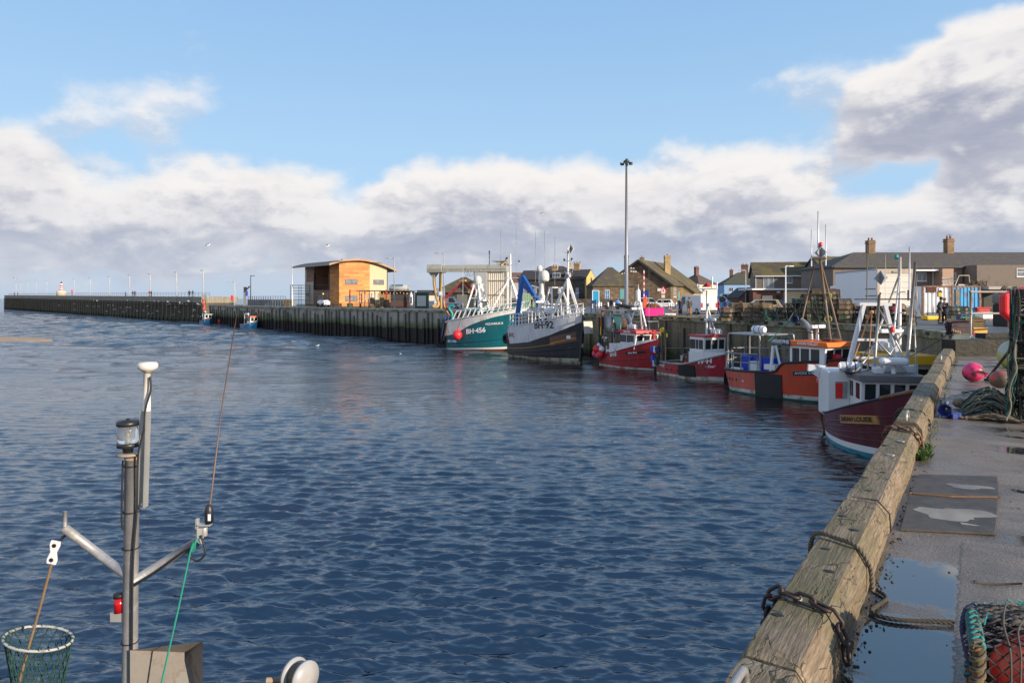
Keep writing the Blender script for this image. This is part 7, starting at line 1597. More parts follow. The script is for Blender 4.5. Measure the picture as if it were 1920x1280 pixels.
def yellow_boat():
 t=boat_thing('fishing_boat','white boat with a yellow wheelhouse roof half hidden behind the maroon boat',(18.75,36.6),(-0.03,-1)); L=6.2
 sh=lambda u:1.0+0.9*u**2; H=Hull(L,2.7,sh,full=0.85,bowp=2.3)
 h=H.build(t,{'mats':[BOOTW,hull_mat('navy_hull_paint',(0.02,0.04,0.12))],'rows':[(0.15,0,2),(sh,1,6)],'in':0},lambda u:sh(u)-0.4,DECKM,gunwale=WHITE,gw=0.05)
 wl,rf=wheelhouse(t,2.2,4.4,2.2,1.0,1.9,WHITE,mat('yellow_roof_paint',(0.72,0.36,0.01),0.4,0.06),rake=0.1,win_side=((0.1,0.4),(0.4,0.5),(0.72,0.4)),win_front=3,wh=0.36,over=0.4,roof_t=0.42)
 lettering(rf,'REAPER',0.3,LETK,lambda a,c:Vector((3.2+a,-1.36,3.12+c)),0.012)
 raft(t,(2.6,-0.2,3.6),0.9,0.28); radar(t,(3.6,-0.3,3.4),1.1,ped=0.9)
 b=MB(); b.cyl((3.4,0.2,3.3),(3.4,0.2,8.0),0.08); b.cyl((3.4,0.2,7.2),(4.6,-0.8,3.3),0.045); b.cyl((3.4,0.2,7.2),(2.2,-0.6,3.3),0.045); b.bar((2.8,0.2,6.3),(4.0,0.2,6.3),0.06); b.bar((2.9,0.2,5.3),(3.9,0.2,5.3),0.06); b.build('mast',WHITE,t); b=MB(); b.box((3.4,-0.7,7.0),(0.04,0.5,0.5),Matrix.Rotation(PI/4,4,'X')); b.box((3.4,-0.7,7.0),(0.5,0.04,0.5),Matrix.Rotation(PI/4,4,'Y')); b.build('radar_reflector',STEEL,t); lamp_can(t,(3.7,-0.2,5.35),REDB); lamp_can(t,(3.2,-0.3,4.9),STEEL); lamp_can(t,(3.3,0.1,7.9),TEALP)
yellow_boat()
def maroon():
 t=boat_thing('fishing_boat','maroon clinker fishing boat with white wheelhouse and tall A frame beside the timber beams',(15.3,30.2),(-0.19,-0.982)); L=6.4
 sh=lambda u:0.98+0.28*u+1.45*u**1.9; H=Hull(L,3.6,sh,full=0.85,pm=0.4,rake=0.12,flare=0.36,rnd_stern=0.1,bowp=2.4,srake=0.1)
 MAR=hull_mat('maroon_hull_paint',(0.105,0.012,0.026),(0.07,0.01,0.02),0.3,0.33); TUR=hull_mat('turquoise_antifouling',(0.03,0.22,0.30),(0.04,0.15,0.2))
 h=H.build(t,{'mats':[TUR,WHITE,MAR],'rows':[(lambda u:0.14+0.05*u,0,3),(lambda u:0.30+0.16*u,1,1),(sh,2,10)],'in':1},lambda u:sh(u)-0.4,DECKM,n=40,gunwale=mat('dark_navy_gunwale',(0.025,0.03,0.045),0.5),gw=0.04,strake=[(lambda u,k=k:0.3+0.16*u+(sh(u)-0.3-0.16*u)*k,MAR,0.024,0.06,0.985) for k in (0.16,0.32,0.48,0.64)])
 H.board(h,3.75,5.35,1.1,1.42,mat('varnished_name_board',(0.5,0.26,0.09),0.5,0.15,6.0),'name_board',0.165,off=0.085); H.text(h,'SARAH LOUISE',4.55,1.39,0.26,LETK,0.006,0,0.132,sx=0.8,off=0.12)
 b=MB(); b.tube([H.P(u,sh(u),s_,0)+Vector((0,0,0.04)) for s_,u in [(-1,0.86),(-1,0.92),(-1,0.97),(-1,1.0),(1,0.97),(1,0.9)]],0.075,6); b.build('rusty_bow_cap',mat('rust_worn_cap',(0.24,0.16,0.1),0.8,0.3,5.0,c2=(0.3,0.1,0.04),c2amt=0.5,c2scale=4.0),t)
 b=MB(); b.prism([(0.3,1.0),(1.9,1.0),(1.88,2.96),(0.62,3.0),(0.45,2.9),(0.36,2.6)],'y',-1.72,-0.84); bx=b.build('stern_casing',WHITE,t,bevel=0.06); f=Face((1.905,-1.7,1.0),(0,1,0),(1,0,0)); cab_windows(bx,[(f,0.27,0.8,0.48,0.72)],mat('pale_grey_glass',(0.3,0.32,0.34),0.1,0.2),WHITE2)
 b=MB(); f.slab(b,0.29,0.56,0.82,1.46,0.022,0.028); b.build('red_oilskin',mat('red_oilskin',(0.8,0.02,0.02),0.6),bx)
 b=MB(); b.box((2.2,0.25,1.4),(1.9,1.9,1.0)); b.build('cabin_base',WHITE,t,bevel=0.05)
 GB=mat('grey_brown_roof',(0.13,0.105,0.1),0.5,0.1); wl,rf=wheelhouse(t,1.75,3.3,2.3,1.5,1.22,WHITE,GB,rake=0.08,win_side=((0.15,0.1),(0.3,0.1),(0.66,0.42)),win_front=4,wh=0.46,wz=0.42,over=0.2,roof_t=0.24); wl.location.y=rf.location.y=0.3
 AF=mat('cool_white_paint',(0.7,0.71,0.73),0.4,0.05); b=MB(); x=0.55
 AY=0.5
 for s_ in (-1,1):
  b.bar((x,s_*1.12,2.7),(x,s_*0.42,5.72),0.14,0.26,up=(1,0,0)); b.prism([(s_*1.3,2.45),(s_*0.55,2.9),(s_*0.95,3.35)],'x',x-0.05,x+0.05); b.bar((x+0.35,s_*1.2,2.75),(x-0.2,s_*1.25,2.75),0.2)
 b.bar((x,-0.68,5.74),(x,0.68,5.74),0.22,0.14); b.bar((x,-0.82,4.2),(x,0.82,4.2),0.1); b.bar((x,-1.0,3.42),(x,1.0,3.42),0.1); b.build('a_frame',AF,t).location.y=AY
 b=MB(); b.bar((x,-1.95,2.82),(x,1.95,2.82),0.16,0.2); b.bar((x,-1.95,2.72),(x,-1.3,2.25),0.12); b.bar((x,1.2,2.9),(x,2.2,2.9),0.14); b.bar((x,2.1,2.6),(x,2.1,3.15),0.2); b.bar((x,-2.2,2.95),(x,-1.5,2.9),0.2,0.3); b.build('cross_beam',AF,t)
 b=MB(); b.tube([(x,-0.1,5.4),(x+0.3,-0.35,2.7)],0.028,5); b.tube([(x,-0.12,5.4),(x-0.2,-1.0,2.7)],0.028,5); b.ball((x,-0.1,5.4),0.09,8,6); b.build('tackle_ropes',mat('orange_tan_rope',(0.42,0.22,0.13),0.8),t).location.y=AY
 b=MB(); b.tube([(x,0.15,5.8),(x,0.25,6.25)],0.03,6); b.bar((x,-0.8,5.95),(x,1.5,5.97),0.05); b.bar((x,-0.35,6.1),(x,0.1,6.1),0.05); b.bar((x,-0.35,6.4),(x,0.05,6.4),0.05); b.bar((x,1.35,5.9),(x,1.35,6.35),0.06); b.build('aerial_bracket',DSTEEL,t).location.y=AY
 whip(t,(x,AY-0.28,5.9),2.4,0.035,mat('olive_grey_tube',(0.16,0.16,0.13),0.6)); whip(t,(x,AY+0.45,5.9),2.0,0.016,WHITE); whip(t,(x,AY+1.4,6.0),2.2,0.045,WHITE2)
 b=MB(); b.cyl((2.0,0.05,2.9),(2.0,0.25,6.15),0.055); b.cyl((2.0,0.22,5.6),(2.0,1.5,2.9),0.035); b.cyl((2.0,0.12,4.0),(2.6,-0.9,2.9),0.035); b.cyl((2.0,0.1,4.2),(1.2,-0.7,2.9),0.03); b.cyl((2.0,0.1,4.3),(2.2,1.3,2.9),0.035); b.bar((2.0,-0.1,4.9),(2.0,0.8,4.9),0.06); b.build('pole_mast',GALV,t)
 b=MB(); b.cyl((1.6,1.42,2.9),(1.6,1.75,7.5),0.07,0.055); b.cyl((1.6,1.8,2.9),(1.6,1.66,6.2),0.03); b.cyl((1.6,0.5,3.2),(1.6,1.62,5.1),0.03); b.cyl((1.6,1.75,7.4),(1.6,1.85,5.4),0.015); b.build('steel_boom',GALV,t)
 b=MB(); b.cyl((2.6,0.6,2.95),(2.6,0.6,3.3),0.09); rd=b.build('radar_pedestal',WHITE,t); b=MB(); b.box((2.6,0.6,3.45),(0.5,1.05,0.3)); b.build('radar_dome',WHITE2,rd,bevel=0.12); raft(t,(1.9,-0.85,3.15),0.85,0.2,PI/2); b=MB(); b.box((2.3,0.1,3.05),(0.5,0.35,0.25)); b.box((1.9,1.0,3.1),(0.3,1.1,0.3)); b.build('roof_locker',WHITE2,t,bevel=0.04)
 b=MB(); b.lathe([(0.2,0),(0.2,0.16),(0.12,0.24),(0.0,0.26)],(2.5,-1.0,2.9),14); b.build('searchlight',mat('dark_navy_gunwale',(0,0,0)),t); lamp_can(t,(2.0,0.75,4.6),REDB); lamp_can(t,(2.0,0.9,4.3),STEEL)
 b=MB(); b.tube([(0.2,-1.5,2.6),(0.1,-1.55,1.6),(0.0,-1.5,0.6),(0.05,-1.3,-0.1)],[0.03,0.03,0.09,0.05],6); b.tube([(-0.2,-1.5,0.9),(0.4,-1.7,1.2)],0.03,5); b.box((0.05,-1.4,0.2),(0.08,0.1,0.9)); b.build('rudder_gear',RUST,t)
 for k,(dy,dz,m,lb) in enumerate(((-0.15,0,ORANGEB,'salmon pink float hung at the maroon boat stern, left of two'),(0.12,-0.03,ORANGEB,'salmon pink float hung at the maroon boat stern, right of two'))):buoy('hanging_float',lb,t.matrix_basis@Vector((0.15,-1.45+dy,2.35+dz)),0.16,mat('salmon_plastic',(0.8,0.12,0.1),0.4),(0,0,1),1.15)
 for k,(x,y,z,m,lb) in enumerate(((0.2,-1.2,1.85,NAVYP,'navy fender hanging at the maroon boat stern'),(0.22,-1.12,1.95,REDB,'red fender hanging at the maroon boat stern'),(0.25,-1.15,1.2,YELP,'yellow float low at the maroon boat stern'))):buoy('hanging_fender',lb,t.matrix_basis@Vector((x,y,z)),0.13,m,(0,0,1),2.2 if m!=YELP else 1.2)
maroon()
for a,c,sag,lb,m in (((13.0,22.6,2.5),Q(20.5,0.2,NZ+BH),0.2,'mooring line from the maroon boat to the mossy beam',TARROPE),((14.9,29,2.9),(20.2,31.6,QZ),0.25,'mooring line from the maroon boat up to the quay corner',OLDROPE),((15.2,49.6,1.6),(18.9,49.6,QZ),0.5,'mooring line from the red open boat to the quay',TARROPE),((7.0,63.0,3.0),(13.2,62.6,QZ),0.6,'mooring line from the black trawler bow to the quay',OLDROPE)):
 a=Vector(a); b=MB(); b.tube([p-a for p in catenary(a,c,sag,14)],0.022,5); o=b.build('mooring_line',m,loc=a); tag(o,lb,'mooring line')
def small_boat(label,S,Hd,hullm,roofm,L=4.6,gear=True,cab=True):
 t=boat_thing('small_boat',label,S,Hd); sh=lambda u:0.85+0.8*u**2; H=Hull(L,2.1,sh,full=0.8,bowp=2.2)
 H.build(t,{'mats':[WHITE,hullm,mat('orange_sheer',(0.35,0.13,0.05),0.6)],'rows':[(0.12,0,2),(lambda u:sh(u)-0.14,1,5),(sh,2,1)],'in':0},lambda u:sh(u)-0.35,DECKM,gunwale=WHITE if roofm else mat('orange_sheer',(0,0,0)),gw=0.05)
 wheelhouse(t,L*0.5,L*0.75,1.5,0.9,1.5,WHITE,roofm or WHITE,win_side=((0.12,0.35),(0.55,0.4)),win_front=2,wh=0.4,roof_t=0.18 if roofm else 0.08,over=0.25)
 b=MB(); b.cyl((L*0.2,0.4,0.8),(L*0.2,0.4,2.9),0.06); b.cyl((L*0.2,-0.4,0.8),(L*0.2,-0.4,2.9),0.06); b.bar((L*0.1,0,2.95),(L*0.34,0,2.95),0.3); b.build('gantry',WHITE,t)
 return t,H
p=gp(398,604.5,0); t1,_=small_boat('small blue boat with an orange gunwale and bare poles at the pier corner',(-70.6,156.0),(0.61,-0.79),hull_mat('bright_blue_hull',(0.015,0.2,0.4)),None,6.0)
b=MB()
for k in range(4):b.cyl((1.5+0.9*k,0.3,1.2),(0.8+1.1*k,0,7.2-0.4*k),0.055,n=5)
b.build('poles',WOODP,t1)
for k,(dx,dz) in enumerate(((0.1,6.2),(0.8,5.0))):b=MB(); b.tube([(2.2+dx+0.5*math.cos(a),-0.5,dz-1.2+0.6*math.sin(a)) for a in [2*PI*i/14 for i in range(14)]],0.14,6,closed=True); b.build('lifebuoy_ring',ORANGEB,t1)
p=gp(478,613,0); small_boat('small blue boat with an orange cabin roof under the left quay wall',(-52.6,134.0),(0.72,-0.69),hull_mat('bright_blue_hull',(0,0,0)),mat('orange_cabin_roof',(0.75,0.16,0.02),0.5),5.6)
for px,py,r,lb in ((412,609,0.62,'large red mooring buoy afloat at the pier corner'),(495,617.5,0.4,'small orange mooring buoy by the blue boat bow')):buoy('mooring_buoy',lb,gp(px,py,0)+Vector((0,0.5,r*0.9)),r,REDB if r>0.5 else ORANGEB,(-0.4,0,0.8))
# ---------------------------------------------------------------- things on the far quay
ORD=['first','second','third','fourth','fifth','sixth','seventh','eighth','ninth','tenth','eleventh','twelfth','thirteenth','fourteenth']
LVL=['lowest','second-lowest','third-lowest','fourth-lowest','fifth-lowest','sixth-lowest','topmost']
PROTO={}
def creel(kind,label,loc,rz,group):
 if kind not in PROTO:
  c,f={'brown':('brown',FR1),'green':('green',FR3),'dark':('dark',FR2),'tan':('tan',FR1)}[kind]
  PROTO[kind]=make_creel(label,loc,c,f,0.8,0.55,0.36,group,7,rz,0.012); return PROTO[kind]
 return dup(PROTO[kind],loc,rz,label,group)
rn=random.Random(8)
def stack(px,Y,levels,kinds,where,rz0=0.0,step=0.315,group=None):
 for lv in range(levels):
  p=at(px,Y,QZ+lv*step)+Vector((rn.uniform(-0.06,0.06),rn.uniform(-0.08,0.08),0))
  creel(kinds[(lv+int(px))%len(kinds)],'%s creel in %s'%(LVL[lv if lv<levels-1 else 6],where),p,rz0+rn.uniform(-0.12,0.12),group)
A_=[(1362,49.8,3),(1380,50.6,4),(1399,50.2,4),(1418,50.0,4),(1437,49.4,4)]
for i,(px,Y,n) in enumerate(A_):stack(px,Y,n,['brown','dark','brown'] if i<2 else ['tan','brown'],'%s column of low brown creel stack before brick garage'%ORD[i],0.1,group='low brown creel stack')
B_=[(1452,49.5,2),(1468,48.6,3),(1484,48.2,4),(1500,47.8,5),(1516,48.5,6)]
for i,(px,Y,n) in enumerate(B_):stack(px,Y,n,['dark','green','brown'],'%s column of sloping green creel heap before cream club house'%ORD[i],rn.uniform(-0.6,0.6),group='sloping creel heap')
C_=[(1533,45.6,7,['brown','green','brown']),(1557,45.2,7,['brown','brown','green']),(1582,44.6,5,['brown','tan','brown','green'])]
for i,(px,Y,n,k) in enumerate(C_):
 stack(px,Y,n,k,'%s front column of tall creel stack beside white lorry'%ORD[i],-0.25,group='tall creel stack'); stack(px+4,Y+1.0,n-(i!=1),k,'%s rear column of tall creel stack beside white lorry'%ORD[i],-0.2,group='tall creel stack')
D_=[(1606,45.5,4),(1626,45.2,4),(1646,45.0,4),(1664,43.6,4),(1684,42.5,4),(1703,41.2,3)]
for i,(px,Y,n) in enumerate(D_):stack(px,Y,n,['dark','brown','dark'],'%s column of dark creel stack under the lorry door'%ORD[i],0.3,group='dark creel stack')
for i,(px,Y,n) in enumerate(((1789,56,3),(1806,57,3))):stack(px,Y,n,['dark','green'],'%s column of small creel stack against blue container'%ORD[i],0.1,group='creels by the blue container')
for i,px in enumerate((698,706,716,725)):stack(px,116.5,4 if i%2 else 5,['brown','tan'],'%s column of creels before dark bar hut'%ORD[i],0.0,group='creels before the bar hut',step=0.34)
for i,px in enumerate((536,542)):stack(px,143,4,['brown'],'%s column of creels beside scaffold tower'%ORD[i],0.0,group='creels by the scaffold',step=0.34)
for i,(px,Y,n,z,m,lb) in enumerate(((1480,47.6,9,1.5,1,'grey green rope draped over the sloping creel heap'),(1540,45.1,7,2.1,3,'dark green rope draped over the tall creel stack'),(1440,48.6,8,0.8,0,'teal rope spilling off the low creel stack'))):
 b=MB(); p0=at(px,Y)
 for k in range(n):
  x=rn.uniform(-0.9,0.9); zz_=z*rn.uniform(0.4,1.05); b.tube(smoothpath([(x,0.35,zz_),(x+rn.uniform(-.2,.2),-0.1,zz_+0.06),(x+rn.uniform(-.4,.4),-0.36,zz_*0.6),(x+rn.uniform(-.6,.6),-0.45,0.05)],3),0.022,4)
 o=b.build('rope_tangle',ROPC[m],loc=p0); tag(o,lb,'rope')
 # ---- vehicles (local +x = forward, wheels on z = 0)
CARW=mat('white_car_paint',(0.72,0.73,0.75),0.25,0.03,1.0,coat=0.3); CGL=mat('car_glass',(0.02,0.025,0.03),0.05,0.2,spec=0.8); REDL=mat('red_lamp_lens',(0.5,0.01,0.01),0.25,0.05); TYR=mat('tyre',(0.018,0.018,0.02),0.8,0.2); RIM=mat('alloy_rim',(0.35,0.36,0.37),0.4,0.1,metal=0.5)
def car(name,label,loc,rz,body,L=4.2,W=1.75,H=1.45,van=False,panel=False,cat='car',stripe=None):
 t=thing(name,label,cat,loc,rz); h=L/2; hz=H*(0.52 if van else 0.56); gc=0.2
 if van:prof=[(-h,gc),(h,gc),(h,hz*0.95),(h-0.55,hz*1.08),(h-1.25,H),(-h+0.05,H),(-h,H*0.6)]; cab=None
 else :prof=[(-h,gc),(h,gc),(h,hz*0.85),(h-0.9,hz),(-h+0.1,hz),(-h,hz*0.8)]; cab=[(-h+0.1,hz-0.02),(h-0.85,hz-0.02),(h-1.7,H),(-h+0.5,H)]
 b=MB(); b.prism(prof,'y',-W/2,W/2); b.build('body',body,t,bevel=0.06)
 if cab:b=MB(); b.prism(cab,'y',-W/2+0.1,W/2-0.1); b.build('cabin',body,t,bevel=0.05)
 y=W/2+0.012 if van else W/2-0.088
 def side(x0,x1,z0,z1,nm='side_window',s0=0,s1=0):
  for s_ in (-1,1):b=MB(); b.prism([(x0,z0),(x1,z0),(x1-s1,z1),(x0+s0,z1)],'y',s_*y,s_*(y-0.02)); b.build(nm,CGL,t)
 if van:side(h-1.95,h-0.85,hz*1.02,H*0.92,s1=0.42)
 else :side(-h+0.55,-0.08,hz+0.05,H-0.09,s0=0.22); side(0.0,h-1.1,hz+0.05,H-0.09,s1=0.6)
 fx0,fx1,fz0,fz1=(h-0.55,h-1.25,hz*1.08,H) if van else (h-0.85,h-1.7,hz,H)
 for nm,(x0,x1,z0,z1),sg in (('windscreen',(fx0,fx1,fz0,fz1),1),)+((() if panel else (('rear_window',(-h,-h+0.05,H*0.6,H*0.95) if van else (-h+0.1,-h+0.5,hz,H),-1),))):
  d=Vector((z1-z0,0,-(x1-x0))).normalized()*(0.03 if sg>0 else -0.03)
  if sg<0:d=Vector((-(z1-z0),0,(x1-x0))).normalized()*0.03
  w_=W/2-0.2; a=Vector((x0,0,z0)).lerp(Vector((x1,0,z1)),0.1); c=Vector((x0,0,z0)).lerp(Vector((x1,0,z1)),0.92); b=MB()
  vs=[a+d+Vector((0,-w_,0)),a+d+Vector((0,w_,0)),c+d+Vector((0,w_*0.93,0)),c+d+Vector((0,-w_*0.93,0))]; vs+=[v-d*1.5 for v in vs]
  b.add(vs,[(0,1,2,3),(7,6,5,4),(0,4,5,1),(1,5,6,2),(2,6,7,3),(3,7,4,0)]); b.build(nm,CGL,t)
 for x in (-h+0.75,h-0.8):
  for s_ in (-1,1):
   b=MB(); b.tube([(x,s_*(W/2-0.2),0.31),(x,s_*(W/2+0.02),0.31)],0.31,14); wl=b.build('wheel',TYR,t); b=MB(); b.tube([(x,s_*(W/2+0.0),0.31),(x,s_*(W/2+0.035),0.31)],0.19,12); b.build('rim',RIM,wl)
 for s_ in (-1,1):
  b=MB(); b.box((-h-0.005,s_*(W/2-0.14),hz*0.92),(0.06,0.16,0.5 if van else 0.18)); b.build('tail_light',REDL,t); b=MB(); b.box((h+0.005,s_*(W/2-0.22),hz*0.8),(0.06,0.3,0.14)); b.build('headlight',LETW,t)
 b=MB(); b.box((-h-0.02,0,0.62),(0.04,0.55,0.13)); b.build('rear_plate',YELP,t); b=MB(); b.box((-h-0.02,0,0.36),(0.1,W*0.94,0.2)); b.box((h+0.02,0,0.36),(0.1,W*0.94,0.2)); b.build('bumper',BLACK,t)
 if stripe:b=MB(); [b.box((0,s_*(W/2+0.005),hz*0.72),(L*0.92,0.02,0.1)) for s_ in (-1,1)]; b.build('side_stripe',stripe,t)
 return t
car('parked_car','white hatchback parked before the harbour office, right of the barrier',at(1240,118),R(172),CARW,4.3,stripe=mat('copper_stripe',(0.4,0.2,0.1),0.4))
car('parked_car','white tall car parked left of the barrier, front towards the lit stone corner',at(1216,112),R(-12),CARW,4.6,1.85,1.7)
car('parked_van','white panel van seen from behind, parked on the quay beside two walkers',at(1305,72),R(107),CARW,4.9,1.95,1.95,True,True,'van')
car('parked_van','blue and white van parked beyond the white panel van',at(1342,104),R(-14),mat('petrol_blue_paint',(0.02,0.13,0.24),0.3,0.05),4.9,1.95,2.0,True,True,'van')
car('parked_van','white van with navy lettering parked beside the ice plant',at(841,111),R(-8),CARW,4.4,1.85,1.85,True,True,'van',stripe=mat('dark_side_moulding',(0.03,0.03,0.05),0.5))
car('parked_car','pale silver car before the brick garage',at(1424,92),R(170),mat('silver_paint',(0.4,0.4,0.42),0.3,0.05,metal=0.3),4.3); car('parked_car','cream car parked before the painted notice board',at(1432,84),R(160),mat('champagne_paint',(0.42,0.33,0.2),0.35,0.05),4.2,1.75,1.5)
car('parked_car','dark blue car beside the club house door',at(1446,88),R(95),mat('dark_blue_paint',(0.01,0.02,0.09),0.25,0.05),4.2); car('parked_van','pale camper van parked before the blue house',at(1372,130),R(175),mat('off_white_paint',(0.62,0.58,0.55),0.35,0.05,c2=(0.4,0.2,0.2),c2amt=0.2),6.2,2.1,2.5,True,True,'van'); car('parked_car','dark car in shade beside the harbour office end',at(1327,125),R(60),mat('charcoal_paint',(0.03,0.03,0.035),0.3),4.3)
def lorry():
 t=thing('box_lorry','big white box lorry with a cream roller door, parked behind the creel stacks','lorry',(26.35,49.3,QZ),math.atan2(0.99,0.12)); L,W,H,z0=8.6,2.45,2.75,1.0
 BW_=mat('cool_white_panel',(0.82,0.83,0.85),0.4,0.03,1.0)
 b=MB(); b.box((L/2,-W/2,z0+H/2),(L,W,H)); b.build('box_body',BW_,t,bevel=0.03)
 b=MB(); b.box((-0.03,-W/2,z0+H-0.16),(0.1,W,0.34)); b.box((-0.03,-0.08,z0+H/2-0.17),(0.1,0.16,H-0.36)); b.box((-0.03,-W+0.08,z0+H/2-0.17),(0.1,0.16,H-0.36)); b.build('rear_frame',mat('beige_frame',(0.5,0.42,0.33),0.5),t)
 b=MB(); [b.box((-0.02,-W/2,z0+0.1+0.43*k+0.2),(0.06,W-0.34,0.415)) for k in range(6)]; b.build('roller_door',mat('cream_door',(0.78,0.73,0.64),0.5,0.04),t,bevel=0.01)
 b=MB(); b.box((-0.1,-W/2,z0+H-0.2),(0.08,0.36,0.12)); b.build('rear_lamp',GALV,t); b=MB(); b.box((L/2,0.02,z0+H+0.02),(L,0.06,0.1)); b.build('roof_rail',mat('blue_grey_trim',(0.3,0.38,0.48),0.5),t)
 b=MB(); b.box((L+1.1,-W/2,1.55),(2.0,2.2,2.3),taper=0.92); b.build('cab',CARW,t,bevel=0.1); b=MB(); b.box((L/2,-W/2,0.8),(L,0.9,0.3)); b.build('chassis',BLACK,t)
 for x in (1.6,L+0.9):
  for y in (-0.2,-W+0.2):b=MB(); b.tube([(x,y-0.16,0.45),(x,y+0.16,0.45)],0.45,16); wl=b.build('wheel',TYR,t); b=MB(); b.tube([(x,y-0.18,0.45),(x,y+0.18,0.45)],0.24,12); b.build('rim',RIM,wl)
 b=MB(); b.box((0.05,-W/2,0.55),(0.15,W,0.15)); b.build('under_run_bar',STEEL,t)
lorry()
t=thing('forklift','small white forklift with a lit orange beacon before the timber clad building','forklift',at(606,128),R(-35)); b=MB(); b.box((0,0,0.85),(2.0,1.3,0.9),taper=0.9); b.box((0.8,0,0.75),(0.8,1.4,0.7)); b.build('body',CARW,t,bevel=0.1); b=MB()
for x in (-0.6,0.6):
 for y in (-0.55,0.55):b.bar((x,y,1.2),(x*0.8,y,2.3),0.08)
b.box((0,0,2.33),(1.3,1.3,0.08)); b.build('roll_cage',DSTEEL,t); b=MB(); [b.box((-1.15,y,1.2),(0.12,0.1,2.4)) for y in (-0.4,0.4)]; b.box((-1.6,0,0.12),(1,0.8,0.06)); b.build('fork_mast',DSTEEL,t)
for x in (-0.65,0.7):
 for y in (-0.7,0.7):b=MB(); b.tube([(x,y-0.12,0.35),(x,y+0.12,0.35)],0.35,12); b.build('wheel',TYR,t)
b=MB(); b.ball((0,0,2.47),0.12,8,6); b.build('beacon',lm_ if False else bpy.data.materials['lit_bulb'],t)
def container(label,a,c,H,m,extra):
 a=Vector(a); c=Vector(c); t=thing('shipping_container',label,'container',a,0); d=c-a; Ls=d.length; d.normalize(); n_=Vector((-d.y,d.x,0)); b=MB(); corr_panel(b,(0,0,0),d*Ls,0.14,H-0.1,0.3,0.05); b.prism([(0.06*n_.x,0.06*n_.y),(d.x*Ls+0.06*n_.x,d.y*Ls+0.06*n_.y),(d.x*Ls+2.4*n_.x,d.y*Ls+2.4*n_.y),(2.4*n_.x,2.4*n_.y)],'z',0.1,H-0.02); b.build('box',m,t)
 b=MB(); rz=math.atan2(d.y,d.x)
 for s_ in (0.06,Ls-0.06):b.box(d*s_+n_*0+Vector((0,0,H/2)),(0.14,0.16,H),rz)
 for z in (0.1,H-0.06):b.box(d*(Ls/2)+Vector((0,0,z)),(Ls-0.28,0.13,0.14),rz)
 b.build('frame',mat('rusty_container_frame',(0.2,0.11,0.075),0.8,0.4,4.0,c2=(0.4,0.4,0.4),c2amt=0.3,c2scale=2.0),t); fc=Face(-n_*0.07,d,-n_)
 for nm,a0,a1,z0,z1,mm_ in extra:b=MB(); fc.slab(b,a0,a1,z0,z1,0,0.05); b.build(nm,mm_,t)
 return t
RSTP=mat('rust_patch',(0.1,0.035,0.025),0.9,0.4,6.0); CW=mat('white_container_paint',(0.58,0.63,0.68),0.5,0.06,1.0,c2=(0.28,0.12,0.06),c2amt=0.32,c2scale=1.6,stretch=(2.2,2.2,0.5)); CBL=mat('blue_container_paint',(0.045,0.33,0.62),0.5,0.06,1.0,c2=(0.16,0.07,0.04),c2amt=0.4,c2scale=1.3,stretch=(2.0,2.0,0.7))
Yc=57.0; ctop=Z_(536,Yc)-QZ
c1=container('white rust streaked shipping container with a yellow warning sign behind the couple',at(1729,Yc),at(1782.5,Yc),ctop,CW,[('rust_plate',0.32,1.1,ctop-0.52,ctop-0.08,RSTP),('warning_sign',1.3,1.6,ctop-0.85,ctop-0.42,YELP),('sign_text',1.34,1.56,ctop-0.4,ctop-0.18,LETW)])
container('bright blue shipping container with rust patches beside the white one',at(1784,Yc),at(1838,Yc),ctop+0.02,CBL,[('rusty_door_gear',0.28,0.62,ctop-1.6,ctop-0.25,mat('rust_green_patch',(0.2,0.17,0.12),0.8,0.5,5.0))])
b=MB(); b.prism([(0,-0.22),(0.14,0.0),(-0.14,0.0)],'y',-0.02,0.02,M=Matrix.Translation((1.45,-0.15,ctop-0.53))@Matrix.Rotation(PI,4,'Y')); b.build('warning_triangle',BLACK,c1)
t=thing('open_shed','open fronted dark shed with a rusty beam right of the blue container','shed',at(1840,58)); b=MB(); b.box((1.3,1.5,1.2),(3.0,0.1,2.4)); b.build('back_wall',mat('dark_grey_boards',(0.06,0.06,0.058),0.8,0.3),t); b=MB(); b.box((1.3,0.2,2.5),(3.1,2.9,0.24)); b.build('roof',mat('pale_rusty_roof',(0.4,0.37,0.33),0.8,0.1,c2=(0.25,0.1,0.05),c2amt=0.4,c2scale=2.0),t); b=MB(); b.box((-0.1,0,1.2),(0.2,0.2,2.4)); b.box((2.9,0,1.2),(0.2,0.2,2.4)); b.build('posts',RUST,t)
b=MB(); [b.tube([(0.1+0.12*k,0.3,0.0),(0.15+0.12*k,0.3,0.72)],0.03,5) for k in range(8)]; [b.tube([(0,0.3,z),(1.1,0.3,z)],0.03,5) for z in (0.1,0.4,0.7)]; b.tube([(1.1,0.3,0),(1.4,0.2,0.9),(2.3,0.3,0.9),(2.4,0.3,0)],0.04,5); b.tube([(1.4,0.3,0.1),(3.2,0.3,0.12)],0.06,5)
o=b.build('metal_frames',mat('old_white_metal',(0.45,0.4,0.34),0.7,0.2),loc=at(1770,57.6,QZ+ctop)); tag(o,'old white metal frames piled on the container roof','scrap frames')
for px,Y,z,lb,w_ in ((1832,57.8,QZ+ctop,'heap of brown netting on the blue container roof',1.4),(1903,40,QZ+1.9,'heap of grey and orange netting over the railing',1.6)):
 b=MB(); [b.tube(smoothpath([(rn.uniform(-1,1)*w_/2,rn.uniform(-.4,.4),0),(rn.uniform(-.5,.5)*w_,rn.uniform(-.3,.3),rn.uniform(0.15,0.5)),(rn.uniform(-1,1)*w_/2,rn.uniform(-.4,.4),0.02)],4),0.035,5) for _ in range(40)]; o=b.build('net_heap',mat('brown_net_twine',(0,0,0)) if px<1900 else ROPC[1],loc=at(px,Y,z)); tag(o,lb,'net')
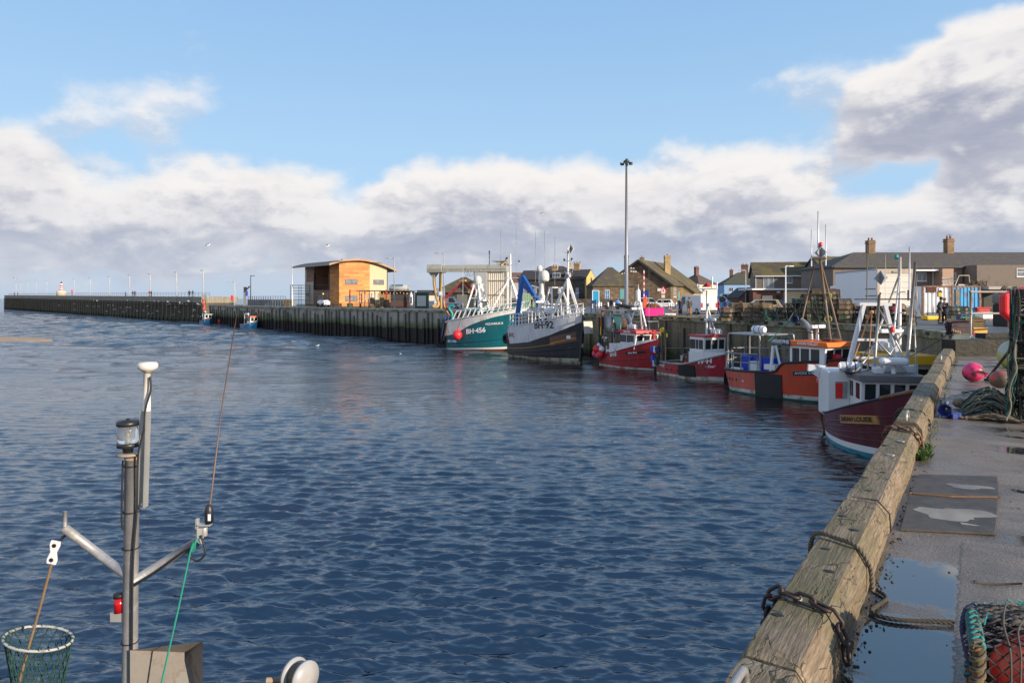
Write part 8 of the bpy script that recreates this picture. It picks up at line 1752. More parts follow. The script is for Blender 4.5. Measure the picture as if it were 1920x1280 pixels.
b=MB(); b.box((0,0,0.65),(1.8,1.2,1.3)); t=thing('netting_cage','grey cage carrying netting behind the red lifebuoy housing','cage',at(1903,40)); b.build('cage',FR2,t,bevel=0.05); b=MB(); b.box((0,0,1.6),(1.9,1.3,0.6)); b.build('tarpaulin',mat('grey_tarp',(0.2,0.2,0.18),0.8,0.2),t,bevel=0.15)
def box_thing(name,label,cat,px,py,d,m,rz=0.0,dz=0.0,bev=0.02,slats=0):
 t=thing(name,label,cat,gp(px,py)+Vector((0,0,dz)),rz); b=MB()
 if slats:
  for k in range(slats):b.box((0,0,d[2]*(k+0.5)/slats),(d[0],d[1],d[2]/slats*0.5))
  for x in (-d[0]/2+0.06,0,d[0]/2-0.06):b.box((x,0,d[2]/2),(0.1,d[1]*0.96,d[2]))
  b.build('slats',m,t)
 else :b.box((0,0,d[2]/2),d,taper=1.05); b.build('body',m,t,bevel=bev); b=MB(); b.box((0,0,d[2]),(d[0]*1.1,d[1]*1.1,d[2]*0.12)); b.build('rim',m,t,bevel=0.01)
 return t
box_thing('yellow_mat_bundle','bright yellow plastic sheet bundle at the foot of the white container','bundle',1750,600,(1.5,0.7,0.32),mat('yellow_sheet',(0.7,0.5,0.03),0.6),0.1,bev=0.1)
box_thing('blue_pallet','stack of blue pallets by the small creel stack','pallets',1807,601,(0.75,0.6,0.5),mat('pallet_blue',(0.012,0.05,0.16),0.6),0.0,slats=4)
box_thing('white_fish_box','white fish boxes stacked on a wooden pallet','fish boxes',1848,600,(1.1,0.8,0.45),WHITE2,0.1,0.12); box_thing('wooden_pallet','brown wooden pallet under the white fish boxes','pallet',1848,600.5,(1.3,1.0,0.12),WOODP,0.1,slats=2); box_thing('white_fish_tray','flat white fish tray right of the pallet','fish tray',1866,599,(0.8,0.5,0.16),WHITE2,0.1)
box_thing('red_tarpaulin','red and orange tarpaulin behind the white fish boxes','tarpaulin',1840,596,(1.2,0.6,0.85),mat('red_tarp',(0.45,0.03,0.03),0.7,0.2,c2=(0.7,0.12,0.02),c2amt=0.4),0.1,bev=0.2)
box_thing('yellow_tub','orange rimmed yellow tub behind the railing post','tub',1832,625,(0.62,0.5,0.26),mat('amber_plastic',(0.75,0.4,0.08),0.5)); box_thing('red_tray','red tray left of the railing post','tray',1814,627,(0.5,0.4,0.1),mat('crimson_tray',(0.45,0.01,0.05),0.5))
for px,py,m,lb,w_,h_ in ((1797,627,mat('purple_brown_net',(0.085,0.06,0.065),0.9,0.3,12.0),'folded purple brown net bundle on the quay corner',0.85,0.62),(1822,619,mat('olive_brown_net',(0.14,0.1,0.05),0.9,0.3,12.0),'folded olive brown net bundle with a teal top',0.95,0.6)):
 b=MB()
 for k in range(13):
  z=h_*k/13; [b.tube(smoothpath([(-w_/2+rn.uniform(-.06,.06),y,z+0.02),(-w_/4,y-0.03,z+rn.uniform(0.02,0.07)),(w_/4,y,z+rn.uniform(0.02,0.07)),(w_/2+rn.uniform(-.06,.06),y,z+0.01)],3),0.038,5) for y in (-0.25,-0.1,0.1,0.25)]
 t=thing('net_bundle',lb,'net bundle',gp(px,py)); b.build('folds',m,t)
 if px>1800:b=MB(); [b.tube([(-w_/2,y,h_+0.02),(0,y,h_+0.1),(w_/2.2,y,h_)],0.04,5) for y in (-0.2,0,0.2)]; b.build('teal_top',ROPC[0],t)
 else :b=MB(); [b.ball((-0.45+0.1*k,-0.3,0.2-0.03*k),(0.06,0.06,0.08),7,5) for k in range(4)]; b.build('floats',mat('tan_float',(0,0,0)),t)
t=thing('pipe_railing','grey pipe railing at the top of the concrete step','railing',gp(1820,629.5)); u=Vector((1,0.12,0)).normalized(); b=MB()
for s_ in (0,2.9,5.8):b.cyl(u*s_,u*s_+Vector((0,0,1.95)),0.05,n=8); b.cyl(u*s_,u*s_+Vector((0,0,0.02)),0.1,n=8)
for z in (0.98,1.93):b.cyl(Vector((0,0,z)),u*6+Vector((0,0,z)),0.045,n=8); b.ball((0,0,z),0.075,8,6)
b.build('pipes',mat('weathered_galvanised',(0.33,0.29,0.25),0.5,0.15,4.0,metal=0.3),t)
p=at(1908,21.5,0); t=thing('lifebuoy_housing','bright red lifebuoy housing with a white ring cover beside the tall creel stack','lifebuoy station',(p.x,p.y,QZ),0.1); z0=Z_(606,21.5)-QZ; z1=Z_(543,21.5)-QZ; b=MB(); hw_=0.56
b.prism([(-hw_,z0+0.3),(-hw_+0.35,z0),(hw_-0.3,z0-0.05),(hw_,z0+0.3),(hw_,z1-0.1),(hw_-0.3,z1+0.12),(-hw_+0.4,z1),(-hw_,z1-0.15)],'y',-0.14,0.14); b.build('housing',mat('lifebuoy_red',(0.72,0.012,0.02),0.35,0.04),t,bevel=0.08); b=MB(); b.lathe([(0.0,-0.02),(0.36,-0.02),(0.34,0.03),(0.0,0.04)],(0.12,0,0),26,M=Matrix.Translation((0,-0.15,(z0+z1)/2))@Matrix.Rotation(PI/2,4,'X')); b.build('ring_cover',LETW,t); b=MB(); b.cyl((0,0.1,0),(0,0.1,z1-0.1),0.05); b.build('post',GALV,t)
p=gp(1888,607); t=thing('a_board_sign','white folding pavement sign with a picture of two figures','pavement sign',p,0.15)
for k,(s_,m_) in enumerate(((-1,LETW),(1,LETW))):b=MB(); b.box((0,0.16*s_,0.42),(0.5,0.035,0.86),Matrix.Rotation(0.3*s_,4,'X')); b.build('panel',m_,t,bevel=0.01)
b=MB(); b.box((-0.05,-0.19,0.5),(0.14,0.01,0.4),Matrix.Rotation(-0.3,4,'X')); b.ball((-0.05,-0.14,0.74),(0.06,0.03,0.07),8,6); b.build('blue_figure',NAVYP,t); b=MB(); b.box((0.08,-0.21,0.43),(0.14,0.01,0.28),Matrix.Rotation(-0.3,4,'X')); b.ball((0.08,-0.16,0.62),(0.055,0.03,0.06),8,6); b.build('red_figure',REDB,t)
box_thing('pink_fish_tub','bright pink fish tub heaped with brown net on the quay edge','fish tub',1225,592.5,(1.65,1.1,0.72),mat('hot_pink_plastic',(0.75,0.03,0.26),0.45,0.06)); b=MB(); [b.tube(smoothpath([(rn.uniform(-.7,.7),rn.uniform(-.4,.4),0),(rn.uniform(-.5,.5),rn.uniform(-.3,.3),rn.uniform(0.15,0.5)),(rn.uniform(-.7,.7),rn.uniform(-.4,.4),0)],3),0.05,5) for _ in range(26)]; o=b.build('net_heap',mat('orange_brown_net',(0.2,0.09,0.05),0.9,0.3,12.0),loc=gp(1225,592.5)+Vector((0,0,0.72))); tag(o,'brown net heaped in the pink fish tub','net')
for px,py,w_,m,lb in ((1256,592,1.0,WHITE2,'flat white boxes left of the tan dog'),(1130,586.5,1.2,mat('orange_brown_net',(0,0,0)),'orange brown net bundle left of the pink tub')):box_thing('deck_box' if m is WHITE2 else 'net_roll',lb,'box' if m is WHITE2 else 'net',px,py,(w_,0.5,0.22),m,bev=0.05)
b=MB(); [b.tube(smoothpath([(rn.uniform(-2.4,2.4),rn.uniform(-.3,.3),0.02),(rn.uniform(-2,2),rn.uniform(-.3,.3),rn.uniform(0.1,0.3)),(rn.uniform(-2.4,2.4),rn.uniform(-.3,.3),0.02)],3),0.05,5) for _ in range(12)]; o=b.build('net_spread',ROPC[2],loc=gp(1277,597)); tag(o,'olive net spread along the quay edge by the walkers','net')
t=thing('old_cannon','black barrelled old cannon pointing over the harbour near the lamp mast','cannon',gp(1180,588),R(160)); b=MB(); b.tube([(-0.9,0,0.55),(-0.75,0,0.57),(0.2,0,0.75),(1.4,0,1.0),(1.5,0,1.02)],[0.12,0.22,0.2,0.14,0.18],12); b.build('barrel',mat('black_iron',(0.015,0.017,0.02),0.5,0.2),t); b=MB(); b.prism([(-1,0.1),(0.5,0.1),(0.5,0.6),(-0.2,0.5),(-1,0.3)],'y',-0.3,0.3); b.build('carriage',mat('grey_cannon_wood',(0.1,0.11,0.13),0.7),t)
for x in (-0.7,0.3):
 for y in (-0.38,0.38):b=MB(); b.tube([(x,y-0.05,0.2),(x,y+0.05,0.2)],0.2,12); b.build('wheel',mat('grey_cannon_wood',(0,0,0)),t)
 # ---- posts, lamps, signs
LAMPM=mat('pale_lamp_post',(0.42,0.42,0.42),0.5,0.08,metal=0.2)
def lamp(name,label,loc,h,arm=1.3,rz=PI,r=0.09,m=None,group=None,style='curve'):
 t=thing(name,label,'street lamp',loc,rz,group); m=m or LAMPM; b=MB(); k=0.5 if style=='curve' else 0.08; b.tube([(0,0,0),(0,0,h-k)]+[(k*(1-math.cos(a)),0,h-k+k*math.sin(a)) for a in (0.5,1.0,1.57)]+[(arm,0,h+0.04)],[r*1.25]+[r*0.8]*5,8); b.build('post',m,t); b=MB(); b.box((arm+0.25,0,h),(0.75,0.24,0.12),taper=0.8); b.build('lamp_head',m,t,bevel=0.03); return t
lp=None
PLX=[30,39,52,67.5,87.5,139,169,205.5,243,281.5,331,381]
for i,px in enumerate(PLX):
 p=on_pier(px,1.6); lb='pale curved street lamp on the pier, %s from the sea end'%ORD[i]
 if lp is None:lp=lamp('pier_lamp',lb,p,6.6,1.4,math.atan2(PD.y,PD.x),0.13,group='lamps along the pier')
 else :dup(lp,p,label=lb)
lamp('street_lamp','pale street lamp at the landward end of the pier by the red lifebuoy post',at(440,160),Z_(528,160)-QZ,1.0,PI,0.12); lamp('street_lamp','tall dark topped lamp column on the narrow quay by the railings',at(470,147),Z_(517,147)-QZ,0.3,0,0.1,DSTEEL,style='x'); lamp('street_lamp','grey street lamp before the bar hut',at(739.5,116),Z_(484,116)-QZ,0.9,PI,0.1,STEEL,style='x'); lamp('street_lamp','grey street lamp behind the ice plant gantry',at(832,116),Z_(474.5,116)-QZ,0.9,PI,0.1,STEEL,style='x')
lamp('street_lamp','white street lamp before the pebbledashed house row',at(1473,92),Z_(499,92)-QZ,0.5,0,0.09,LETW,style='x'); lamp('street_lamp','grey street lamp before the blue house',at(1398,104),Z_(507,104)-QZ,0.5,PI,0.09,STEEL,style='x'); b=MB()
t=thing('flagpole','thin pale flagpole left of the timber clad building','flagpole',at(548,146)); b=MB(); b.cyl((0,0,0),(0,0,Z_(493,146)-QZ),0.1,0.05,8); b.build('pole',LETW,t)
p=gp(1174.5,577.0); Yl=p.y; hL=Z_(305,Yl)-QZ; t=thing('lamp_mast','very tall grey lighting mast with a ring of floodlights and a gull on top','lighting mast',p); b=MB(); b.tube([(0,0,0),(0,0,hL*0.5),(0,0,hL)],[0.34,0.26,0.16],12); b.build('mast',mat('mast_grey',(0.27,0.28,0.31),0.45,0.05,metal=0.3),t); b=MB(); b.lathe([(0.5,0),(0.55,0.25),(0.2,0.5)],(0,0,hL),12); b.build('head_frame',DSTEEL,t)
for k in range(6):a=2*PI*k/6+0.3; b=MB(); b.bar((0.3*math.cos(a),0.3*math.sin(a),hL+0.1),(0.8*math.cos(a),0.8*math.sin(a),hL-0.15),0.1); b.box((0.85*math.cos(a),0.85*math.sin(a),hL-0.2),(0.5,0.45,0.3),a); b.build('floodlight',DSTEEL,t)
b=MB(); b.box((0.36,0,1.2),(0.1,0.3,0.5)); b.build('access_hatch',STEEL,t)
bl=None
for i,px in enumerate((1117,1127,1140,1151,1154,1164,1184,1190,1254,1258,1268)):
 p=gp(px,577.5); lb='white bollard with dark band, %s from the blue information panel'%ORD[i]
 if bl is None:bl=thing('bollard',lb,'bollard',p,group='white bollards across the quay'); b=MB(); b.lathe([(0.14,0),(0.13,0.85),(0.1,0.95),(0.0,0.98)],(0,0,0),12); b.build('post',LETW,bl); b=MB(); b.lathe([(0.15,0.1),(0.148,0.25)],(0,0,0),12); b.build('band',BLACK,bl)
 else :dup(bl,p,label=lb)
def sign(name,label,cat,px,Y,y0,y1,w_,m,post=True,frame=None):
 t=thing(name,label,cat,at(px,Y)); z0,z1=Z_(y1,Y)-QZ,Z_(y0,Y)-QZ; b=MB(); b.box((0,0,(z0+z1)/2),(w_,0.08,z1-z0)); b.build('panel',m,t)
 if frame:b=MB(); [b.box((s_*(w_/2+0.05),0,z1/2),(0.1,0.12,z1)) for s_ in (-1,1)]; b.box((0,0,z1+0.04),(w_+0.2,0.12,0.08)); b.build('frame',frame,t)
 elif post:b=MB(); b.cyl((0,0.06,0),(0,0.06,z1),0.05); b.build('post',STEEL,t)
 return t
sign('information_panel','tall bright blue information panel left of the lamp mast','sign',1117,112,545,571,0.95,mat('cyan_panel',(0.01,0.3,0.55),0.5,0.03),frame=LETW)
t=sign('warning_sign','triangular warning sign with red border before the stone gable','road sign',1243.5,110,547.5,550,0.6,LETW); zt=Z_(538,110)-QZ; b=MB(); b.prism([(-0.6,zt-0.85),(0.6,zt-0.85),(0,zt+0.15)],'y',-0.04,0.03); tr=b.build('triangle',REDB,t); b=MB(); b.prism([(-0.36,zt-0.72),(0.36,zt-0.72),(0,zt-0.1)],'y',-0.06,-0.04); b.build('triangle_face',LETW,tr); b=MB(); b.box((0,-0.07,zt-0.5),(0.16,0.02,0.4)); b.build('symbol',BLACK,tr); b=MB(); b.box((0,0,zt-1.5),(0.55,0.08,0.5)); b.build('lower_plate',mat('cream_plate',(0.6,0.5,0.35),0.6),t)
t=thing('road_barrier','raised red and white barrier pole on an orange box','barrier',at(1207.5,108)); zb=Z_(507,108)-QZ; b=MB(); [b.box((0,0,1.4+(zb-1.4)*(k+0.5)/10),(0.14,0.1,(zb-1.4)/10)) for k in range(0,10,2)]; b.build('red_bands',REDB,t); b=MB(); [b.box((0,0,1.4+(zb-1.4)*(k+0.5)/10),(0.14,0.1,(zb-1.4)/10)) for k in range(1,10,2)]; b.build('white_bands',LETW,t); b=MB(); b.box((0.15,0,0.75),(0.65,0.5,1.5)); b.box((0.3,0,1.7),(0.2,0.3,0.6)); b.build('barrier_box',mat('orange_red_box',(0.75,0.1,0.03),0.5),t,bevel=0.04)
t=thing('lifebuoy_post','blue posts with a red and white lifebuoy on the quay edge left of the walkers','lifebuoy station',at(1115,78)); b=MB(); [b.box((x,0,0.75),(0.12,0.12,1.5)) for x in (-0.4,0.1)]; b.box((-0.15,0,1.2),(0.6,0.08,0.4)); b.build('posts',mat('dark_blue_post',(0.015,0.03,0.1),0.6),t); b=MB(); b.tube([(0.45,0,0.75),(0.45,0,1.35)],0.16,8); b.build('lifebuoy',LETW,t)
for px,Y,y0,y1,m,lb in ((656,122,543,570,mat('red_post_paint',(0.35,0.02,0.025),0.5),'dark red square post before the timber clad building'),(724,118,543,566,mat('red_post_paint',(0,0,0)),'dark red square post at the bar hut front')):t=thing('red_post',lb,'post',at(px,Y)); b=MB(); b.box((0,0,(Z_(y0,Y)-QZ)/2),(0.2,0.2,Z_(y0,Y)-QZ)); b.build('post',m,t); b=MB(); b.box((0,0,0.4),(0.9,0.6,0.8)); b.build('concrete_block',CAP_M,t)
pt=None
for i,px in enumerate((632,645,668,684)):
 lb='dark picnic table before the timber building, %s from the forklift'%ORD[i]
 if pt is None:
  pt=thing('picnic_table',lb,'picnic table',at(px,121),0.1,'picnic tables before the bar'); b=MB(); b.box((0,0,0.74),(1.8,0.75,0.05)); b.build('tabletop',mat('dark_bench_wood',(0.045,0.035,0.03),0.8),pt)
  for y in (-0.7,0.7):b=MB(); b.box((0,y,0.45),(1.8,0.26,0.05)); b.build('bench',mat('dark_bench_wood',(0,0,0)),pt)
  for x in (-0.7,0.7):b=MB(); b.bar((x,-0.75,0),(x,-0.2,0.74),0.08); b.bar((x,0.75,0),(x,0.2,0.74),0.08); b.bar((x,-0.8,0.42),(x,0.8,0.42),0.07); b.build('leg_frame',mat('dark_bench_wood',(0,0,0)),pt)
 else :dup(pt,at(px,121-i),label=lb)
t=thing('railing','open steel railing along the narrow quay before the parapet wall','railing',(0,0,QZ)); b=MB(); a,c=Vector((-63,163,0)),Vector((-47.6,143.6,0)); n=16
for i in range(n+1):p=a.lerp(c,i/n); b.bar(p,p+Vector((0,0,2.1)),0.1)
for z in (0.5,1.3,2.05):b.bar(a+Vector((0,0,z)),c+Vector((0,0,z)),0.06)
b.build('bars',mat('railing_blue_grey',(0,0,0)),t)
t=thing('harbour_crane_post','grey davit post with blue hoist and dark motor on the narrow quay','davit',at(459,152)); b=MB(); b.box((0,0,1.6),(0.5,0.4,3.2)); b.build('post',GALV,t); b=MB(); b.box((0.1,0,3.6),(0.55,0.5,1.1)); b.bar((0.3,0,3.5),(1.1,0,4.3),0.25); b.build('motor',DSTEEL,t); b=MB(); b.box((0.5,-0.1,2.7),(0.4,0.3,1.1),0.3); b.build('hoist',BLUEP,t)
for px,m,lb in ((435,REDB,'red lifebuoy post on the pier root'),(135,REDB,'red lifebuoy post beside the lighthouse')):
 p=at(px,160) if px>400 else on_pier(px,1.6); t=thing('lifebuoy_post',lb,'lifebuoy station',p); b=MB(); b.cyl((0,0,0),(0,0,1.4),0.08); b.build('post',DSTEEL,t); b=MB(); b.box((0,0,1.75),(0.5,0.3,1.2)); b.build('housing',m,t,bevel=0.1)
p=on_pier(115,4.5); t=thing('lighthouse','small red and white banded lighthouse on a pale round base on the pier','lighthouse',p); b=MB(); b.lathe([(1.9,-0.4),(1.9,1.9),(1.6,2.0)],(0,0,0),20); b.build('base',mat('pale_stone_base',(0.55,0.47,0.32),0.8),t); LH=Z_(531,p.y)-p.z
for k in range(6):r0=0.75-0.05*k; z0=1.9+(LH-2.9)*k/6; z1=1.9+(LH-2.9)*(k+1)/6; b=MB(); b.lathe([(r0,z0+0.002),(r0-0.05,z1)],(0,0,0),18); b.build('red_band' if k%2 else 'white_band',REDB if k%2 else LETW,t)
b=MB(); b.lathe([(0.8,LH-1.0),(0.8,LH-0.9)],(0,0,0),16); b.build('gallery',REDB,t); b=MB(); b.lathe([(0.45,LH-0.9),(0.45,LH-0.1)],(0,0,0),14); b.build('lantern',LETW,t); b=MB(); b.lathe([(0.55,LH-0.1),(0.2,LH+0.35),(0.06,LH+0.9)],(0,0,0),14); b.build('dome',DSTEEL,t)
# ---------------------------------------------------------------- people, dogs, gulls
def remesh(mb,vox):
 me=bpy.data.meshes.new('r'); me.from_pydata([tuple(v) for v in mb.v],[],mb.f); o=bpy.data.objects.new('r',me); col.objects.link(o)
 m=o.modifiers.new('r','REMESH'); m.mode='VOXEL'; m.voxel_size=vox; m2=o.modifiers.new('s','SMOOTH'); m2.iterations=4; m2.factor=0.5
 bpy.context.view_layer.update(); dg=bpy.context.evaluated_depsgraph_get(); r=bpy.data.meshes.new_from_object(o.evaluated_get(dg)); out=MB(); out.add([v.co.copy() for v in r.vertices],[tuple(p.vertices) for p in r.polygons],0,True)
 bpy.data.objects.remove(o); bpy.data.meshes.remove(me); bpy.data.meshes.remove(r); return out
SKIN=mat('skin',(0.45,0.26,0.18),0.6,0.06); HAIRD=mat('dark_hair',(0.03,0.022,0.018),0.8,0.2); HAIRG=mat('grey_hair',(0.3,0.29,0.28),0.8,0.2); SHOE=mat('dark_shoe',(0.03,0.025,0.022),0.7)
def cloth(n,c):return mat(n,c,0.85,0.15,6.0)
def person(label,loc,rz,jacket,legs,h=1.72,stride=0.12,arms='down',hat=None,hair=None,coat=0.0,lean=0.0,crouch=0.0):
 """local +x is the way the person faces"""
 t=thing('person',label,'person',loc,rz); k=h/1.75; hip=0.92-crouch*0.5; V=lambda x,y,z:Vector((x,y,z))*k; T=lambda z:lean*(z-hip)
 nk=V(T(1.45)+0.0,0,hip+0.55); hd=V(T(1.6)+0.03,0,hip+0.73); B=MB(); J=MB(); P=MB()
 B.tube([V(0,0,hip),V(T(1.2),0,hip+0.3),V(T(1.4),0,hip+0.5),nk],[0.13*k,0.12*k,0.14*k,0.055*k],10); B.tube([nk-V(0,0,0.04),hd],[0.055*k,0.05*k],8); B.ball(hd,(0.095*k,0.078*k,0.12*k),14,10); B.ball(hd+V(0.098,0,-0.005),(0.018,0.013,0.02),6,4); [B.ball(hd+V(0,s_*0.078,0),(0.02,0.012,0.028),6,4) for s_ in (-1,1)]
 J.loft([[V(T(z)+math.cos(a)*rx,math.sin(a)*ry,z) for a in [2*PI*i/12 for i in range(12)]] for z,rx,ry in ((hip-0.12-coat,0.15+coat*0.08,0.2+coat*0.1),(hip+0.15,0.145,0.18),(hip+0.4,0.15,0.22),(hip+0.5,0.12,0.19),(hip+0.57,0.07,0.08))])
 fg=MB(); J2=[]
 for s_ in (-1,1):
  sh_=V(T(1.4),s_*0.19,hip+0.5); el,ha={'down':(V(-0.03-s_*stride*0.5,s_*0.26,hip+0.22),V(0.05-s_*stride,s_*0.26,hip-0.02)),'front':(V(0.1,s_*0.25,hip+0.24),V(0.3,s_*0.07,hip+0.32)),'pocket':(V(-0.05,s_*0.28,hip+0.22),V(0.1,s_*0.19,hip+0.03)),'out':(V(0.12,s_*0.3,hip+0.28),V(0.34,s_*0.36,hip+0.2))}[arms]
  B.tube([sh_,el,ha],[0.052*k,0.042*k,0.03*k],8); J.tube([sh_-V(0,s_*0.04,0),sh_,el,el.lerp(ha,0.9)],[0.07*k,0.075*k,0.06*k,0.048*k],8)
  d=(ha-el).normalized(); B.ball(ha+d*0.045*k,(0.045*k,0.025*k,0.05*k),8,6); e=Vector((0,s_*1.0,0)).cross(d).normalized()
  for q in range(4):a=ha+d*0.08*k+e*(q-1.5)*0.018*k; fg.tube([a-d*0.02,a+d*(0.03+0.006*(q in (1,2)))*k,a+d*0.05*k+Vector((0.008,-s_*0.012,-0.006))],[0.009*k,0.0085*k,0.006*k],5)
  fg.tube([ha+e*0.035*k+d*0.02,ha+e*0.055*k+d*0.05],[0.01*k,0.007*k],5)
  ft=V(s_*stride,s_*0.1,0.05); kn=V(s_*stride*0.6+0.05+crouch*0.35,s_*0.1,0.48-crouch*0.1); hp=V(0,s_*0.09,hip)
  B.tube([hp,kn,ft+V(0,0,0.03)],[0.085*k,0.058*k,0.04*k],8); B.tube([ft,ft+V(0.14,0,-0.015)],[0.04*k,0.03*k],7); P.tube([hp+V(0,0,0.06),kn,ft+V(0,0,0.05)],[0.11*k,0.082*k,0.068*k],9)
  so_=MB(); so_.tube([ft+V(-0.07,0,-0.005),ft+V(0.0,0,0.005),ft+V(0.19,0,-0.015)],[0.04*k,0.052*k,0.035*k],8); J2.append(so_)
 bd=remesh(B,0.018); bd.v+=fg.v; o_=len(bd.v)-len(fg.v); bd.f+=[[o_+i for i in f] for f in fg.f]; bd.m+=fg.m; bd.s+=fg.s; bd.build('body',SKIN,t); remesh(J,0.024).build('jacket',jacket,t); remesh(P,0.024).build('trousers',legs,t)
 for so_ in J2:so_.build('shoe',SHOE,t)
 b=MB(); m=hat or hair or HAIRD
 if hat:b.ball(hd+V(-0.012,0,0.045),(0.115*k,0.098*k,0.105*k),14,8); b.build('hat',hat,t)
 else :b.ball(hd+V(-0.025,0,0.035),(0.095*k,0.088*k,0.105*k),14,8); b.build('hair',m,t)
 return t
NV=cloth('navy_coat',(0.02,0.025,0.045)); DK=cloth('black_cloth',(0.012,0.012,0.015)); GRY=cloth('dark_grey_jacket',(0.06,0.06,0.065)); JN=cloth('jeans',(0.035,0.05,0.1)); BR=cloth('brown_trousers',(0.13,0.075,0.045))
for px,py,rz,j,l,kw,lb in ((1771,606,-2.3,NV,cloth('dark_denim',(0.012,0.016,0.035)),dict(arms='front',hat=NV,coat=0.16,h=1.62,stride=0.03),'person in a navy hooded coat looking down at a phone by the white container'),(1761,607,-0.35,GRY,BR,dict(arms='pocket',hat=DK,coat=0.1,lean=0.14,h=1.7,stride=0.05),'person in grey coat and black cap leaning towards the navy coated one'),(1276,590.5,1.4,NV,DK,dict(coat=0.22,hair=HAIRG,stride=0.14),'grey haired person in a long dark coat walking a dog on the quay'),(1292.5,592,1.7,GRY,cloth('mustard_trousers',(0.42,0.2,0.03)),dict(hat=GRY,coat=0.04),'person in mustard trousers and dark jacket walking away on the quay'),(1146.5,584,0.3,NV,cloth('grey_trousers',(0.12,0.12,0.13)),dict(hair=HAIRG,coat=0.08,stride=0.05),'person in a navy jacket standing by the blue information panel'),(1158.5,587.5,1.5,cloth('sky_blue_hoodie',(0.1,0.26,0.6)),DK,dict(hat=cloth('sky_blue_hoodie',(0,0,0)),stride=0.04,h=1.65),'person in a pale blue hoodie standing on the quay edge'),(1140.5,587,2.5,DK,BR,dict(crouch=0.95,arms='front',lean=0.5,h=1.6),'person in black crouching on the quay beside the navy jacketed one'),(1347.5,588,2.8,cloth('purple_coat',(0.16,0.02,0.1)),DK,dict(hat=cloth('purple_coat',(0,0,0)),coat=0.25,h=1.62,lean=0.1),'person in a plum hooded coat by the low creel stack'),(1359,587,0.4,cloth('violet_jacket',(0.09,0.05,0.26)),DK,dict(hat=cloth('violet_jacket',(0,0,0)),lean=0.3,h=1.55),'person in a violet jacket half hidden by the low creel stack'),(1364.5,572.5,1.8,NV,JN,dict(hair=HAIRG),'distant person in dark jacket before the brick garden wall'),(1372,571.5,1.2,cloth('red_coat',(0.4,0.01,0.02)),DK,dict(h=1.6),'distant person in a red coat before the brick garden wall'),(997,578,0.5,cloth('black_and_lime_overalls',(0.03,0.03,0.028)),cloth('lime_bib',(0.03,0.03,0.03)),dict(hat=YELP,arms='out'),'worker in black with a yellow hat behind the blue crane'),(948,577,1.3,HIVIS,DK,dict(hat=DK),'worker in a lime high visibility jacket behind the teal trawler mast'),(578,572.5,1.4,NV,JN,dict(),'person in dark clothes standing before the timber clad building')):
 person(lb,gp(px,py),rz,j,l,**kw)
for px,rz,j,lb,kw in ((235,0.6,cloth('royal_blue_jacket',(0.01,0.09,0.4)),'person in a bright blue jacket sitting low on the pier',dict(crouch=0.5)),(249,1,NV,'person in dark clothes, left of a pair on the pier',{}),(253,2,cloth('wine_jacket',(0.16,0.02,0.04)),'person in a wine red jacket, right of a pair on the pier',{}),(280,1,cloth('red_coat',(0,0,0)),'person in red walking by a pier lamp',{}),(283.5,1,NV,'person in navy walking beside the red one on the pier',{}),(355,2,DK,'person in black leaning on the pier parapet',dict(lean=0.3)),(361.5,1,cloth('teal_jacket',(0.01,0.14,0.18)),'person in a teal jacket on the pier',{}),(27,1,DK,'tiny dark figure at the sea end of the pier',{}),(33,1,cloth('red_coat',(0,0,0)),'tiny red figure at the sea end of the pier',{})):
 person(lb,on_pier(px,1.4),rz,j,DK,**kw)
def dog(label,loc,rz,m,m2,s=1.0,lie=False):
 t=thing('dog',label,'dog',loc,rz); b=MB(); z=0.16 if lie else 0.4
 b.tube([(-0.3,0,z+0.02),(-0.1,0,z),(0.15,0,z-0.01),(0.32,0,z+0.04)],[0.09,0.1,0.135,0.1],9); b.tube([(0.28,0,z+0.04),(0.42,0,z+0.2)],[0.09,0.07],8); b.tube([(0.42,0,z+0.2),(0.5,0,z+0.22),(0.64,0,z+0.17)],[0.08,0.075,0.035],8); b.tube([(-0.34,0,z+0.05),(-0.5,0,z+0.1),(-0.62,0,z+0.22)],[0.03,0.025,0.012],6)
 for y in (-0.08,0.08):
  b.tube([(0.44,y*0.8,z+0.25),(0.4,y*1.1,z+0.33)],[0.035,0.012],5)
  if lie:b.tube([(0.2,y,z-0.06),(0.5,y*1.2,0.035)],[0.05,0.03],6); b.tube([(-0.25,y*1.3,z-0.04),(-0.05,y*1.6,0.04)],[0.07,0.03],6)
  else :b.tube([(0.22,y,z-0.03),(0.23,y,0.2),(0.22,y,0.03),(0.27,y,0.02)],[0.06,0.035,0.027,0.027],6); b.tube([(-0.28,y,z),(-0.2,y,0.24),(-0.34,y,0.16),(-0.31,y,0.03),(-0.26,y,0.02)],[0.08,0.05,0.032,0.027,0.027],6)
 o=remesh(b,0.015).build('body',m,t); b=MB(); b.tube([(0.3,0,z+0.07),(0.36,0,z+0.13)],0.1,8); b.build('collar',m2,t); t.scale=(s,s,s); return t
dog('tan and white dog on a lead beside the long coated walker',gp(1264,590.5),2.9,mat('tan_white_fur',(0.35,0.18,0.09),0.9,0.2,5.0,c2=(0.6,0.55,0.5),c2amt=0.4,c2scale=4.0),REDB); dog('black and white dog lying on the quay edge beyond the white trawler rail',gp(1088,586),0.3,mat('black_white_fur',(0.03,0.03,0.03),0.9,0.2,5.0,c2=(0.65,0.65,0.63),c2amt=0.55,c2scale=4.5),NAVYP,1.1,True)
GULL=mat('gull_white',(0.72,0.72,0.72),0.7,0.1,5.0); GULLG=mat('gull_grey',(0.25,0.26,0.28),0.7,0.1)
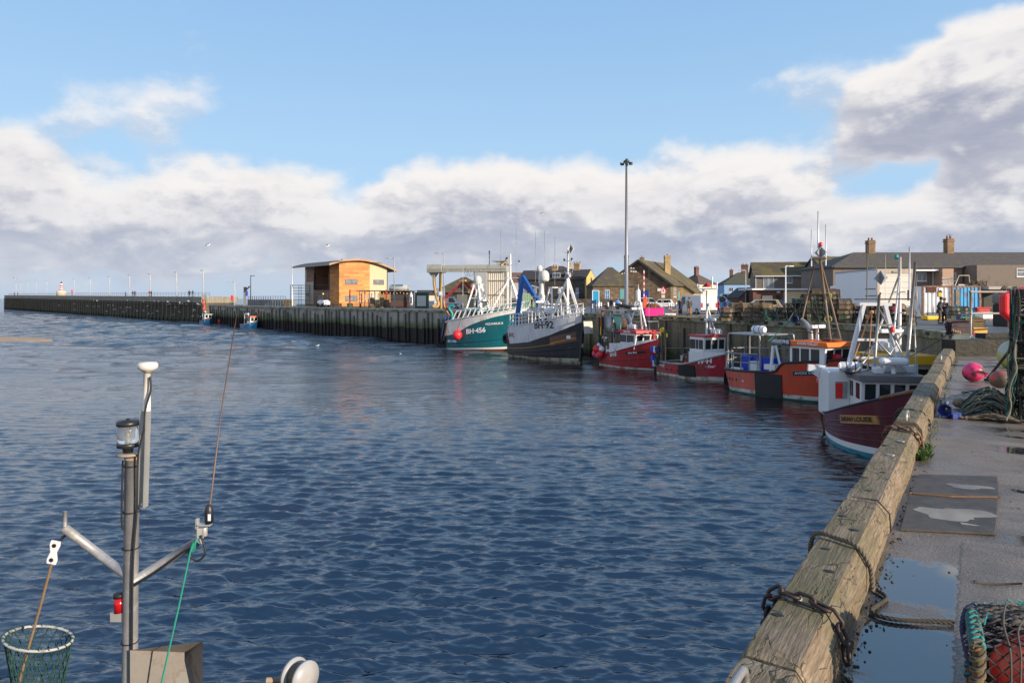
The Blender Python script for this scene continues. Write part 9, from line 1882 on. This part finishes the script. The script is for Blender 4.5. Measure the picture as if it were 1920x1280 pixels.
def gull(label,loc,rz,fly=False,group=None,s=1.0):
 t=thing('gull',label,'gull',loc,rz,group); b=MB(); b.tube([(-0.24,0,0.03),(-0.14,0,0.05),(0.04,0,0.07),(0.16,0,0.12),(0.22,0,0.18)],[0.02,0.07,0.095,0.06,0.045],8); b.ball((0.23,0,0.2),0.05,8,6); b.tube([(0.26,0,0.195),(0.34,0,0.18)],[0.016,0.006],5); remesh(b,0.012).build('body',GULL,t); b=MB()
 for y in (-1,1):
  if fly:b.loft([[Vector((0.1-dx,y*dy,0.1+dz)),Vector((-0.05-dx,y*dy,0.1+dz)),Vector((-0.05-dx,y*dy,0.115+dz)),Vector((0.1-dx,y*dy,0.12+dz))] for dx,dy,dz in ((0,0.05,0),(-0.05,0.35,0.14),(0.08,0.68,0.02))])
  else :b.ball((-0.08,y*0.075,0.07),(0.22,0.035,0.055),8,6)
 b.build('wing',GULLG,t); t.scale=(s,s,s); return t
gull('gull flying low over the harbour mouth',at(389,95,Z_(461,95)),0.5,True,s=1.3); gull('dark gull gliding above the timber clad roof',at(613,90,Z_(463,90)),0.2,True,s=1.3); gull('gull flying over the tripod masts',at(1017,110,Z_(401,110)),0.6,True); gull('gull flying far out over the pier',at(28,140,Z_(523,140)),0,True); gull('white gull floating in the middle of the harbour',gp(595,649,0),0.4,s=0.9); gull('brownish gull floating right of the white one',gp(752,665,0),2.4,s=0.8); gull('gull perched on top of the tall lighting mast',Vector((Yl*(1175-960)/F,Yl,QZ+hL+0.5)),2.0,s=1.4)
pg=None; rn=random.Random(12)
for i in range(46):
 px=60+316*rn.random()**0.55; p=on_pier(px,-0.55); p.z=rn.choice([4.4,3.6,2.9,2.2,1.5,5.0])+rn.uniform(-0.15,0.15); f=0.9+0.6*(p.y/300)
 if pg is None:pg=gull('white gull roosting on the dark pier piling',p,0.8,group='gulls roosting on the pier piling',s=1.25)
 else :dup(pg,p,rn.uniform(0,6),scale=1.25*f)
 # ---------------------------------------------------------------- mast of the boat lying below the camera
t=thing('moored_boat','boat below the quay, its grey mast with lantern and white aerial rising into view','boat',(0,0,0)); YM=4.7; mx=X_(245,YM); M3=lambda px,py,dy=0.0:Vector((X_(px,YM),YM+dy,Z_(py,YM)))
MG=mat('mast_galvanised',(0.32,0.32,0.33),0.5,0.22,9.0,metal=0.35,c2=(0.42,0.42,0.42),c2amt=0.35,c2scale=12.0,bump=0.1,bscale=60); GRYP_=mat('off_white_plastic',(0.66,0.63,0.57),0.4,0.05); AL=mat('dull_aluminium',(0.42,0.42,0.4),0.45,0.12,5.0,metal=0.4)
h=Hull(8.5,2.9,lambda u:1.0+0.9*u*u,full=0.8); hd_=thing; hr_=math.atan2(QA.y,QA.x)
ho=h.build(t,{'mats':[BOOTW,hull_mat('navy_hull_paint',(0,0,0))],'rows':[(0.15,0,2),(lambda u:1.0+0.9*u*u,1,6)],'in':0},lambda u:0.7+0.6*u*u,DECKM)
for c in kids(t):c.location=(-6.1,-1.0,0); c.rotation_euler=(0,0,hr_)
b=MB(); b.tube([(mx,YM,0.6),M3(243,1290),M3(248,848)],[0.056,0.05,0.047],20); b.build('mast',MG,t)
b=MB(); b.tube([M3(122,990),M3(240,1080)],0.03,14); b.tube([M3(122,1000),M3(122,958)],[0.012,0.014],8); b.build('port_arm',MG,t); b=MB(); b.tube([M3(252,1088),M3(374,1012)],0.032,14); b.build('starboard_arm',MG,t)
b=MB(); b.lathe([(0.085,0),(0.085,0.012),(0.05,0.014)],M3(244,852),20); b.lathe([(0.05,-0.02),(0.05,0.0)],M3(248,856),16); pl_=b.build('lantern_plate',mat('rusty_plate',(0.3,0.25,0.2),0.7,0.2,c2=(0.2,0.09,0.04),c2amt=0.4,c2scale=20.0),t)
gl=bpy.data.materials.new('clear_lantern_glass'); gl.use_nodes=True; gb=gl.node_tree.nodes['Principled BSDF']; gb.inputs['Transmission Weight'].default_value=0.9; gb.inputs['Roughness'].default_value=0.12; gb.inputs['Base Color'].default_value=(0.85,0.88,0.9,1); gb.inputs['IOR'].default_value=1.25
c0=M3(240,848); b=MB(); b.lathe([(0.03,0),(0.035,0.03),(0.07,0.04),(0.073,0.065),(0.06,0.07)],c0,20); b.cyl(c0+Vector((0.05,0.04,0.06)),c0+Vector((0.05,0.04,0.19)),0.006,n=6); b.lathe([(0.068,0.185),(0.074,0.19),(0.074,0.212),(0.06,0.222),(0.012,0.225),(0.012,0.235),(0.0,0.236)],c0,20); ln_=b.build('lantern',mat('black_lantern_rim',(0.02,0.02,0.022),0.4),t); b=MB(); b.lathe([(0.066,0.07),(0.069,0.1),(0.069,0.15),(0.066,0.186)],c0,24); b.build('lens',gl,ln_); b=MB(); b.cyl(c0+Vector((0,0,0.06)),c0+Vector((0,0,0.16)),0.016,n=10); b.build('bulb',AL,ln_)
c0=M3(277,765); b=MB(); b.tube([M3(275,790),M3(276,690)],[0.026,0.022],14); b.lathe([(0.02,0.24),(0.045,0.262),(0.064,0.275),(0.066,0.3),(0.055,0.315),(0.0,0.32)],c0,24); b.build('satellite_aerial',GRYP_,t)
b=MB(); T_=M3(273,858,-0.02); b.box(T_,(0.07,0.014,(949-772)/F*YM),Matrix.Rotation(0.03,4,'Y')); b.box(T_+Vector((0.03,-0.02,0)),(0.012,0.045,(949-772)/F*YM),Matrix.Rotation(0.03,4,'Y')); [b.cyl(M3(x,y,-0.05),M3(x,y,-0.02),0.014,n=8) for x,y in ((278,867),(275,941))]; b.build('aerial_channel',AL,t)
b=MB(); b.tube(smoothpath([M3(286,705,-0.03),M3(288,730,-0.04),M3(280,765,-0.05),M3(279,800,-0.06),M3(268,850,-0.06),M3(264,950,-0.05),M3(258,1060,-0.06),M3(256,1280,-0.06)],6),0.007,6); b.tube(smoothpath([M3(238,860,-0.05),M3(235,960,-0.045),M3(236,990,-0.04)],5),0.006,6); b.tube(smoothpath([M3(380,1000,-0.03),M3(391,1030,-0.05),M3(376,1046,-0.05),M3(362,1035,-0.05),M3(355,1026,-0.04),M3(300,1066,-0.05),M3(258,1092,-0.06)],6),0.007,6); b.build('cable',BLACK,t)
b=MB(); [b.tube([M3(x0,y,-0.056*math.cos(0))+Vector((0,0.056-0.056*math.cos(a),0))*0+Vector((0.053*math.sin(a),0.056-0.053*math.cos(a),0)) for a in [2*PI*i/16 for i in range(16)]],0.005,5,closed=True) for x0,y in ((247,958),(245,1026),(243,1202),(248,872))]; b.build('cable_tie',BLACK,t)
b=MB(); b.lathe([(0.028,0),(0.03,0.08),(0.022,0.12),(0.01,0.13)],M3(392,980),14); wb_=b.build('whip_base',mat('black_whip_base',(0.02,0.022,0.03),0.4),t); b=MB(); b.tube([M3(394,945),M3(415,770),M3(444,588)],[0.006,0.004,0.003],6); b.build('whip_aerial',mat('brown_whip',(0.16,0.1,0.07),0.5),t); b=MB(); b.box(M3(396,967,-0.03),(0.018,0.006,0.045)); b.build('whip_label',LETW,wb_)
b=MB(); b.box(M3(376,998),(0.045,0.05,0.07),0.3); b.box(M3(384,983),(0.09,0.05,0.012)); b.lathe([(0.022,-0.03),(0.022,0.03)],M3(383,996),10,M=None); b.box(M3(370,985),(0.02,0.03,0.1)); b.build('aerial_bracket',AL,t,bevel=0.004)
b=MB(); c0=M3(224,1146); b.lathe([(0.036,0),(0.036,0.1)],c0,16); rl_=b.build('red_port_lamp',mat('red_lamp_glass',(0.4,0.008,0.015),0.2,0.05),t); b=MB(); b.lathe([(0.038,0.1),(0.038,0.125),(0.0,0.13)],c0,16); b.build('lamp_cap',BLACK,rl_); b=MB(); b.box(c0+Vector((0,0,-0.03)),(0.1,0.05,0.06)); b.build('lamp_bracket',AL,t)
b=MB(); A_,B_,C_,D_,E_=M3(256,1207,-0.08),M3(368,1215,0.1),M3(368,1420,0.1),M3(256,1420,-0.08),M3(318,1262,0.28); b.add([A_,B_,C_,D_,E_],[(0,1,4),(1,2,4),(2,3,4),(3,0,4)]); b.build('corner_reflector_tray',mat('weathered_grey_tray',(0.2,0.185,0.17),0.65,0.2,6.0,c2=(0.12,0.095,0.07),c2amt=0.3,c2scale=6.0),t)
b=MB(); ra=Vector((0.85,-0.52,0.05)).normalized(); c0=M3(562,1268); Mr=Matrix.Translation(c0)@ra.to_track_quat('Z','Y').to_matrix().to_4x4(); [b.lathe([(0.0,z-0.01),(0.115,z-0.01),(0.115,z+0.01),(0.02,z+0.012)],(0,0,0),30,M=Mr) for z in (-0.055,0.055)]; rl2=b.build('line_reel',mat('pale_reel_plastic',(0.36,0.36,0.36),0.4,0.08),t); b=MB(); b.lathe([(0.08,-0.045),(0.08,0.045)],(0,0,0),20,M=Mr); b.build('wound_line',OLDROPE,rl2); b=MB(); b.tube([c0+Vector((-0.02,0.02,-0.02)),M3(500,1275)],0.02,8); b.tube([c0,c0+Vector((0,0,-1.2))],0.03,8); b.build('reel_bracket',WOODP,t)
o=rope([M3(370,1010,-0.06),M3(364,1030,-0.06),M3(345,1130,-0.08),M3(312,1285,-0.1)],'thin sea green rope tied to the mast arm below the aerial',mat('bright_green_rope',(0.02,0.25,0.18),0.7,0.2,30.0),0.007,twist=0.05)
b=MB(); [b.tube([M3(371-k*2,1014+k*3,0)+Vector((0.02*math.sin(a)*0.6,0.042*math.cos(a),0.036*math.sin(a))) for a in [2*PI*i/14 for i in range(14)]],0.008,6,closed=True) for k in range(4)]; tag(b.build('rope_knot',mat('bright_green_rope',(0,0,0))),'sea green rope turns knotted round the mast arm end','rope')
tw=mat('golden_brown_rope',(0.2,0.13,0.07),0.85,0.25,30.0); rope([M3(103,1050,-0.03),M3(82,1135,-0.04),M3(62,1210,-0.05),M3(42,1290,-0.06)],'brown and grey laid rope hanging from the white link plate',tw,0.0095,twist=0.045)
t=thing('link_plate','white plastic link plate hanging from the end of the mast arm','link plate',M3(106,1032,-0.03)); b=MB(); b.prism([(-0.03,-0.08),(0.03,-0.08),(0.034,-0.05),(0.02,0),(0.034,0.05),(0.03,0.08),(-0.03,0.08),(-0.034,0.05),(-0.02,0),(-0.034,-0.05)],'y',-0.008,0.008,M=Matrix.Rotation(0.2,4,'Y')); b.build('plate',WHITE2,t,bevel=0.003); b=MB(); [b.lathe([(0.014,-0.012),(0.014,0.012)],(0,0,0),10,M=Matrix.Rotation(0.2,4,'Y')@Matrix.Translation((0,0,z))@Matrix.Rotation(PI/2,4,'X')) for z in (-0.05,0.05)]; b.build('hole',BLACK,t); b=MB(); b.tube([Vector((0.01,0,0.05)),M3(122,1003)-M3(106,1032,-0.03)],0.01,6); b.build('lashing',BLACK,t)
t=thing('hoop_net','hoop net with a white rim and dark green mesh hanging at the picture edge','net',M3(72,1196)); b=MB(); rx,ry=0.215,0.16; hp_=lambda a,k=1.0,z=0.0:Vector((rx*k*math.cos(a),ry*k*math.sin(a),0.0-0.16*k*math.cos(a)*0.22+z)); b.tube([hp_(2*PI*i/40) for i in range(40)],0.0095,8,closed=True); b.build('rim',mat('scuffed_white_pipe',(0.42,0.42,0.4),0.6,0.25,8.0,c2=(0.15,0.15,0.13),c2amt=0.4,c2scale=9.0),t); b=MB(); n=22
for i in range(n):
 for sg in (-1,1):b.tube([hp_(2*PI*(i+sg*0.5*q)/n,1-0.055*q,-0.055*q-0.004*q*q) for q in range(10)],0.0035,4)
[b.tube([hp_(2*PI*i/n)+Vector((0.018*math.cos(q),0,0.018*math.sin(q))) for q in (0,1.5,3,4.5)],0.004,4) for i in range(0,n)]; b.build('mesh',mat('dark_green_mesh',(0.015,0.06,0.045),0.8,0.2),t)
